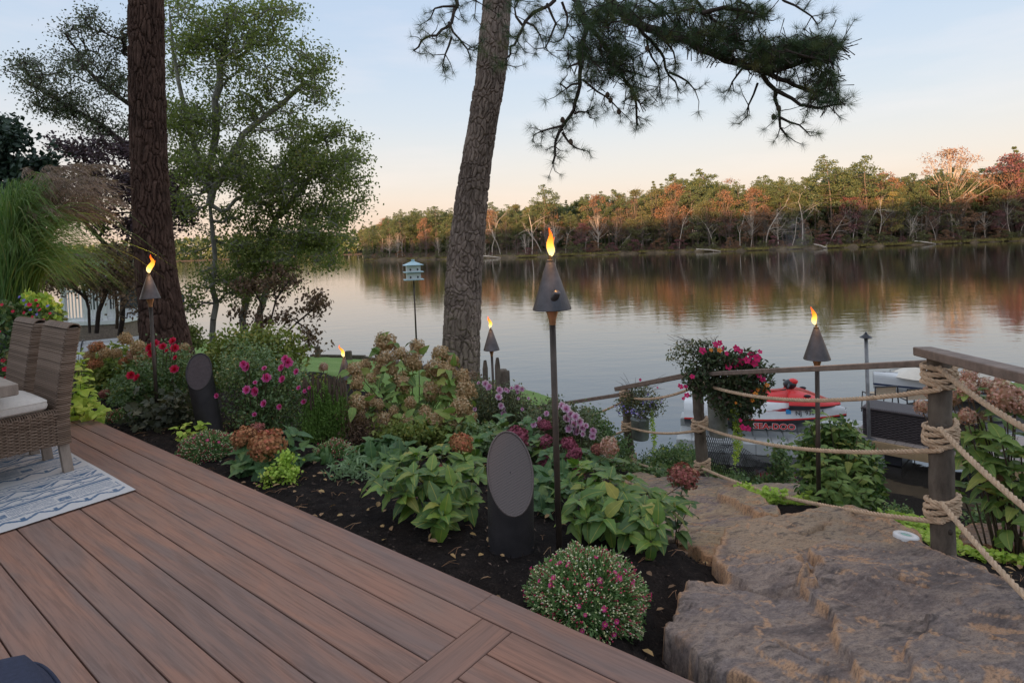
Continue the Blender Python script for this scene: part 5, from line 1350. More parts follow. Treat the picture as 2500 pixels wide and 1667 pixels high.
# right hydrangea behind the near ropes
leafy('hydrangea_bush', 'tall hydrangea with dusty pink heads and yellow green leaves, right of the near post', 'hydrangea', gb(2330, 1268, 3.75),
      [(2225, 900, 3.9), (2270, 920, 3.9), (2330, 950, 3.7), (2200, 960, 4.0), (2240, 1000, 3.8), (2300, 1010, 3.6), (2345, 1040, 3.6), (2215, 1040, 3.9), (2260, 1060, 3.7), (2320, 1080, 3.6), (2190, 1010, 4.0), (2360, 900, 3.7), (2380, 1000, 3.6)],
      LS['bush'], .135, 4, heads=[(2227, 868, 3.95, 50, 'pink'), (2222, 897, 3.85, 56, 'pink'), (2266, 886, 3.9, 48, 'pink'), (2312, 915, 3.7, 92, 'pink'), (2198, 880, 4.1, 36, 'pink'), (2186, 880, 4.2, 40, 'pink'), (2186, 915, 4.1, 44, 'pink'), (2118, 935, 4.2, 40, 'pink'), (2222, 957, 3.8, 48, 'pink'), (2258, 955, 3.85, 26, 'pink'), (2300, 880, 4.0, 44, 'pink'), (2335, 895, 3.9, 44, 'pink'),
                              (2290, 1100, 3.75, 56, 'pink'), (2135, 900, 4.3, 34, 'pink'), (2358, 930, 3.6, 60, 'pink')], start=.62, fill=60, stem_r=.007)
M['shr'] = leafmat('shrub_leaves', [(.03, .06, .022), (.055, .10, .03), (.09, .14, .04), (.15, .16, .04)], trans=.2)
SHR = leafy('leafy_shrub', 'dense green shrub with small serrated leaves between the ropes and the dock', 'shrub', gb(1920, 1180, 4.6),
      [(1880, 950, 4.7), (1850, 1000, 4.7), (1930, 985, 4.6), (1905, 965, 4.6), (1860, 975, 4.6), (1985, 1030, 4.4), (1890, 1060, 4.3), (1935, 1110, 4.2), (1870, 1150, 4.2), (1990, 1130, 4.2), (1970, 1000, 4.6), (1840, 1040, 4.6), (1900, 1030, 4.4), (1950, 1040, 4.4), (2000, 1050, 4.5), (2015, 1080, 4.5), (1860, 1080, 4.4), (1920, 1080, 4.3), (1980, 1100, 4.3), (1850, 1120, 4.4), (1900, 1130, 4.2), (1960, 1140, 4.2), (2010, 1150, 4.3), (1830, 1020, 4.7), (1940, 1170, 4.1)],
      LS['bush'], .085, 5, top=4, start=.2, fill=110)
leafy('chartreuse_vine', 'lime yellow lobed sweet potato vine spilling by the front chair onto the deck edge', 'vine', gb(185, 930, 5.6),
      [(170, 850, 5.5), (190, 830, 5.7), (165, 900, 5.3), (185, 880, 5.4), (205, 900, 5.5), (215, 930, 5.4), (240, 945, 5.3), (170, 935, 5.2), (195, 945, 5.2), (225, 955, 5.2), (180, 815, 5.8), (205, 870, 5.6)], LS['lime'], .085, 4, top=4, start=.2, fill=50)
leafy('chartreuse_sprig', 'small bright green sprig between the black speaker base and the deck', 'plant', gb(430, 1010, 5.0), [(400, 985, 5.0), (430, 975, 5.0), (460, 985, 5.0), (420, 1000, 4.9), (450, 1005, 4.9), (470, 975, 5.0)], LS['lime'], .05, 3, top=4, start=.3)

# ------------------------------------------------------------------ small leaved shrubs, roses, mums
def bushmass(name, label, cat, blobs, D, lmat, n, lsz, kind='d', dz=.35, group=None, up=.3, wn=.6, base=None, twig='twig', stems=26, leafdir=None):
    b = gb(blobs[0][0], max(bb[1] + bb[3] for bb in blobs), D) if base is None else base
    e = empty(name, b, label, cat, group); pts = []
    ar = np.array([x[2] * x[3] for x in blobs], float); ar /= ar.sum()
    for bb, a in zip(blobs, ar):
        k = int(n * a / 8) + 1; d = rdir(k) * (U(0, 1, (k, 1)) ** .4); d *= np.where(U(0, 1, (k, 1)) < .16, U(1.0, 1.38, (k, 1)), 1); dep = D + (bb[4] if len(bb) > 4 else 0)
        for v in d: pts.append(P(bb[0] + bb[2] * v[0], bb[1] + bb[3] * v[2], dep + v[1] * dz))
    pts = np.array(pts) - b; ii = rng.integers(0, len(pts), n); pp = pts[ii] + rng.normal(size=(n, 3)) * lsz * .9
    mb = MB(); dd = nrm(rng.normal(size=(n, 3)) + [0, 0, up]); hue = np.clip(rng.normal(.45, .18, len(pts))[ii] + rng.normal(size=n) * .12, 0, 1)
    mb.leaf(pp, dd, rng.normal(size=(n, 3)) * .7 + [0, -.2, 1], U(.7, 1.2, n) * lsz, U(.8, 1.2, n) * lsz * wn, kind, tint=hue)
    mb.build('foliage', lmat, e, kind='stuff')
    sb = MB()
    for k in range(stems): stemtube(sb, np.array([U(-.08, .08), U(-.05, .05), -.03]) + pts[rng.integers(len(pts))] * [.35, .35, 0], pts[rng.integers(len(pts))], .004, n=5)
    sb.build('stems', M[twig], e)
    return e, b, pts
M['rose_lf'] = leafmat('rose_leaves', [(.05, .09, .035), (.085, .135, .05), (.125, .17, .06), (.17, .14, .05)], trans=.2, rough=.35, spec=.6)
M['rose_lf2'] = leafmat('dull_rose_leaves', [(.045, .055, .03), (.07, .085, .045), (.10, .12, .055), (.16, .12, .05)], trans=.2, rough=.4)
M['ol_lf'] = leafmat('olive_shrub_leaves', [(.06, .085, .022), (.11, .14, .032), (.17, .18, .045), (.24, .20, .05)], trans=.3)
M['fern_lf'] = leafmat('feathery_green', [(.06, .11, .025), (.10, .17, .035), (.15, .22, .05)], trans=.3)
M['weed_lf'] = leafmat('bank_weeds', [(.04, .075, .03), (.075, .12, .045), (.12, .16, .06), (.20, .19, .06)], trans=.25)
M['mum_lf'] = leafmat('mum_leaves', [(.055, .105, .035), (.09, .155, .052), (.13, .20, .07)], trans=.15)
M['coral_lf'] = leafmat('dusky_leaves', [(.035, .04, .028), (.06, .065, .038), (.10, .085, .05)], trans=.15)
M['sage_lf'] = leafmat('grey_green_leaves', [(.09, .14, .07), (.15, .21, .12), (.21, .28, .16)], trans=.2)
def petalmat(name, cols): return leafmat(name, cols, trans=.25, rough=.6)
M['p_pink'] = petalmat('hot_pink_petals', [(.62, .02, .12), (.82, .05, .19), (.90, .16, .32)])
M['p_red'] = petalmat('red_petals', [(.45, .008, .02), (.62, .015, .05), (.72, .04, .12)])
M['p_light'] = petalmat('light_pink_petals', [(.72, .12, .26), (.86, .24, .38), (.92, .44, .52)])
M['p_mag'] = petalmat('magenta_petals', [(.32, .004, .05), (.50, .01, .10), (.60, .03, .16)])
M['p_orange'] = petalmat('orange_petals', [(.55, .08, .01), (.72, .16, .02), (.80, .26, .03)])
M['p_yellow'] = petalmat('yellow_petals', [(.65, .35, .02), (.78, .48, .04), (.85, .6, .1)])
M['p_blue'] = petalmat('violet_petals', [(.10, .08, .30), (.17, .14, .42), (.28, .22, .5)])
M['p_white'] = petalmat('white_petals', [(.6, .5, .45), (.7, .62, .55), (.8, .75, .7)])
def rosemesh(mat, layers=4, seed=1, flat=False):
    g = np.random.default_rng(seed); mb = MB()
    for l in range(layers):
        n = 4 + l; el = (1.25 - l * (.95 / max(1, layers - 1))) if not flat else .15 + .2 * l; a = np.linspace(0, 6.28, n, endpoint=False) + l * .6 + g.uniform(-.1, .1, n)
        d = np.stack([np.cos(a) * math.cos(el), np.sin(a) * math.cos(el), np.full(n, math.sin(el))], 1); r0 = .08 + .03 * l
        up = np.stack([-np.cos(a) * math.sin(el), -np.sin(a) * math.sin(el), np.full(n, math.cos(el))], 1)
        mb.leaf(d * r0, d, up, .55 + .13 * l, .5 + .1 * l, 'r', tint=np.clip(g.normal(.3 + .15 * l, .15, n), 0, 1), bend=-.25 if not flat else .05)
    return mb.mesh('flower', mat)
RM = {k: [rosemesh(M['p_' + k], seed=i) for i in range(2)] for k in ('pink', 'red', 'light')}
FM = {k: rosemesh(M['p_' + k], 2, 5, True) for k in ('mag', 'orange', 'yellow', 'blue', 'pink', 'red', 'white', 'light')}
def flowers(e, b, L, meshes, D, size=None, name='flower', stem=True):
    sb = MB()
    for f in L:
        x, y = f[0], f[1]; s = (f[2] if len(f) > 2 else 18) * 1.2 * PXM * D / 2; me = meshes[rng.integers(len(meshes))] if isinstance(meshes, list) else meshes
        q = P(x, y, D + U(-.08, .08)) - b; nn = nrm([U(-.5, .5), -.9, U(.2, .9)])
        inst(name, me, e, q, nrm(np.cross(nn, [1, .2, U(-1, 1)])), nn, s)
        if stem: sb.segs([q - nn * s * .2], [q * .75 - [0, 0, .03]], .003, .003, 4)
    if stem: sb.build('flower_stems', M['twig'], e)
def z5(L): return [((400 + x / 3.92) / KD, (850 + y / 3.92) / KD, *r) for x, y, *r in L]
e, b, _ = bushmass('rose_bush', 'rose bush with hot pink blooms, right of the black speaker', 'rose bush', [(600, 880, 100, 90), (560, 840, 70, 60), (640, 940, 70, 80), (590, 960, 90, 60), (670, 880, 45, 50)], 5.5, M['rose_lf'], 9000, .034)
flowers(e, b, z5([(800, 180, 20), (765, 155, 16), (1185, 140, 22), (1165, 105, 16), (1130, 190, 15), (1275, 225, 14), (985, 290, 20), (1140, 300, 16), (800, 400, 18), (885, 415, 20), (965, 530, 16), (1110, 560, 12), (870, 635, 10), (1345, 515, 13), (510, 455, 11), (1350, 415, 10), (875, 330, 9), (965, 195, 11), (1395, 380, 8), (1295, 380, 10)]), RM['pink'], 5.05)
bushmass('olive_shrub', 'yellow green leggy shrub behind the pink roses', 'shrub', [(560, 800, 80, 40), (620, 800, 70, 45), (500, 830, 30, 40), (660, 830, 40, 40)], 6.3, M['ol_lf'], 4500, .055, 'd', dz=.3)
bushmass('rosy_shrub', 'pale blush flower head rising at the lawn edge on a thin shrub', 'shrub', [(728, 900, 30, 40)], 6.3, M['ol_lf'], 500, .04, dz=.1)
e = empty('hydrangea_plant', gb(742, 930, 6.4), 'single blush hydrangea head against the lawn', 'hydrangea'); inst('flower_head', HM['pink'][0], e, P(743, 844, 6.4) - np.array(e.location), (1, 0, 0), (0, 0, 1), .05); MB().tube([(0, 0, 0), P(743, 844, 6.4) - np.array(e.location)], .004, 5).build('stem', M['twig'], e)
e, b, _ = bushmass('rose_bush', 'rose bush with red blooms behind the left torch', 'rose bush', [(370, 850, 75, 60), (330, 880, 70, 50), (390, 910, 60, 60), (300, 900, 50, 50), (420, 840, 25, 40)], 6.2, M['rose_lf'], 8000, .036)
flowers(e, b, [(301, 862, 17), (317, 868, 17), (401, 849, 18), (375, 797, 16), (402, 800, 18), (398, 784, 16), (345, 800, 18), (357, 790, 17), (349, 812, 16), (404, 822, 11), (384, 806, 9)], RM['red'], 5.75)
e, b, _ = bushmass('hydrangea_bush', 'hydrangea with dried orange brown heads behind the front chair', 'hydrangea', [(240, 850, 60, 50), (270, 880, 60, 50), (220, 890, 40, 40), (300, 830, 50, 35)], 7.0, M['ol_lf'], 4000, .06)
for hx, hy, hw, kk in [(289, 779, 30, 'tan'), (222, 797, 34, 'brown'), (242, 812, 28, 'tan'), (218, 836, 34, 'brown'), (268, 812, 24, 'tan'), (318, 800, 36, 'tan'), (330, 825, 40, 'tan'), (305, 815, 26, 'pink'), (240, 905, 26, 'red'), (425, 800, 24, 'tan'), (285, 830, 24, 'brown'), (205, 818, 24, 'tan')]:
    D = 6.3; inst('flower_head', HM[kk][rng.integers(3)], e, P(hx, hy, D) - b, (1, 0, .1), (0, -.1, 1), hw * PXM * D / 2)
e, b, _ = bushmass('rose_bush', 'low rose bush with light pink blooms beside the second pickets', 'rose bush', [(1140, 930, 70, 50), (1180, 950, 60, 50), (1110, 980, 50, 50), (1200, 985, 50, 30), (1100, 900, 30, 30)], 6.2, M['rose_lf2'], 7500, .034)
flowers(e, b, [(1115, 882, 16), (1124, 890, 15), (1147, 897, 16), (1145, 913, 16), (1175, 892, 9), (1168, 899, 9), (1187, 890, 13), (1199, 893, 12), (1190, 899, 10), (1163, 895, 10), (1150, 932, 14), (1157, 938, 10), (1158, 950, 15), (1090, 940, 9), (1200, 940, 8), (1190, 915, 7), (1214, 915, 7), (1100, 880, 8)], RM['light'], 5.8)
e, b, _ = bushmass('rose_bush', 'rose bush with a spray of open light pink blooms right of the nearest torch', 'rose bush', [(1310, 975, 55, 45), (1270, 960, 50, 40), (1240, 990, 50, 40), (1340, 1000, 35, 30)], 5.4, M['rose_lf2'], 5000, .034)
flowers(e, b, [(1290, 932, 16), (1300, 940, 20), (1278, 935, 14), (1310, 952, 18), (1322, 958, 18), (1300, 962, 18), (1330, 968, 18), (1318, 975, 20), (1336, 982, 18), (1345, 978, 13), (1308, 985, 18), (1325, 992, 16), (1363, 990, 16), (1361, 1002, 16), (1225, 975, 14), (1255, 950, 12), (1345, 1080, 14), (1240, 962, 10), (1340, 996, 12)], RM['light'], 5.0)
bushmass('low_shrub', 'low blue green shrub at the foot of the middle hydrangea', 'shrub', [(1130, 1010, 60, 30), (1060, 1000, 60, 30), (1160, 1030, 40, 30)], 5.2, M['rose_lf'], 2500, .045)
# feathery veronica with dark spikes
e, b, pts = bushmass('veronica_plant', 'feathery green perennial with upright brown seed spikes', 'perennial', [(745, 970, 50, 70), (720, 1000, 35, 50), (775, 960, 30, 50), (745, 920, 45, 35)], 5.2, M['fern_lf'], 11000, .026, wn=.35, up=1.0, dz=.22)
sb, tb_ = MB(), MB()
for k in range(90):
    x = U(695, 795); y = U(855, 895) + abs(x - 750) * .15; D = 5.2 + U(-.2, .2); q = P(x, y, D) - b; d = np.array([U(-.05, .05), U(-.05, .05), 1]); L = U(.07, .16)
    tb_.tube([q - d * L, q - d * L * .5, q], [.008, .0095, .004], 5); sb.segs([q - d * .45], [q - d * L], .002, .002, 3)
tb_.build('seed_spikes', M['twig'], e, kind='stuff'); sb.build('spike_stems', M['fern_lf'], e, kind='stuff')
bushmass('dry_perennial', 'dry straw coloured perennial between the veronica and the tan hydrangea', 'perennial', [(830, 1000, 45, 45), (800, 960, 30, 40), (860, 985, 40, 30)], 5.2, M['lf_brown'], 2600, .035, wn=.3, up=.8, dz=.2)
bushmass('yellow_leaved_perennial', 'small yellowing leaves under the tan hydrangea bush', 'perennial', [(900, 1000, 50, 25), (960, 1000, 50, 25), (1020, 1000, 40, 20)], 5.0, M['ol_lf'], 1500, .04, up=.4, dz=.15)
bushmass('coral_bells', 'dusky leaved coral bells at the foot of the left torch', 'perennial', [(370, 960, 55, 30), (350, 985, 45, 18), (400, 940, 30, 30)], 5.5, M['coral_lf'], 900, .075, 'm', dz=.2, up=.1, wn=1.0)
bushmass('sage_plant', 'grey green lance leaved sprigs in the mulch left of the light green hydrangea', 'plant', [(800, 1110, 35, 25), (780, 1130, 35, 15), (825, 1100, 20, 22)], 4.1, M['sage_lf'], 420, .075, wn=.22, up=.8, dz=.15, kind='f')
e, b, _ = bushmass('trailing_jenny', 'bright lime trailing plant hanging in front of the rusty hydrangea', 'plant', [(655, 1070, 18, 35), (640, 1095, 22, 25), (668, 1095, 18, 25), (660, 1125, 18, 20), (620, 1100, 14, 20), (612, 1120, 10, 16)], 3.95, M['lime_s'], 1500, .022, 'r', dz=.07, wn=.95, up=.2)
# mums: domes of buds
def bead(g, n=6):
    v = np.array([[1, 0, 0], [0, 1, 0], [-1, 0, 0], [0, -1, 0], [0, 0, 1], [0, 0, -1]], float)
    f = [[0, 1, 4], [1, 2, 4], [2, 3, 4], [3, 0, 4], [1, 0, 5], [2, 1, 5], [3, 2, 5], [0, 3, 5]]; return v, np.array(f)
M['bud_cream'] = leafmat('cream_buds', [(.30, .30, .12), (.50, .46, .24), (.60, .55, .34)], trans=0)
M['bud_red'] = leafmat('red_buds', [(.16, .02, .03), (.30, .03, .06), (.42, .05, .10)], trans=0)
def mum(label, xc, yc, wpx, hpx, D, nb, nl, nf, fcol='mag', bs=.0042, redf=.35, big=16):
    c = P(xc, yc, D); e = empty('chrysanthemum', (c[0], c[1], gz(c[0], c[1])), label, 'chrysanthemum'); b = np.array(e.location)
    rx = wpx * PXM * D / 2; rz = hpx * PXM * D * .62; c0 = c - b; g = rng
    def dome(n, r0, r1, zlo=-.35):
        d = rdir(n, zlo, 1); rr = g.uniform(r0, r1, (n, 1)) * (1 + .05 * np.sin(d[:, :1] * 7 + d[:, 1:2] * 5) + .05 * np.sin(d[:, 2:] * 11 + d[:, :1] * 13) - .10 * np.clip(-d[:, 2:], 0, 1)); return c0 + d * rr * [rx, rx * .95, rz], d
    p, d = dome(nl, .55, 1.0); mb = MB().leaf(p, nrm(d + g.normal(size=p.shape) * .7), g.normal(size=p.shape), U(.6, 1.2, nl) * .024, U(.6, 1.2, nl) * .011, 'd'); mb.build('foliage', M['mum_lf'], e, kind='stuff')
    v, f = bead(g)
    for nm, mt, frac in (('buds', 'bud_cream', 1 - redf), ('red_buds', 'bud_red', redf)):
        n = int(nb * frac); p, d = dome(n, .93, 1.04, -.2); k_ = g.uniform(0, 1, n) < .35 + .65 * np.clip(fbm(d[:, 0] * 3 + 9, d[:, 2] * 3 + d[:, 1] * 2, 3, 4) * 2.2 - .5, 0, 1); p, d = p[k_], d[k_]; n = len(p); s = U(.7, 1.25, n) * bs
        V = p[:, None] + s[:, None, None] * v[None]; F_ = (f[None] + (np.arange(n) * 6)[:, None, None]).reshape(-1, 3)
        mb = MB(); mb.add(V.reshape(-1, 3), F_, np.repeat(U(0, 1, n), 6)); mb.segs(p, p - d * .02, .001, .001, 3); mb.build(nm, M[mt], e, kind='stuff', smooth=True)
    p, d = dome(nf, 1.0, 1.03, .0); k = d[:, 1] < .5; p, d = p[k], d[k]
    for q, dd in zip(p, d): inst('flower', MUMF, e, q, nrm(np.cross(dd, g.normal(size=3))), dd, U(.6, 1.15) * big * PXM * D / 2)
    MB().blob(c0 - [0, 0, rz * .1], (rx * .6, rx * .6, rz * .55), 14, 9, tint=0).build('inner_growth', M['mum_lf'], e)
    return e
def mumflower():
    mb = MB(); g = rng
    for l in range(2):
        n = 13; a = np.linspace(0, 6.28, n, endpoint=False) + l * .24; el = .25 + .4 * l; d = np.stack([np.cos(a) * math.cos(el), np.sin(a) * math.cos(el), np.full(n, math.sin(el))], 1)
        mb.leaf(d * .12, d, np.tile([0, 0, 1.0], (n, 1)), .85 - .2 * l, .26, 'd', tint=U(.3, 1, n), bend=-.1)
    mb.blob((0, 0, .12), (.16, .16, .1), 8, 5, mi=1); return mb.mesh('flower', [M['p_pinkm'], M['p_yellow']])
M['p_pinkm'] = petalmat('magenta_pink_petals', [(.46, .012, .10), (.64, .03, .16), (.76, .10, .25)])
MUMF = mumflower()
mum('big round mum with cream and red buds at the deck edge in front', 1347, 1385, 278, 185, 2.42, 2600, 9000, 52, big=17)
mum('mum dome with sparse tiny buds beside the rusty hydrangea on the deck edge', 475, 1040, 130, 78, 4.55, 1500, 5000, 12, bs=.0045, redf=.5, big=11)
mum('small dark mum dome at the far end of the deck edge', 277, 968, 92, 46, 5.75, 900, 3200, 0, bs=.0045, redf=.55)
mum('half hidden mum between the veronica and the dark hydrangea', 768, 1066, 108, 90, 4.6, 900, 3600, 10, bs=.0045, redf=.6, big=12)

leafy('hydrangea_plant', 'low green leaves filling the bed between the big speaker and the nearest torch', 'hydrangea', gb(1255, 1150, 3.7), [(1240, 1110, 3.8), (1262, 1095, 3.9), (1250, 1150, 3.6), (1300, 1130, 3.7), (1245, 1175, 3.5)], LS['dark'], .105, 3, top=5, start=.3, fill=14)
leafy('hydrangea_plant', 'low dark leaved plant between the sage sprigs and the rusty hydrangea', 'hydrangea', gb(730, 1085, 4.4), [(715, 1050, 4.5), (740, 1065, 4.4), (760, 1085, 4.3), (705, 1080, 4.4)], LS['dark'], .095, 3, top=5, start=.3, fill=12)
leafy('hydrangea_plant', 'green leaves tucked behind the light green hydrangea and left of the big speaker', 'hydrangea', gb(1060, 1080, 4.2), [(1040, 1010, 4.4), (1075, 1030, 4.3), (1095, 1060, 4.2), (1020, 1030, 4.3), (1100, 1010, 4.5)], LS['light'], .115, 3, top=5, start=.3, fill=16)
# groundcover, weeds, mulch litter
def cover(name, label, poly, n, mat, lsz, kind='r', h=.05, cat='groundcover', up=1.0):
    pts = np.array([G(*o) for o in poly]); p2 = pts[:, :2]; lo, hi = p2.min(0), p2.max(0); X, Y = U(lo[0], hi[0], n * 6), U(lo[1], hi[1], n * 6)
    d = sdist(X, Y, p2) + (fbm(X * 4, Y * 4, 3, 5) - .5) * .3; k = np.where(d > 0)[0][:n]; X, Y = X[k], Y[k]
    Z = ground_z(X, Y) + U(0, 1, len(X)) * h * (.5 + 1.2 * fbm(X * 5, Y * 5, 2, 8)) + .01
    k = Z > WZ + .1; X, Y, Z = X[k], Y[k], Z[k]
    m_ = len(X); mb = MB().leaf(np.stack([X, Y, Z], 1), nrm(rng.normal(size=(m_, 3)) * [1, 1, .4] + [0, 0, .1 * up]), rng.normal(size=(m_, 3)) * .5 + [0, 0, up], U(.7, 1.3, m_) * lsz, U(.8, 1.1, m_) * lsz, kind, tint=np.clip(.2 + .8 * fbm(X * 3, Y * 3, 3, 2) + rng.normal(size=m_) * .15 - .1, 0, 1))
    mb.build(name, mat, label=label, cat=cat, kind='stuff')
cover('creeping_jenny', 'lime yellow groundcover behind the slab, left and right of the near post', [(2010, 1200, -.75), (2100, 1235, -.75), (2200, 1280, -.7), (2352, 1308, -.65), (2600, 1330, -.6), (2500, 1245, -.95), (2200, 1232, -.95), (2080, 1205, -.92)], 4200, M['lime_s'], .032, h=.05)
cover('creeping_jenny', 'lime groundcover patch between the tan boulders', [(1700, 1165, -.72), (1760, 1190, -.66), (1830, 1185, -.68), (1870, 1165, -.75), (1800, 1150, -.82), (1730, 1135, -.85)], 1500, M['lime_s'], .03, h=.10)
cover('ground_ivy', 'low leafy weeds covering the river bank below the fence', [(1250, 1010, -1.4), (1250, 1110, -.9), (1450, 1130, -.9), (1700, 1150, -1.0), (1900, 1170, -1.0), (2100, 1180, -1.2), (2300, 1190, -1.2), (2300, 1060, -2.2), (1900, 1080, -2.2), (1600, 1050, -2.4), (1400, 1000, -2.0)], 9000, M['weed_lf'], .05, 'd', h=.14, up=.4)
def weeds(label, blobs, D, n, lsz, mat='weed_lf', fl=None, name='bank_plant', **k):
    e, b, p = bushmass(name, label, 'plant', blobs, D, M[mat], n, lsz, **k)
    if fl:
        L = [(U(bb[0] - bb[2], bb[0] + bb[2]), U(bb[1] - bb[3], bb[1] + bb[3] * .3), 6) for bb in blobs for _ in range(fl[1] // len(blobs))]
        mb = MB(); q = np.array([P(x, y, D - .1) for x, y, _ in L]) - b; n_ = len(q)
        for _ in range(3): mb.leaf(q, rdir(n_), rng.normal(size=(n_, 3)), .018, .018, 'd')
        mb.build('blossoms', M['p_' + fl[0]], e, kind='stuff')
weeds('wild plants with blue green leaves between the roses and the far fence post', [(1370, 1000, 40, 40), (1400, 1040, 50, 40), (1360, 960, 25, 25), (1330, 1040, 40, 40)], 7.0, 5000, .04, dz=.4)
weeds('bushy weeds dotted with yellow blossoms between the two farther fence posts', [(1520, 1060, 50, 30), (1570, 1050, 50, 30), (1480, 1080, 30, 20)], 7.4, 4500, .035, fl=('yellow', 50), dz=.4)
weeds('dark weeds at the foot of the netting', [(1680, 1110, 50, 25), (1740, 1120, 50, 20), (1640, 1090, 30, 20)], 6.6, 3500, .04, dz=.3)
weeds('young leafy stem standing between the netting and the dense shrub', [(1790, 1050, 14, 35), (1795, 1090, 25, 25), (1780, 1120, 40, 18)], 6.2, 1400, .045, dz=.12, up=.1)
weeds('low weeds right of the dense shrub at the water', [(2060, 1180, 40, 16), (1830, 1140, 40, 20)], 5.6, 1200, .035, dz=.2)
weeds('spindly weeds with dark seed heads right of the near post', [(2200, 1190, 25, 18), (2180, 1200, 25, 14)], 5.4, 160, .02, mat='lf_plum', dz=.2)
weeds('leafy weeds with yellow green tips behind the hydrangea at right', [(2290, 1180, 45, 30), (2335, 1170, 30, 40), (2260, 1195, 30, 15)], 5.2, 1500, .045, dz=.2)
weeds('pale grasses below the left canoe', [(430, 880, 40, 30)], 8, 1200, .05, dz=.3)
weeds('greenery filling the bed behind the red roses', [(470, 860, 60, 40), (440, 900, 40, 50), (260, 930, 60, 40)], 6.8, 4500, .045, dz=.4)
weeds('reddish shrub at the right foot of the middle pine', [(1085, 880, 25, 22), (1095, 905, 20, 20)], 9.0, 1200, .05, mat='lf_brown', dz=.3)
weeds('dark green growth between the tan hydrangea and the light pink roses', [(1090, 960, 40, 40), (1070, 1000, 40, 30)], 6.6, 3500, .045, dz=.4)
mb = MB(); n = 26000; X, Y = U(-5, 4, n), U(1.0, 7, n); k = (N2[0] * X + N2[1] * Y > OFF + .05); X, Y = X[k], Y[k]
for poly, pl in SINK: k = sdist(X, Y, poly) < -.02; X, Y = X[k], Y[k]
n = len(X); Z = ground_z(X, Y) + U(.0, .025, n)
mb.leaf(np.stack([X, Y, Z], 1), nrm(rng.normal(size=(n, 3)) * [1, 1, .35]), rng.normal(size=(n, 3)) * .5 + [0, 0, 1], U(.01, .035, n), U(.005, .012, n), 'd', bend=0)
M['chips'] = leafmat('bark_chips', [(.006, .005, .005), (.020, .015, .013), (.05, .038, .032), (.12, .085, .065)], [0, .6, .9, 1], trans=0, rough=.9, spec=.1)
mb.build('bark_mulch', M['chips'], label='dark shredded bark mulch covering the planting bed', cat='mulch', kind='stuff')
mb = MB(); n = 420
for _ in range(n):
    x, y = U(-3.5, 3), U(1.5, 5.5)
    if N2[0] * x + N2[1] * y < OFF + .08 or any(sdist(np.array([x]), np.array([y]), p_)[0] > -.03 for p_, _q in SINK): continue
    z = gz(x, y) + .02; a = U(0, 6.28); L = U(.05, .10); q = np.array([x, y, z])
    for s_ in (-.12, .12): mb.tube([q, q + [math.cos(a + s_) * L * .5, math.sin(a + s_) * L * .5, .012], q + [math.cos(a + s_ * 2) * L, math.sin(a + s_ * 2) * L, .0]], .0009, 3, tint=U(0, 1), cap=False)
mb.build('fallen_needles', leafmat('dead_needles', [(.14, .07, .035), (.24, .13, .07), (.34, .21, .11)], trans=0), label='scattered brown pine needles lying on the mulch', cat='pine needles', kind='stuff')
M['litter'] = leafmat('fallen_leaf_litter', [(.10, .06, .035), (.20, .12, .06), (.30, .20, .08), (.16, .08, .05)], trans=.1)
mb = MB(); X, Y = U(-4, 3.5, 900), U(1.5, 6, 900); k = (N2[0] * X + N2[1] * Y > OFF + .04); X, Y = X[k], Y[k]; Z = ground_z(X, Y) + .022; n = len(X)
for i_, (poly, pl) in enumerate(SINK): k = sdist(X, Y, poly) < -.03; X, Y, Z = X[k], Y[k], Z[k]
n = len(X); mb.leaf(np.stack([X, Y, Z], 1), nrm(rng.normal(size=(n, 3)) * [1, 1, .15]), rng.normal(size=(n, 3)) * .25 + [0, 0, 1], U(.02, .055, n), U(.015, .035, n), 'f', bend=-.1)
mb.build('fallen_leaves', M['litter'], label='dry fallen leaves scattered over the mulch', cat='leaves', kind='stuff')
# ------------------------------------------------------------------ dock, watercraft
ALB[0] = 1.7
M['dockwood'] = simple('grey_dock_boards', (.22, .18, .16), .7, var=.25, scale=5, bmp=.3, bscale=30)
M['dockbeam'] = simple('pale_dock_beam', (.26, .175, .095), .75, var=.3, scale=4, bmp=.3, bscale=30)
M['float'] = simple('pale_grey_plastic', (.31, .315, .31), .55, var=.12, scale=6, bmp=.1)
M['white'] = simple('white_gelcoat', (.60, .60, .60), .3, var=.05, scale=4)
M['redgel'] = simple('red_gelcoat', (.52, .018, .018), .3, var=.12, scale=4)
M['blackgel'] = simple('black_gelcoat', (.02, .02, .024), .35, var=.2, scale=6)
M['navy'] = simple('navy_gelcoat', (.02, .03, .07), .3, var=.1)
M['steel'] = simple('galvanised_steel', (.15, .145, .145), .45, .6, var=.3, scale=9)
M['wicker_dark'] = simple('dark_resin_wicker', (.045, .034, .034), .5, var=.3, scale=20)
DZ = -2.45; c0 = G(1954, 1000, DZ); c1 = G(2316, 1065, DZ); c2 = G(1979, 945, DZ)
dx = nrm((c1 - c0) * [1, 1, 0]); dy = np.array([-dx[1], dx[0], 0.0])
if dy[1] < 0: dy = -dy
e = empty('dock', c0, 'low wooden dock with grey boards and a pale side beam, behind the near post', 'dock'); angd = math.atan2(dx[1], dx[0])
wdk = 1.75; nb_ = 44
bm = MB().box((0, 0, 0), (.068, wdk / 2, .014), bev=.003).mesh('dock_board', M['dockwood'])
for k in range(nb_):
    o = inst('dock_board', bm, e, dx * (.07 + k * .142) + dy * wdk / 2 - [0, 0, .014]); o.rotation_euler = (0, 0, angd)
MB().box(dx * 3.1 - dy * .022 + [0, 0, -.12], (3.1, .02, .105), rot=rotz(angd), bev=.004).build('side_beam', M['dockbeam'], e)
MB().box(-dx * .022 + dy * wdk / 2 + [0, 0, -.12], (.02, wdk / 2, .105), rot=rotz(angd), bev=.004).build('end_beam', M['dockwood'], e)
mb = MB()
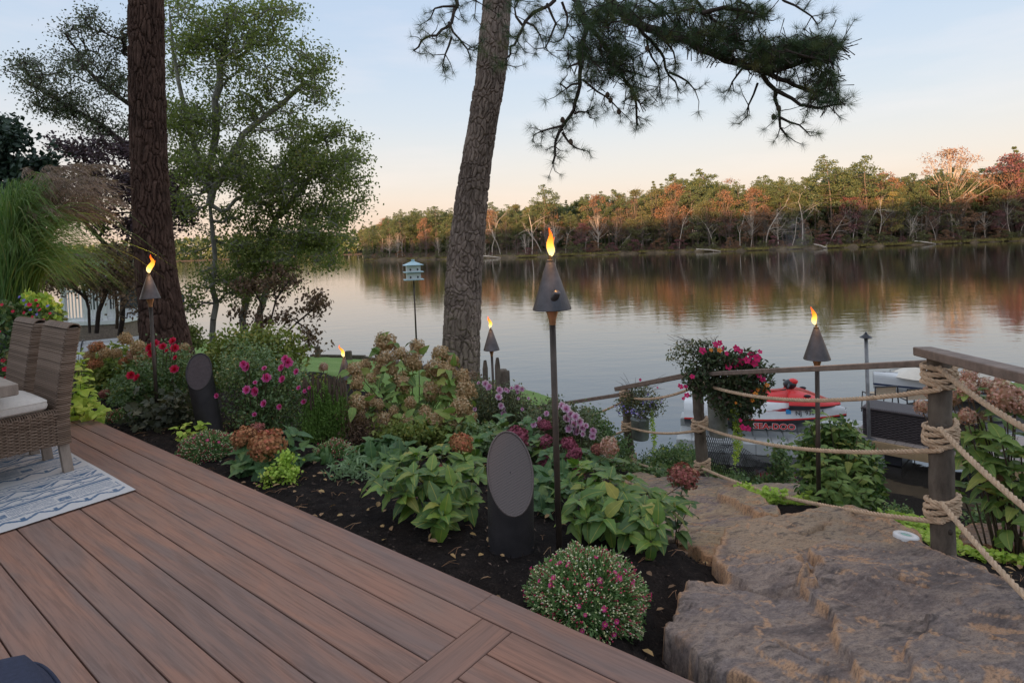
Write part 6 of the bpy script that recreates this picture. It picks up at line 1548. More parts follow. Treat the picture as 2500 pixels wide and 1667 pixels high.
for t in (.3, 2.2, 4.2, 6): mb.box(dx * t + dy * .5 + [0, 0, -.34], (.5, .4, .12), rot=rotz(angd), bev=.03)
mb.build('float_drum', M['blackgel'], e)
mb = MB()
for t in (.18, .2): mb.blob(dx * t - dy * .048 + [0, 0, -.1], (.03, .012, .03), 10, 6)
mb.build('bolt', M['steel'], e)
# pipe with small cap
pt, pb = P(1989, 775, 11.0), P(1998, 1010, 11.0); e = empty('dock_pole', pb - [0, 0, .9], 'slim galvanised pole with a small cap at the dock corner', 'pole'); po_ = np.array(e.location)
MB().tube([po_ * 0, pt - po_], .032, 12).build('pipe', M['steel'], e, smooth=True)
MB().lathe([(.04, -.02), (.11, 0), (.03, .06), (.012, .10), (.002, .11)], pt - po_, 16).build('cap', M['blackgel'], e)
MB().box(pb - po_ + [0, 0, -.02], (.09, .07, .05), bev=.01).build('bracket', M['steel'], e)
# deck box in woven resin
bx = G(1981, 1000.5, DZ); bx = bx * [1, 1, 0] + [0, 0, DZ] + dy * .06; e = empty('storage_box', bx, 'dark woven resin storage box standing on the dock', 'storage box', rz=angd)
Lb, Wb, Hb = 1.75, .62, .50
MB().box((Lb / 2, Wb / 2, Hb / 2), (Lb / 2 - .01, Wb / 2 - .01, Hb / 2)).build('liner', M['blackgel'], e)
mb = MB()
for r in range(20):
    z = .02 + r * .0235; n = 90; x = np.linspace(0, Lb, n); y = -.004 + .008 * np.sin(x * 48 + (r % 2) * math.pi)
    mb.tube(np.stack([x, y, np.full(n, z)], 1), .0105, 4, cap=False)
    y = np.linspace(0, Wb, 30); mb.tube(np.stack([-.004 + .008 * np.sin(y * 48 + (r % 2) * math.pi), y, np.full(30, z)], 1), .0105, 4, cap=False)
mb.build('woven_side', M['wicker_dark'], e, kind='stuff')
mb = MB().box((Lb / 2, Wb / 2, Hb + .015), (Lb / 2 + .03, Wb / 2 + .03, .02), bev=.01)
for k in range(60): mb.box((.0 + k * Lb / 59, Wb / 2, Hb + .037), (.010, Wb / 2, .004))
mb.build('lid', M['wicker_dark'], e)
infill_later = 1
# two sling chairs on the dock behind the box
M['sling'] = simple('tan_mesh_sling', (.30, .23, .16), .8, var=.12, scale=30, bmp=.3, bscale=300)
def slingchair(x0, x1, yt, yb, D, label):
    a = P(x0, yt, D); b = P(x1, yt + 3, D); zb = DZ; e = empty('patio_chair', (a[0], a[1], zb), label, 'chair', 'dock chairs'); o = np.array(e.location); W = np.linalg.norm((b - a)[:2]); d = nrm((b - a) * [1, 1, 0]); back = np.array([-d[1], d[0], 0]); H = a[2] - zb
    mb = MB()
    for s in (0, 1):
        p0 = d * W * s
        mb.tube([p0 + [0, 0, 0] + back * -.05, p0 + [0, 0, .4], p0 + [0, 0, H - .04], p0 + d * (.03 if s == 0 else -.03) + [0, 0, H]], .013, 6)
        mb.tube([p0 + [0, 0, .42], p0 + back * .45 + [0, 0, .44], p0 + back * .5], .012, 6); mb.tube([p0 + [0, 0, H * .75], p0 + back * .25 + [0, 0, H * .68], p0 + back * .45 + [0, 0, .44]], .012, 6)
    mb.tube([[0, 0, H - .01], d * W + [0, 0, H - .01]], .013, 6); mb.build('frame', M['blackgel'], e, smooth=True)
    mb = MB(); u_, v_ = np.meshgrid(np.linspace(.06, .94, 8), np.linspace(0, 1, 8)); pth = [(0, H - .02), (.0, .43), ]
    Z = .43 + (H - .45) * v_; mb.grid(d[0] * W * u_ + back[0] * .02 * np.sin(v_ * 3), d[1] * W * u_ + back[1] * .02 * np.sin(v_ * 3), Z)
    mb.grid(d[0] * W * u_ + back[0] * .45 * v_, d[1] * W * u_ + back[1] * .45 * v_, .43 + 0 * v_); mb.build('sling', M['sling'], e)
slingchair(2010, 2062, 888, 950, 12.2, 'brown sling chair on the dock behind the storage box, nearer the jet ski')
slingchair(2083, 2135, 893, 950, 11.9, 'brown sling chair on the dock half hidden by the near post')

def loft(mb, secs, mis, closed=False, smooth=None):
    """secs: list of (origin, [(y,z)...] one side bottom to top) mirrored"""
    rows = []
    for x, prof in secs:
        r = [(x, y, z) for y, z in prof] + [(x, -y, z) for y, z in prof[::-1]]
        rows.append(r)
    V = np.array(rows, float); n, m_, _ = V.shape; base = mb.n
    Fq, mi = [], []
    for i in range(n - 1):
        for j in range(m_ - 1):
            jj = min(j, m_ - 2 - j); Fq.append([i * m_ + j, (i + 1) * m_ + j, (i + 1) * m_ + j + 1, i * m_ + j + 1]); mi.append(mis[min(jj, len(mis) - 1)] if not callable(mis) else mis(i, jj))
    mb.add(V.reshape(-1, 3), Fq, .5); mb.mi[-1] = np.array(mi)
    return mb
def text(body, size, mat, parent, loc, xdir, ydir, name='lettering', shear=0, off=0, sx=1.0):
    cu = bpy.data.curves.new(name, 'FONT'); cu.body = body; cu.size = size; cu.extrude = .002; cu.shear = shear; cu.offset = off; cu.align_x = 'LEFT'; cu.resolution_u = 3
    o = bpy.data.objects.new(name, cu); col.objects.link(o); bpy.context.view_layer.update()
    me = bpy.data.meshes.new_from_object(o.evaluated_get(bpy.context.evaluated_depsgraph_get())); bpy.data.objects.remove(o)
    me.materials.clear(); me.materials.append(mat); o = bpy.data.objects.new(name, me)
    x, y = nrm(xdir), nrm(ydir); z = np.cross(x, y); m_ = Matrix.Identity(4)
    for i in range(3): m_[i][0], m_[i][1], m_[i][2], m_[i][3] = x[i] * sx, y[i], z[i], loc[i]
    col.objects.link(o); o.parent = parent; o.matrix_basis = m_; return o
# jet ski: x forward from tail 0 to nose 3.1
N_, T_ = P(1944, 965, 11.95), P(1555, 940, 13.0); FZ = WZ + .27; fw = nrm((N_ - T_) * [1, 1, 0]); js = N_ * [1, 1, 0] - fw * 3.1 + [0, 0, FZ]
e = empty('jet_ski', js, 'red, white and black jet ski parked on the pale floating port', 'jet ski', rz=math.atan2(fw[1], fw[0])); JK = e
S = np.linspace(0, 1, 17); secs = []
for s in S:
    x = 3.1 * s; wdt = .58 * (1 - max(0, (s - .35) / .65) ** 2.4) + .03; kz = .03 + .42 * max(0, (s - .55) / .45) ** 2.2; rub = .28 + .08 * s
    dk_ = rub + .30 - .13 * max(0, s - .7) * 3.3
    if s > .97: dk_ = rub + .10
    secs.append((x, [(0.0, kz), (wdt * .55, kz + .05), (wdt * .92, min(kz + .17, rub - .03)), (wdt, rub - .035), (wdt * 1.03, rub), (wdt * 1.0, rub + .025), (wdt * .97, (rub + dk_) / 2), (wdt * .86, dk_), (wdt * .5, dk_ + .02), (0, dk_ + .03)]))
loft(MB(), secs, [0, 0, 0, 0, 1, 2, 2, 2, 2]).build('hull', [M['blackgel'], M['redgel'], M['white']], e, smooth=True)
def ell(xc, a, hs, prof_w, n=9, x0=None, x1=None): pass
def hood(name, x0, x1, f, mats, mis, n=14):
    secs = []
    for t in np.linspace(0, 1, n): x = x0 + (x1 - x0) * t; w_, zb, zt = f(t); secs.append((x, [(w_, zb), (w_ * 1.02, zb + (zt - zb) * .3), (w_ * .88, zb + (zt - zb) * .68), (w_ * .5, zb + (zt - zb) * .95), (0, zt)]))
    return loft(MB(), secs, mis).build(name, mats, JK, smooth=True)
hood('hood', 2.0, 3.0, lambda t: (.52 * (1 - t ** 2.2) + .02, .54 + .01 * t, .60 + .24 * (1 - t ** 1.4) + .02 * math.sin(t * 6)), [M['redgel'], M['blackgel']], [1, 0, 0, 0])
hood('seat', .5, 2.08, lambda t: (.36 + .03 * math.sin(t * 9), .52, .74 + .04 * t + .05 * math.sin(t * 6.3) + (.06 if t > .6 else 0)), [M['redgel'], M['blackgel']], [1, 0, 0, 0])
hood('console', 1.8, 2.45, lambda t: (.20, .52, .84 - .14 * abs(t - .4)), [M['blackgel']], [0])
dxh = .36
mb = MB().blob((2.08, 0, .93), (.13, .12, .10), 14, 9, mi=1); mb.blob((2.14, 0, .99), (.10, .10, .06), 12, 8, mi=0)
mb.tube([(2.0, -.36, .93), (2.04, -.2, .95), (2.08, 0, .96), (2.04, .2, .95), (2.0, .36, .93)], .022, 8, mi=1); mb.build('handlebar', [M['redgel'], M['blackgel']], e, smooth=True)
mb = MB()
for s_ in (-1, 1): mb.blob((2.36, s_ * .34, .78), (.07, .025, .035), 10, 6)
mb.build('mirror', M['blackgel'], e, smooth=True)
M['stripe'] = simple('dark_red_print', (.30, .02, .025), .4)
mb = MB()
for k, (xa, za) in enumerate([(1.55, .50), (1.68, .53), (1.80, .555)]):
    L = .62 - .08 * k; t = np.linspace(0, 1, 9); x = xa + L * t; z = za + .06 * t ** 1.6 - .02 * np.sin(t * 3); yw = -(.58 * (1 - np.maximum(0, (x / 3.1 - .35) / .65) ** 2.4) + .02) * .955 - .006
    V = np.concatenate([np.stack([x, yw, z + .018 * np.sin(t * math.pi)], 1), np.stack([x, yw - .003, z - .012 * np.sin(t * math.pi)], 1)]); mb.add(V, [[i, i + 1, 9 + i + 1, 9 + i] for i in range(8)])
mb.build('swoosh', M['stripe'], e)
def hw(s): return .58 * (1 - max(0, (s - .35) / .65) ** 2.4) + .02
x0 = 1.34; text('SEA-DOO', .165, M['white'], e, (x0 - .01, -hw(.45) * 1.0 - .012, .155), (1, .015, .02), (0, -.18, 1), 'brand_outline', off=.012, sx=1.08)
text('SEA-DOO', .165, M['redgel'], e, (x0, -hw(.45) * 1.0 - .018, .157), (1, .015, .02), (0, -.18, 1), 'brand_lettering', off=.004, sx=1.06)
a_, b_ = hw(2.08 / 3.1), hw(2.72 / 3.1); text('NJ  930 HA', .125, M['blackgel'], e, (2.12, -a_ * .985 - .02, .43), (.6, (a_ - b_) * .985, .02), (0, .18, 1), 'registration', sx=.98)
MB().box((1.99, -hw(1.99 / 3.1) - .004, .50), (.045, .004, .045), rot=rotz(.12)).build('sticker', simple('blue_sticker', (.03, .22, .55), .4), e)
# floating port
e2 = empty('floating_port', js, 'pale grey modular floating port carrying the jet ski', 'floating dock', rz=math.atan2(fw[1], fw[0]))
cube = MB().box((0, 0, 0), (.148, .245, .12), bev=.02).mesh('port_block', M['float'])
for i in range(13):
    for j, yy in enumerate((-.70, -.27, .27, .78)):
        if j in (1, 2): inst('port_block', cube, e2, (.0 + i * .30, yy, -.33 + (.0 if i < 11 else .12)))
        else: inst('port_block', cube, e2, (.0 + i * .30, yy, -.16))
mb = MB()
for i in range(4):
    for yy in (-.62, .1): mb.lathe([(.10, -.03), (.10, .002), (.075, .004), (.07, -.01)], (2.9 + i * .22, yy + .2 * (i % 2), -.03), 14, capt=True)
mb.build('deck_fitting', M['blackgel'], e2)
# powerboat
bb = P(2006, 886, 15.2); e = empty('motorboat', (bb[0], bb[1], WZ), 'white motorboat with navy side and tan windscreen, partly hidden by the near post', 'boat', rz=-.22); e.scale = (1, .9, .60); secs = []
for s in np.linspace(0, 1, 14):
    x = 6.2 * s; k = 1 - (1 - s) ** 2.6; w_ = 1.12 * k + .02; g_ = 1.03 - .30 * s ** .7 * .6
    secs.append((x, [(0, -.25 + .7 * (1 - s) ** 4), (w_ * .7, .05 + .55 * (1 - s) ** 3), (w_ * .95, g_ - .42), (w_ * .99, g_ - .34), (w_ * 1.0, g_ - .12), (w_ * 1.03, g_), (w_ * .9, g_ + .05), (w_ * .4, g_ + .12), (0, g_ + .15)]))
loft(MB(), secs, [0, 0, 1, 0, 0, 0, 0, 0, 0]).build('hull', [M['white'], M['navy']], e, smooth=True)
mb = MB(); th = np.linspace(-1.9, 1.9, 22); R1, R2 = np.array([1.0, .78]), np.array([.8, .62])
V = []; 
for k, (rx, ry, z, ox) in enumerate([(1.5, .98, 1.02, 3.1), (1.15, .80, 1.42, 3.25)]): V += [(ox - 1.2 - rx * math.cos(a), ry * math.sin(a), z) for a in th]
mb.add(V, [[i, i + 1, 22 + i + 1, 22 + i] for i in range(21)]); M['tanglass'] = simple('tan_windscreen', (.50, .43, .36), .25, var=.08); mb.build('windscreen', M['tanglass'], e, smooth=True)
MB().tube(np.array(V[22:]), .016, 6).build('windscreen_frame', M['steel'], e)
mb = MB().tube([(.5, .35, 1.02), (.5, .35, 1.14), (1.8, .75, 1.22), (1.8, .75, 1.05)], .013, 6); mb.blob((.25, 0, 1.15), (.05, .05, .03), 10, 6); mb.build('bow_rail', M['steel'], e)
MB().box((4.3, 0, 1.05), (.7, .6, .12), bev=.06).build('seat', M['white'], e)

# ------------------------------------------------------------------ hanging bucket planters and netting
M['zinc'] = simple('weathered_zinc', (.17, .18, .17), .55, .35, var=.4, scale=8, bmp=.2)
def bucket(xc, yt, yb, wpx, D, label):
    c = P(xc, (yt + yb) / 2, D); b = P(xc, yb, D); e = empty('hanging_planter', b, label, 'planter', 'bucket planters on the fence posts'); r = wpx * cs(xc) * PXM * D / 2; h = (yb - yt) * PXM * D
    mb = MB().lathe([(r * .05, 0), (r * .84, 0), (r * .86, .006), (r * .97, h * .96), (r * 1.03, h), (r * .96, h), (r * .9, h * .9), (.01, h * .88)], n=36); mb.tube([(r * .9, 0, .0), (r * 1.0, 0, h)], .003, 5)
    mb.lathe([(r * .88, h * .12), (r * .895, h * .13), (r * .885, h * .14)], n=36); mb.build('bucket', M['zinc'], e, smooth=True); return e, np.array(e.location)
def infill(e, b, blobs, D, mat, n, lsz, kind='d', dz=.12, nm='foliage', wn=.6, up=.2):
    pts = []; ar = np.array([x[2] * x[3] for x in blobs], float); ar /= ar.sum()
    for bb_, a in zip(blobs, ar):
        k = int(n * a) + 1; d = rdir(k) * (U(0, 1, (k, 1)) ** .5)
        for v in d: pts.append(P(bb_[0] + bb_[2] * v[0], bb_[1] + bb_[3] * v[2], D + v[1] * dz))
    pts = np.array(pts) - b; m_ = len(pts); MB().leaf(pts, nrm(rng.normal(size=(m_, 3)) + [0, 0, up]), rng.normal(size=(m_, 3)) + [0, 0, .6], U(.7, 1.2, m_) * lsz, U(.8, 1.2, m_) * lsz * wn, kind).build(nm, M[mat], e, kind='stuff')
M['imp_lf'] = leafmat('dark_impatiens_leaves', [(.030, .045, .026), (.05, .075, .036), (.08, .11, .05), (.09, .05, .05)], trans=.2)
e, b = bucket(1650, 900, 1000, 50, 5.55, 'zinc bucket of magenta and orange flowers hung on the middle fence post')
infill(e, b, [(1640, 880, 70, 45), (1690, 880, 60, 50), (1600, 870, 35, 35), (1720, 900, 45, 40), (1670, 840, 60, 30), (1700, 930, 35, 40), (1700, 955, 32, 45), (1670, 930, 40, 30), (1740, 860, 45, 40), (1735, 920, 30, 30), (1700, 830, 50, 30), (1640, 820, 50, 25)], 5.4, 'imp_lf', 5200, .048, 'f', wn=.5)
infill(e, b, [(1560, 820, 35, 25), (1580, 800, 40, 20), (1590, 840, 30, 20), (1610, 790, 35, 15), (1620, 815, 40, 20)], 5.5, 'rose_lf2', 700, .03, nm='upper_foliage')
mb = MB(); root = P(1635, 860, 5.5) - b
for k in range(46):
    tip = P(U(1518, 1650), U(768, 815), 5.5 + U(-.15, .15)) - b; t = np.linspace(0, 1, 6)[:, None]; mb.tube(root + (tip - root) * t + np.array([0, 0, .08]) * np.sin(t * 3.14) + rng.normal(size=(6, 3)) * .01, [.003, .0028, .0025, .002, .0018, .0012], 3, cap=False)
mb.build('twigs', M['twig_dark'], e, kind='stuff')
flowers(e, b, [(1613, 806, 22), (1643, 792, 20), (1652, 788, 18), (1690, 800, 20), (1700, 806, 16), (1725, 815, 24), (1738, 822, 24), (1715, 828, 22), (1733, 835, 20), (1688, 836, 24), (1702, 830, 22), (1672, 842, 22), (1745, 808, 14), (1742, 863, 20), (1752, 872, 18), (1562, 888, 18), (1578, 908, 16), (1575, 888, 12), (1724, 900, 14), (1728, 912, 14), (1706, 982, 20), (1718, 984, 18), (1700, 965, 12), (1660, 800, 12), (1590, 865, 14), (1570, 915, 10), (1668, 812, 14)], FM['mag'], 5.3, stem=False)
flowers(e, b, [(1652, 805, 16), (1633, 804, 11), (1755, 893, 16), (1762, 885, 14), (1735, 905, 14), (1748, 912, 16), (1728, 920, 12), (1700, 930, 10), (1740, 895, 12), (1690, 925, 8), (1690, 800, 9)], FM['orange'], 5.3, stem=False)
infill(e, b, [(1692, 965, 10, 30), (1695, 1010, 14, 35), (1690, 1050, 9, 20), (1684, 940, 8, 15)], 5.35, 'lime_s', 800, .018, 'r', dz=.04, nm='trailing_jenny')
e, b = bucket(1471, 960, 1008, 44, 7.2, 'zinc bucket of violet flowers hung on the far fence post')
infill(e, b, [(1470, 930, 45, 30), (1440, 930, 30, 30), (1500, 930, 35, 30), (1465, 900, 35, 20), (1480, 950, 30, 15)], 7.15, 'rose_lf2', 1900, .036, dz=.15, wn=.45)
infill(e, b, [(1465, 950, 30, 16), (1430, 940, 30, 25), (1500, 920, 25, 20)], 7.0, 'p_blue', 60, .03, dz=.1, nm='blossoms', wn=1)
infill(e, b, [(1498, 970, 6, 30), (1503, 1010, 6, 30)], 7.1, 'lime_s', 260, .025, 'r', dz=.04, nm='trailing_jenny')
mb = MB(); root = P(1460, 930, 7.2) - b
for k in range(34):
    tip = P(U(1405, 1540), U(855, 920), 7.2 + U(-.2, .2)) - b; t = np.linspace(0, 1, 5)[:, None]; mb.tube(root + (tip - root) * t + np.array([0, 0, .06]) * np.sin(t * 3.14), [.003, .0028, .0025, .002, .001], 3, cap=False)
mb.build('twigs', M['twig_dark'], e, kind='stuff')
flowers(e, b, [(1470, 872, 9), (1456, 888, 7), (1487, 880, 6), (1510, 890, 6)], FM['mag'], 7.1, stem=False)
infill(SHR, np.array(SHR.location), [(1900, 1060, 75, 75), (1960, 1080, 75, 80), (1870, 1030, 40, 60), (1930, 1000, 50, 40), (1990, 1130, 45, 45), (1890, 1130, 60, 50)], 4.75, 'shr', 5200, .05, 'f', dz=.2, wn=.6)
# black netting draped below the bucket
M['net'] = simple('black_netting', (.012, .012, .014), .6)
def netting():
    c = P(1660, 1090, 6.3); e = empty('garden_netting', c, 'crumpled black wire netting leaning below the bucket of magenta flowers', 'netting')
    mb = MB(); nu, nv = 40, 17; A, B = [], []; vis = []
    def pt(u, v):
        x = 1615 + 172 * u; top = 1000 + 70 * max(0, (u - .35)) ** .8 * 1.5 if u < .75 else 1055 + 60 * (u - .75); bot = 1105 + 30 * math.sin(u * 5); y = top + (bot - top) * v
        return P(x, y, 6.3 + .25 * math.sin(u * 15) * (.3 + v) + .12 * math.sin(v * 9 + u * 4)) - c
    for i in range(nu):
        for j in range(nv):
            u0, v0 = (i + .5 * (j % 2)) / nu, j / nv; p = pt(u0, v0)
            if .36 < u0 < .52 and v0 > .25 and v0 < .75: continue
            for du, dv in ((.5 / nu, 1 / nv), (-.5 / nu, 1 / nv)): A.append(p); B.append(pt(u0 + du + U(-.3, .3) / nu * .2, v0 + dv))
    mb.segs(A, B, .0034, .0034, 3)
    for k in range(5):
        q = P(1655 + k * 4, 1070, 6.2) - c; th = np.linspace(0, 6.28, 22); mb.tube(q + np.stack([.17 * np.cos(th) + .01 * k, .05 * np.sin(th * 2), .22 * np.sin(th)], 1), .003, 4)
    mb.build('mesh', M['net'], e, kind='stuff')
netting()
# bulkhead pickets, birdhouse, bulkhead edge
for i, (x, yt, D, w_, lb) in enumerate([(1111, 828, 8.6, .05, 'left of two pointed grey pickets flanking the small torch'), (1139, 822, 8.5, .05, 'right of two pointed grey pickets flanking the small torch')]):
    t = P(x, yt, D); z = gz(t[0], t[1]); mb = MB(); h = t[2] - z; w2, th_ = w_, .012
    mb.add([(-w2 * .9, -th_, 0), (w2 * .9, -th_, 0), (w2 * .9, th_, 0), (-w2 * .9, th_, 0), (-w2 * .9, -th_, h - .12), (w2 * .9, -th_, h - .12), (w2 * .9, th_, h - .12), (-w2 * .9, th_, h - .12), (-w2 * .35, -th_, h), (w2 * .35, -th_, h), (w2 * .35, th_, h), (-w2 * .35, th_, h)],
           [[0, 1, 5, 4], [1, 2, 6, 5], [2, 3, 7, 6], [3, 0, 4, 7], [4, 5, 9, 8], [5, 6, 10, 9], [6, 7, 11, 10], [7, 4, 8, 11], [8, 9, 10, 11]])
    o = mb.build('picket', M['post'], label=lb, cat='picket'); o.location = (t[0], t[1], z); o.rotation_euler = (0, .03, .9)
def bpost(x, yt, D, r, lb, sq=False):
    t = P(x, yt, D); z = min(gz(t[0], t[1]), t[2] - .3) - .05; mb = MB().lathe([(r * 1.05, 0), (r, (t[2] - z) * .5), (r * .98, t[2] - z - .02), (r * .8, t[2] - z)], n=16, capt=True)
    o = mb.build('bulkhead_post', M['post'], label=lb, cat='post', smooth=False); o.location = (t[0], t[1], z)
bpost(1155, 848, 9.2, .07, 'round weathered post right of the pickets')
bpost(1166, 851, 9.4, .03, 'thin dark post touching the round weathered post by the pickets')
bpost(729, 795, 21.2, .10, 'bulkhead post at the lawn edge left of the short torch')
bpost(800, 806, 20.6, .12, 'stubby bulkhead post at the lawn edge beside the short torch')
mb = MB()
for a in range(3, 7):
    p0, p1 = np.array([SHX[a], SHY[a]]), np.array([SHX[a + 1], SHY[a + 1]]); d = nrm(np.array([*(p1 - p0), 0])); L = np.linalg.norm(p1 - p0); z = gz(*(p0 + [0, -.4])) * .5 + gz(*(p1 + [0, -.4])) * .5
    m_ = (p0 + p1) / 2; mb.box((m_[0], m_[1] + .06, z - .22), (L / 2, .06, .26), rot=rotz(math.atan2(d[1], d[0])))
mb.build('bulkhead', M['post'], label='low timber bulkhead along the lawn edge at the water', cat='bulkhead')
D = 18.7; tp = P(950, 642, D); e = empty('martin_house', (tp[0] + .1, tp[1], -2.4), 'white two storey birdhouse with a pale blue roof on a slim pole', 'birdhouse'); o_ = np.array(e.location); s = PXM * D
MB().tube([P(957, 800, D) - o_ + [0, 0, -.5], P(954, 730, D) - o_, tp - o_], [.03, .026, .02], 8).build('pole', M['pole'], e, smooth=True)
h0 = tp - o_; M['bh'] = simple('white_painted_birdhouse', (.62, .58, .55), .5, var=.06); M['bhr'] = simple('pale_blue_roof', (.30, .42, .46), .5, var=.08)
rz_ = rotz(.25)
for k in range(2):
    MB().box(h0 + [0, 0, .10 + k * .235], (.21, .21, .10), rot=rz_).build('storey', M['bh'], e)
    MB().box(h0 + [0, 0, .0 + k * .235], (.30, .30, .012), rot=rz_, bev=.004).build('balcony', M['bhr'], e)
    mb = MB()
    for xx in (-.11, .11): mb.lathe([(.035, -.004), (.034, .002)], (0, 0, 0), 12, capt=True) if False else mb.blob(h0 + rz_ @ np.array([xx, -.212, .08 + k * .235]), (.034, .004, .034), 10, 6)
    mb.build('entrance', M['blackgel'], e)
mb = MB(); q = [h0 + rz_ @ np.array(v) for v in [(-.31, -.31, .45), (.31, -.31, .45), (.31, .31, .45), (-.31, .31, .45), (-.06, -.06, .56), (.06, -.06, .56), (.06, .06, .56), (-.06, .06, .56)]]
mb.add(q, [[0, 1, 5, 4], [1, 2, 6, 5], [2, 3, 7, 6], [3, 0, 4, 7], [4, 5, 6, 7], [3, 2, 1, 0]]); mb.box(h0 + [0, 0, .59], (.045, .045, .035)); mb.build('roof', M['bhr'], e)
# canoe upside down on a low rack
ca, cb_ = P(100, 808, 10.4), P(352, 770, 11.2); M['alu'] = simple('dull_aluminium', (.36, .36, .355), .45, .35, var=.2, scale=2, bmp=.25, bscale=7)
e = empty('canoe', (ca + cb_) / 2 * [1, 1, 1] - [0, 0, .28], 'overturned silver canoe resting on a rack behind the orange hydrangea', 'canoe', rz=math.atan2(*(cb_ - ca)[1::-1])); L = np.linalg.norm(cb_ - ca) + .5; secs = []
for s in np.linspace(0, 1, 17):
    w_ = .42 * (math.sin(min(1, .06 + s * .94) * math.pi) ** .5) * (1 if s < 1 else 0) + .03; dz_ = .07 * (2 * s - 1) ** 4
    secs.append((L * (s - .5), [(w_, 0 - dz_), (w_ * 1.02, .02 - dz_), (w_ * .98, .14), (w_ * .75, .27), (w_ * .35, .33), (0, .35)]))
loft(MB(), secs, [1, 0, 0, 0, 0]).build('hull', [M['alu'], M['steel']], e, smooth=True)
mb = MB(); t = np.linspace(0, math.pi, 14)
for xx in (-.25,): mb.tube(np.stack([np.full(14, xx), .435 * np.cos(t), .01 + .36 * np.sin(t) ** .8], 1), .012, 6)
mb.build('strap', M['blackgel'], e)
e = empty('canoe_rack', np.array(e.location) * [1, 1, 0] + [0, 0, gz(*e.location[:2]) - .05], 'low dark timber rack under the silver canoe', 'rack', rz=e.rotation_euler[2]); zz = ca[2] * .5 + cb_[2] * .5 - .3 - e.location[2]
MB().box((0, -.3, zz - .1), (L * .45, .03, .09)).build('beam', M['rail'], e); MB().box((0, .3, zz - .1), (L * .45, .03, .09)).build('beam', M['rail'], e)
for xx in (-.9, 0, .9): MB().box((xx, 0, zz / 2 - .1), (.04, .36, zz / 2)).build('support', M['rail'], e)
# neighbour's white porch
D = 19; a, b = P(150, 742, D), P(272, 742, D); e = empty('porch', a, 'white porch with balusters and corner posts seen through the brown leaved tree', 'porch'); M['wpaint'] = simple('white_paint', (.62, .60, .58), .5, var=.05); W = b[0] - a[0]
for zz in (.12, 1.0): MB().box((W / 2, 0, zz), (W / 2, .03, .03)).build('rail', M['wpaint'], e)
for k in range(16):
    MB().box((W * (k + .5) / 16, 0, .56), (.014, .014, .42)).build('baluster', M['wpaint'], e)
for k in (0, .42, .78, 1): MB().box((W * k, 0, .72), (.06, .06, .85)).build('post', M['wpaint'], e)
MB().box((W / 2, 1.2, 1.0), (W / 2, .06, 1.0)).build('wall', M['wpaint'], e)
M['dglass'] = simple('dark_window_glass', (.05, .055, .06), .15)
for k in range(2):
    MB().box((W * (.3 + .4 * k), 1.13, 1.0), (.45, .02, .7)).build('window', M['dglass'], e)
MB().box((W / 2, .6, -.02), (W / 2 + .1, .75, .06)).build('floor', M['wpaint'], e); MB().box((W / 2, .6, -.6), (W / 2, .7, .5)).build('base', M['rail'], e)
mb = MB().box((W / 2, .6, 2.1), (W / 2 + .3, 1.0, .08)); mb.build('roof', M['rail'], e)
# flag on the far side of the pine trunk
D = 14; fp = P(402, 672, D); e = empty('flag', (fp[0], fp[1], gz(fp[0], fp[1])), 'small striped flag hanging from a pole just right of the left pine trunk', 'flag'); fo_ = np.array(e.location); H = fp[2] - fo_[2]
MB().tube([(0, 0, 0), (0, 0, H + .15)], .015, 8).build('pole', M['steel'], e)
s_, t_ = np.meshgrid(np.linspace(0, 1, 14), np.linspace(0, 1, 27), indexing='ij'); X = .02 + s_ * .17 + .02 * t_; Yf = .03 * np.sin(s_ * 14 + t_ * 2); Z = H + .1 - t_ * .62 - s_ * .16
mif = np.where((t_[:-1, :-1] < .30) , 2, np.where((np.arange(13)[:, None] // 1) % 2 == 0, 0, 1) + 0 * t_[:-1, :-1].astype(int)).astype(int)
MB().grid(X, Yf, Z, mif=mif).build('cloth', [simple('flag_red', (.26, .05, .07), .8), simple('flag_white', (.42, .38, .40), .8), simple('flag_blue', (.05, .06, .16), .8)], e)

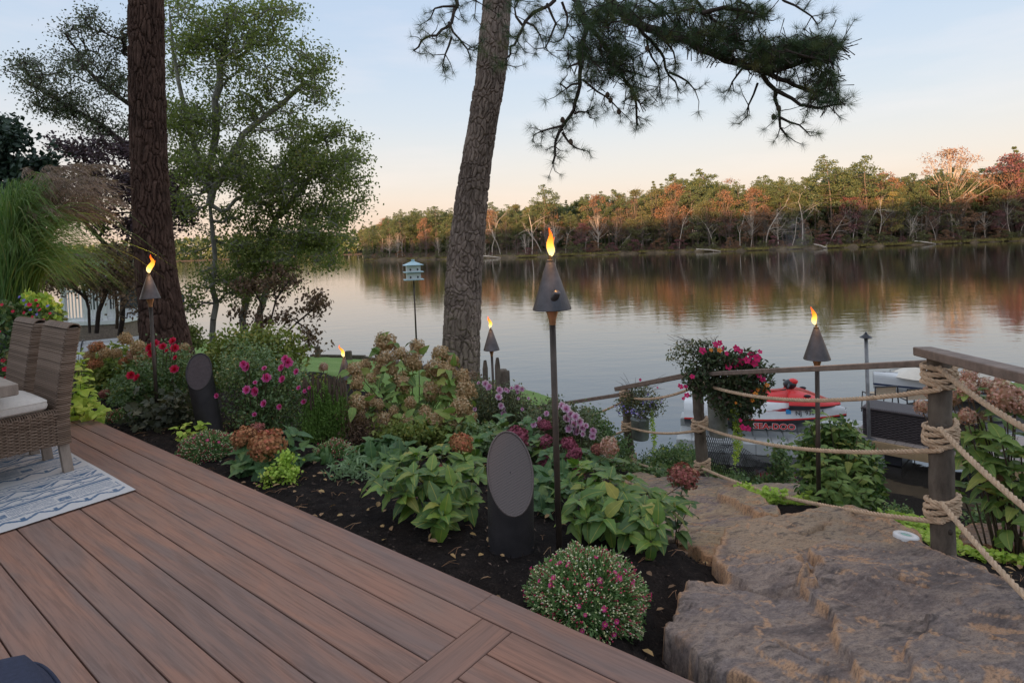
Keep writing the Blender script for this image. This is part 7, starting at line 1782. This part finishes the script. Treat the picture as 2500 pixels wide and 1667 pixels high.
# ------------------------------------------------------------------ left side of the deck: chairs, table, rug, planter, ottoman
M['wick'] = leafmat('brown_wicker', [(.085, .055, .038), (.145, .098, .068), (.21, .15, .11)], trans=0, rough=.6)
M['cush'] = simple('oatmeal_cushion', (.46, .42, .38), .9, var=.08, scale=60, bmp=.35, bscale=500)
M['gwood'] = simple('weathered_grey_leg', (.20, .16, .13), .7, var=.2, scale=8, bmp=.3, mapscale=(3, 3, 1))
L1, L2 = G(148, 1084, .01), G(104, 1057, .01); wv_ = nrm(L2 - L1); fwv = np.array([-(-wv_[1]) * -1, 0, 0]); fwv = np.array([wv_[1], -wv_[0], 0]); 
if fwv[1] > 0: fwv = -fwv
def chair(org, label):
    """local x = width (0..W), y = forward"""
    e = empty('wicker_chair', org, label, 'chair', 'wicker dining chairs'); Rm = np.array([[wv_[0], fwv[0], 0], [wv_[1], fwv[1], 0], [0, 0, 1.0]])
    def T(p): return np.asarray(p, float) @ Rm.T
    W, Dp, H = .50, .58, .97
    def back(y0, z): # back surface leans away above the seat
        q = np.clip((z - .38) / .62, 0, 1); return -.03 - .10 * q ** 1.2
    # strands wrapped round the backrest: loops at each height
    mb = MB(); nrow = 64
    for r in range(nrow):
        z = .20 + (H - .21) * r / nrow; y0 = back(0, z); th = .035; n = 44; wi = 1.0 if z > .36 else 0
        if z < .36:
            for xc in (0, W - .06):
                loop = [(xc - .005, y0 + th), (xc + .03, y0 + th + .004), (xc + .065, y0 + th), (xc + .068, y0), (xc + .065, y0 - th), (xc + .03, y0 - th - .004), (xc - .005, y0 - th), (xc - .008, y0), (xc - .005, y0 + th)]
                mb.tube(T([(a, b_, z + U(-.001, .001)) for a, b_ in loop]), .0062, 5, tint=U(.2, .9), cap=False)
            continue
        x = np.linspace(0, W, n); wvx = .0045 * np.where(np.arange(n) % 2 == 0, 1, -1) * (1 if r % 2 else -1); bow = .005 * np.sin(x / W * math.pi)
        top = min(1.0, (H - z) / .03) 
        f_ = np.stack([x, y0 + th * top + wvx - bow, np.full(n, z)], 1); b_ = np.stack([x[::-1], y0 - th * top + wvx - bow[::-1], np.full(n, z)], 1)
        path = np.concatenate([f_, [[W + .012, y0 + .015, z], [W + .014, y0, z], [W + .012, y0 - .015, z]], b_, [[-.012, y0 - .015, z], [-.014, y0, z], [-.012, y0 + .015, z]], f_[:1]])
        mb.tube(T(path), .0062, 5, tint=U(.15, .95), cap=False)
    zt = H; y0 = back(0, zt)
    for k in range(9): # top cap strands run across the edge
        pass
    for x in np.linspace(0, W, 46): mb.tube(T([(x, y0 + .04, zt - .02), (x, y0 + .025, zt + .002), (x, y0, zt + .009), (x, y0 - .025, zt + .002), (x, y0 - .04, zt - .02)]), .006, 5, tint=U(.1, .8), cap=False)
    mb.build('backrest', M['wick'], e, kind='stuff', smooth=True)
    core = MB(); zz = np.linspace(.36, H - .01, 10); V = []
    for z in zz: V += [T((.004, back(0, z) - .026, z)), T((W - .004, back(0, z) - .026, z)), T((W - .004, back(0, z) + .026, z)), T((.004, back(0, z) + .026, z))]
    core.add(V, [[i * 4 + j, i * 4 + (j + 1) % 4, i * 4 + 4 + (j + 1) % 4, i * 4 + 4 + j] for i in range(9) for j in range(4)]); core.build('backrest_core', M['twig_dark'], e)
    mb = MB(); zb, zt_ = .20, .415
    for r in range(22): # woven seat skirt, all four sides
        z = zb + .004 + (zt_ - zb) * r / 22; n = 40; y = np.linspace(.0, Dp, n); s = .005 * np.where(np.arange(n) % 4 < 2, 1, -1) * (1 if r % 2 else -1)
        for xx in (-.002, W + .002): mb.tube(T(np.stack([xx + s, y, np.full(n, z - .05 * (y < .0))], 1)), .0055, 4, tint=U(.3, 1), cap=False)
        x = np.linspace(0, W, n)
        for yy in (Dp, .0): mb.tube(T(np.stack([x, yy + s, np.full(n, z)], 1)), .0055, 4, tint=U(.3, 1), cap=False)
    for y in np.arange(.02, Dp, .058):
        for xx in (-.002, W + .002):
            for dd in (0, .012): mb.tube(T([(xx, y + dd, zb - .004), (xx, y + dd, zt_ + .01)]), .0055, 4, tint=.3, cap=False)
    for y in np.linspace(0, Dp, 44):
        for xx in (-.004, W + .004): mb.tube(T([(xx, y, zt_ - .02), (xx, y + .006, zt_ + .012), (xx + (.02 if xx < 0 else -.02), y + .012, zt_ + .018)]), .0055, 4, tint=U(.2, .8), cap=False)
    mb.build('seat_skirt', M['wick'], e, kind='stuff', smooth=True)
    core = MB(); c = T((W / 2, Dp / 2, (zb + zt_) / 2)); core.box(c, (W / 2 - .008, Dp / 2 - .008, (zt_ - zb) / 2), rot=Rm); core.build('seat_core', M['twig_dark'], e)
    for x in (.035, W - .035):
        for y, zt2, lean in ((-.03, .22, .035), (Dp - .04, .2, 0)):
            V = T([(x + sx * .024, y + sy * .027 - (0 if z_ else .0) + (lean * -.6 if z_ == 0 else 0), z_ * zt2) for z_ in (0, 1) for sx, sy in ((-1, -1), (1, -1), (1, 1), (-1, 1))])
            MB().add(V, [[0, 1, 5, 4], [1, 2, 6, 5], [2, 3, 7, 6], [3, 0, 4, 7], [3, 2, 1, 0], [4, 5, 6, 7]]).build('leg', M['gwood'], e)
    # cushion
    mb = MB(); nx, ny = 22, 24; u_, v_ = np.meshgrid(np.linspace(-1, 1, nx), np.linspace(-1, 1, ny), indexing='ij'); ed = np.clip((1 - np.maximum(np.abs(u_), np.abs(v_))) / .22, 0, 1) ** .5
    rr = 1 - .03 * (np.abs(u_ * v_) ** 6); Xc, Yc = W / 2 + u_ * (W / 2 - .005) * rr, Dp / 2 + .02 + v_ * (Dp / 2 - .02) * rr
    for sgn in (1, -1):
        Z = .475 + sgn * (.022 + .030 * ed + (.012 * (1 - u_ ** 2) * (1 - v_ ** 2) if sgn > 0 else 0)) + .004 * (fbm(u_ * 4, v_ * 4, 2, 3) - .5)
        q = T(np.stack([Xc, Yc, Z], -1).reshape(-1, 3)).reshape(nx, ny, 3); mb.grid(q[..., 0], q[..., 1], q[..., 2])
    bd = [(0, j) for j in range(ny)] + [(i, ny - 1) for i in range(1, nx)] + [(nx - 1, j) for j in range(ny - 2, -1, -1)] + [(i, 0) for i in range(nx - 2, 0, -1)]
    for s0, s1 in ((.022, -.022),):
        top = T([(Xc[i, j], Yc[i, j], .475 + .022) for i, j in bd]); mid = T([(W / 2 + (Xc[i, j] - W / 2) * 1.02, Dp / 2 + (Yc[i, j] - Dp / 2) * 1.02, .475) for i, j in bd]); lo = T([(Xc[i, j], Yc[i, j], .475 - .022) for i, j in bd]); k = len(bd)
        mb.add(np.concatenate([top, mid, lo]), [[a * k + i, a * k + (i + 1) % k, (a + 1) * k + (i + 1) % k, (a + 1) * k + i] for a in (0, 1) for i in range(k)])
    cu = mb.build('cushion', M['cush'], e, smooth=True)
    for s0 in (.022,): mb = MB().tube(T([(W / 2 + (Xc[i, j] - W / 2) * 1.005, Dp / 2 + (Yc[i, j] - Dp / 2) * 1.005, .475 + s0) for i, j in bd + bd[:1]]), .0035, 5); mb.build('piping', M['cush'], cu)
    return e
org = L1 - wv_ * .035 + fwv * .03; chair(org, 'front wicker dining chair with oatmeal cushion, standing on the rug')
o2 = org + nrm(P(88, 900, 4.6) - P(150, 900, 4.0)) * 0; chair(G(148, 1084, .01) * [1, 1, 0] + wv_ * .66 - wv_ * .035 + fwv * .05 + [0, 0, .01], 'second wicker chair behind the front one, only its tall back in view')
# table corner
tc_ = P(42, 880, 3.55); e = empty('dining_table', (tc_[0] - .6, tc_[1] + .3, 0), 'corner of a grey wood table with an inlaid top at the left edge', 'table'); o_ = np.array(e.location)
Rm = np.array([[wv_[0], fwv[0], 0], [wv_[1], fwv[1], 0], [0, 0, 1.0]]); cor = tc_ - o_
def tb3(p): return cor + np.asarray(p, float) @ Rm.T
for nm, c, h in (('table_frame', (.9, .05, -.035), (.9, .05, .035)), ('table_frame', (.05, .85, -.035), (.05, .75, .035)), ('table_top', (.95, .85, -.02), (.85, .75, .012))):
    MB().box(tb3(c), h, rot=Rm, bev=.006).build(nm, M['gwood'] if nm == 'table_frame' else M['float'], e)
for c in ((1.2, 1.3), (1.7, .08)): MB().box(tb3((c[0], c[1], -(cor + o_)[2] / 2 - .03)), (.04, .04, (cor + o_)[2] / 2 - .04), rot=Rm).build('leg', M['gwood'], e)
# rug with woven pattern
def rug():
    C, A_, B_ = G(312, 1125, .008), G(0, 1225, .008), G(155, 1035, .008); ax, bx_ = nrm(A_ - C), nrm(B_ - C); La, Lb = 2.4, 1.95
    nu, nv = 620, 500; u = np.linspace(0, La, nu); v = np.linspace(0, Lb, nv); Ug, Vg = np.meshgrid(u, v, indexing='ij'); t = np.zeros(Ug.shape)
    wob = .004 * (vnoise(Ug * 20, Vg * 20, 1) - .5); Vw = Vg + wob
    tri = lambda x, p: np.abs(np.mod(x / p, 1) - .5) * 2
    per = .80; q = np.mod(Vw, per) * .62 / .80
    def band(a, b): return (q > a) & (q < b)
    t += band(.05, .110) & (np.abs(tri(Ug, .15) - (q - .055) / .05) < .22) | (band(.06, .10) & (tri(Ug + .075, .15) > .86))
    t += band(.125, .134) | band(.142, .147)
    z = (q - .16) / .08; t += band(.16, .24) & ((np.mod(z * 5 + 6 * tri(Ug, .30), 1) < .38) & (tri(Ug + .15, .30) > .25))
    t += band(.16, .24) & (tri(Ug, .30) > .80) & (z < .6)
    t += band(.250, .258) | band(.268, .292) | band(.298, .304)
    t += band(.315, .365) & (np.abs((q - .34) / .02 - np.sin(Ug * 42) * .9) < .33) | (band(.318, .362) & (np.mod(Ug, .15) < .022) & (np.abs(q - .34) > .012))
    t += band(.374, .394) | band(.402, .408)
    z = (q - .42) / .07; t += band(.42, .49) & (np.abs(tri(Ug, .22) - z) < .10) | (band(.42, .49) & (tri(Ug, .22) < z - .35)) | (band(.42, .49) & (np.abs(tri(Ug, .22) - z * .6 - .35) < .07))
    t += band(.500, .508) | band(.518, .526) | (band(.540, .56) & (np.abs(tri(Ug, .05) - (q - .54) / .02) < .35)) | band(.575, .580) | band(.592, .602)
    t = np.clip(t.astype(float), 0, 1); wear = vnoise(Ug * 90, Vg * 260, 3); t *= (wear > .16) * (.85 + .15 * vnoise(Ug * 9, Vg * 9, 8)); t[(Vg < .03) | (Ug < .022)] = 0
    q3 = C[None, None] + Ug[..., None] * ax + Vg[..., None] * bx_; q3[..., 2] += .0012 * vnoise(Ug * 130, Vg * 130, 6) + .004 * vnoise(Ug * 3, Vg * 3, 7)
    m_, nt, bs = newmat('blue_white_weave'); c = ramp(nt, attr(nt), [(.66, .63, .61), (.035, .12, .24)]); c = mixc(nt, math_(nt, 'MULTIPLY', noise(nt, 120, 3), .15), c, (.42, .40, .40)); nt.links.new(c, bs.inputs['Base Color']); bs.inputs['Roughness'].default_value = .95
    bump(nt, bs, noise(nt, 350, 2), .6, .003)
    mb = MB().grid(q3[..., 0], q3[..., 1], q3[..., 2], tint=t); mb.build('rug', m_, label='blue and white zigzag patterned outdoor rug under the chairs', cat='rug')
rug()
# planter with ornamental grass
pc = P(45, 870, 5.15); e = empty('tall_planter', (pc[0], pc[1], 0), 'dark grey planter of red flowers and tall ornamental grass behind the chairs', 'planter'); o_ = np.array(e.location); zr = P(45, 740, 5.15)[2]
MB().box((0, 0, zr / 2), (.27, .27, zr / 2), rot=rotz(.5), bev=.02).build('pot', simple('slate_pot', (.075, .075, .08), .7, var=.2), e)
infill(e, o_, [(30, 760, 60, 60), (80, 740, 60, 45), (20, 820, 50, 50), (110, 730, 35, 30), (80, 800, 20, 50), (0, 730, 50, 40), (0, 860, 35, 25)], 5.0, 'imp2' if 'imp2' in M else 'rose_lf', 5200, .05, 'f', dz=.22, wn=.7)
infill(e, o_, [(95, 700, 35, 22), (120, 720, 25, 25), (125, 745, 18, 18), (70, 690, 20, 15)], 4.95, 'lime_s', 700, .05, 'f', dz=.15, nm='lime_foliage', wn=.8)
flowers(e, o_, [(44, 791, 13), (68, 700, 12), (88, 702, 10), (92, 712, 11), (12, 848, 15), (8, 828, 13), (15, 867, 12), (60, 765, 11), (100, 735, 9), (0, 762, 8), (115, 720, 8), (80, 830, 11), (92, 812, 9), (98, 790, 9), (40, 744, 10), (30, 715, 9), (75, 728, 9), (5, 700, 9), (56, 718, 9), (102, 760, 9), (83, 690, 9), (70, 745, 10)], FM['red'], 4.75, stem=False)
flowers(e, o_, [(62, 680, 10), (128, 700, 10), (140, 690, 12), (142, 700, 11), (138, 712, 8)], FM['yellow'], 4.75, stem=False)
flowers(e, o_, [(55, 690, 9), (70, 712, 8), (110, 703, 9), (85, 722, 8), (60, 700, 8), (45, 682, 8)], FM['blue'], 4.75, stem=False)
def bigrass():
    gx = P(38, 705, 5.2); e = empty('ornamental_grass', gx, 'tall arching green ornamental grass with pinkish plumes at the left edge', 'ornamental grass'); n = 1500; k = 8; t = np.linspace(0, 1, k)
    tx, ty = rng.normal(95, 85, n), U(425, 600, n); far = tx > 140; ty = np.where(far, U(520, 680, n), ty); ty = np.where(tx < -20, U(450, 640, n), ty)
    tip = np.array([P(a, b, 5.2 + U(-.5, .5)) for a, b in zip(tx, ty)]) - gx; root = rng.normal(size=(n, 3)) * [.06, .06, .01]; hgt = np.abs(tip[:, 2]) + .25 + np.abs(tip[:, 0]) * .45
    mid = root * .5 + tip * [.38, .38, 0] + np.stack([0 * hgt, 0 * hgt, hgt * .98], 1)
    Pt = (1 - t)[None, :, None] ** 2 * root[:, None] + 2 * (t * (1 - t))[None, :, None] * mid[:, None] + (t ** 2)[None, :, None] * tip[:, None]
    mb = MB(); ribbons(mb, Pt, np.tile(.0058 * (1 - t ** 3) + .0008, (n, 1)), nrm(rng.normal(size=(n, 3)) + [0, -1, 0]), np.clip(rng.normal(.5, .22, n), 0, 1))
    mb.build('blades', leafmat('grass_blades', [(.05, .10, .03), (.09, .16, .045), (.15, .22, .06), (.24, .22, .08)], trans=.3), e, kind='stuff')
    mb = MB(); n = 95; tips = [(U(60, 300), U(385, 520)) for _ in range(n)]; st = MB()
    for (x, y) in tips:
        tp_ = P(x, y, 5.2 + U(-.4, .4)) - gx; md = tp_ * [.5, .5, 0] + [0, 0, tp_[2] + .22 + abs(tp_[0]) * .12]; tt = np.linspace(0, 1, 12)[:, None]; c = (1 - tt) ** 2 * 0 + 2 * tt * (1 - tt) * md + tt ** 2 * tp_
        st.tube(c, .0016, 3, cap=False); m_ = 60; f = U(.62, 1, m_); pos = np.stack([np.interp(f * 11, np.arange(12), c[:, i]) for i in range(3)], 1); dr = nrm(c[-1] - c[-3])
        mb.leaf(pos, nrm(dr + rng.normal(size=(m_, 3)) * .35 - [0, 0, .25]), rng.normal(size=(m_, 3)), U(.05, .10, m_), .006, 't', tint=U(0, 1, m_))
    st.build('plume_stems', M['twig'], e, kind='stuff'); mb.build('plumes', leafmat('grass_plumes', [(.16, .11, .09), (.24, .17, .14), (.32, .24, .20)], trans=.3), e, kind='stuff')
bigrass()
# navy ottoman cushion at the lower left corner
def ottoman():
    top = .50; A_ = G(55, 1478, top); B_ = G(110, 1500, top); Cc = G(140, 1568, top); e = empty('navy_ottoman', (A_[0] - .25, A_[1] - .3, 0), 'corner of a navy upholstered seat at the bottom left', 'ottoman'); o_ = np.array(e.location)
    kn = G(75, 1482, top); d1 = nrm((G(0, 1502, top) - kn) * [1, 1, 0]); d2 = nrm((G(150, 1600, top) - G(95, 1498, top)) * [1, 1, 0]); L = .62
    nx = 26; u_, v_ = np.meshgrid(np.linspace(-1, 1, nx), np.linspace(-1, 1, nx), indexing='ij'); su = np.sign(u_) * np.abs(u_) ; ed = np.clip((1 - np.maximum(np.abs(u_), np.abs(v_))) / .12, 0, 1) ** .5
    sh = 1 - .10 * (np.abs(u_) ** 5 * np.abs(v_) ** 5); cc = kn - o_ + d1 * L / 2 + d2 * L / 2; cc = cc + nrm(-(d1 + d2)) * .02
    q = cc + (u_ * sh)[..., None] * d1 * L / 2 + (v_ * sh)[..., None] * d2 * L / 2; mb = MB()
    q1 = q.copy(); q1[..., 2] = top - .035 + .035 * ed; q2 = q.copy(); q2[..., 2] = top - .16; mb.grid(q1[..., 0], q1[..., 1], q1[..., 2])
    bd = [(0, j) for j in range(nx)] + [(i, nx - 1) for i in range(1, nx)] + [(nx - 1, j) for j in range(nx - 2, -1, -1)] + [(i, 0) for i in range(nx - 2, 0, -1)]; k = len(bd)
    t_ = np.array([q1[i, j] for i, j in bd]); m1 = t_ + nrm((t_ - cc) * [1, 1, 0]) * .008 - [0, 0, .05]; l_ = np.array([q2[i, j] for i, j in bd])
    mb.add(np.concatenate([t_, m1, l_]), [[a * k + i, a * k + (i + 1) % k, (a + 1) * k + (i + 1) % k, (a + 1) * k + i] for a in (0, 1) for i in range(k)])
    M['navyf'] = simple('navy_fabric', (.020, .024, .045), .9, var=.2, scale=90, bmp=.4, bscale=600); mb.build('seat', M['navyf'], e, smooth=True)
    MB().tube(np.concatenate([t_, t_[:1]]) + nrm(np.concatenate([t_, t_[:1]]) - cc) * [.003, .003, 0], .005, 6).build('piping', M['navyf'], e, smooth=True)
    MB().box(cc * [1, 1, 0] + [0, 0, (top - .17) / 2], (L * .33, L * .33, (top - .17) / 2), rot=rotz(math.atan2(d1[1], d1[0]))).build('base', M['twig_dark'], e)
ottoman()
# round light let into the slab
lp = G(2082, 1268, -.385); lp[2] = rz_at(3, lp[0], lp[1]) + .002; e = empty('ground_light', lp, 'white round light with green glass lens set on the edge of the slab', 'ground light'); nr_ = roty(.10) @ rotx(-.06)
MB().lathe([(.062, -.05), (.063, .0), (.060, .006), (.030, .009), (.028, .003)], n=36, rot=nr_).build('ring', M['white'], e, smooth=True)
MB().lathe([(.029, .003), (.02, .005), (.001, .006)], n=24, rot=nr_).build('lens', simple('green_glass', (.10, .24, .20), .15), e, smooth=True)

# thin smoke drifting above the right torch
def smoke():
    m_ = bpy.data.materials.new('thin_smoke'); m_.use_nodes = True; nt = m_.node_tree; nt.nodes.remove(nt.nodes['Principled BSDF']); pv = nt.nodes.new('ShaderNodeVolumePrincipled')
    pv.inputs['Color'].default_value = (.75, .8, .9, 1); n = noise(nt, 9, 5, .6, mapscale=(1, 1, .5), dist=1.5)
    nt.links.new(ramp(nt, n, [(0, 0, 0), (1.5, 1.5, 1.5)], [.42, .75]), pv.inputs['Density']); nt.links.new(pv.outputs[0], nt.nodes['Material Output'].inputs['Volume'])
    b = P(1868, 700, 4.26); t = np.linspace(0, 1, 12); c = np.stack([b[0] - .12 * t + .03 * np.sin(t * 8), b[1] + .05 * t, b[2] + .62 * t], 1)
    MB().tube(c, .02 + .10 * np.sin(t * 3.0) ** .8 + .01, 14).build('smoke', m_, label='faint blue smoke drifting up from the torch by the dock', cat='smoke', kind='stuff', smooth=True)
smoke()
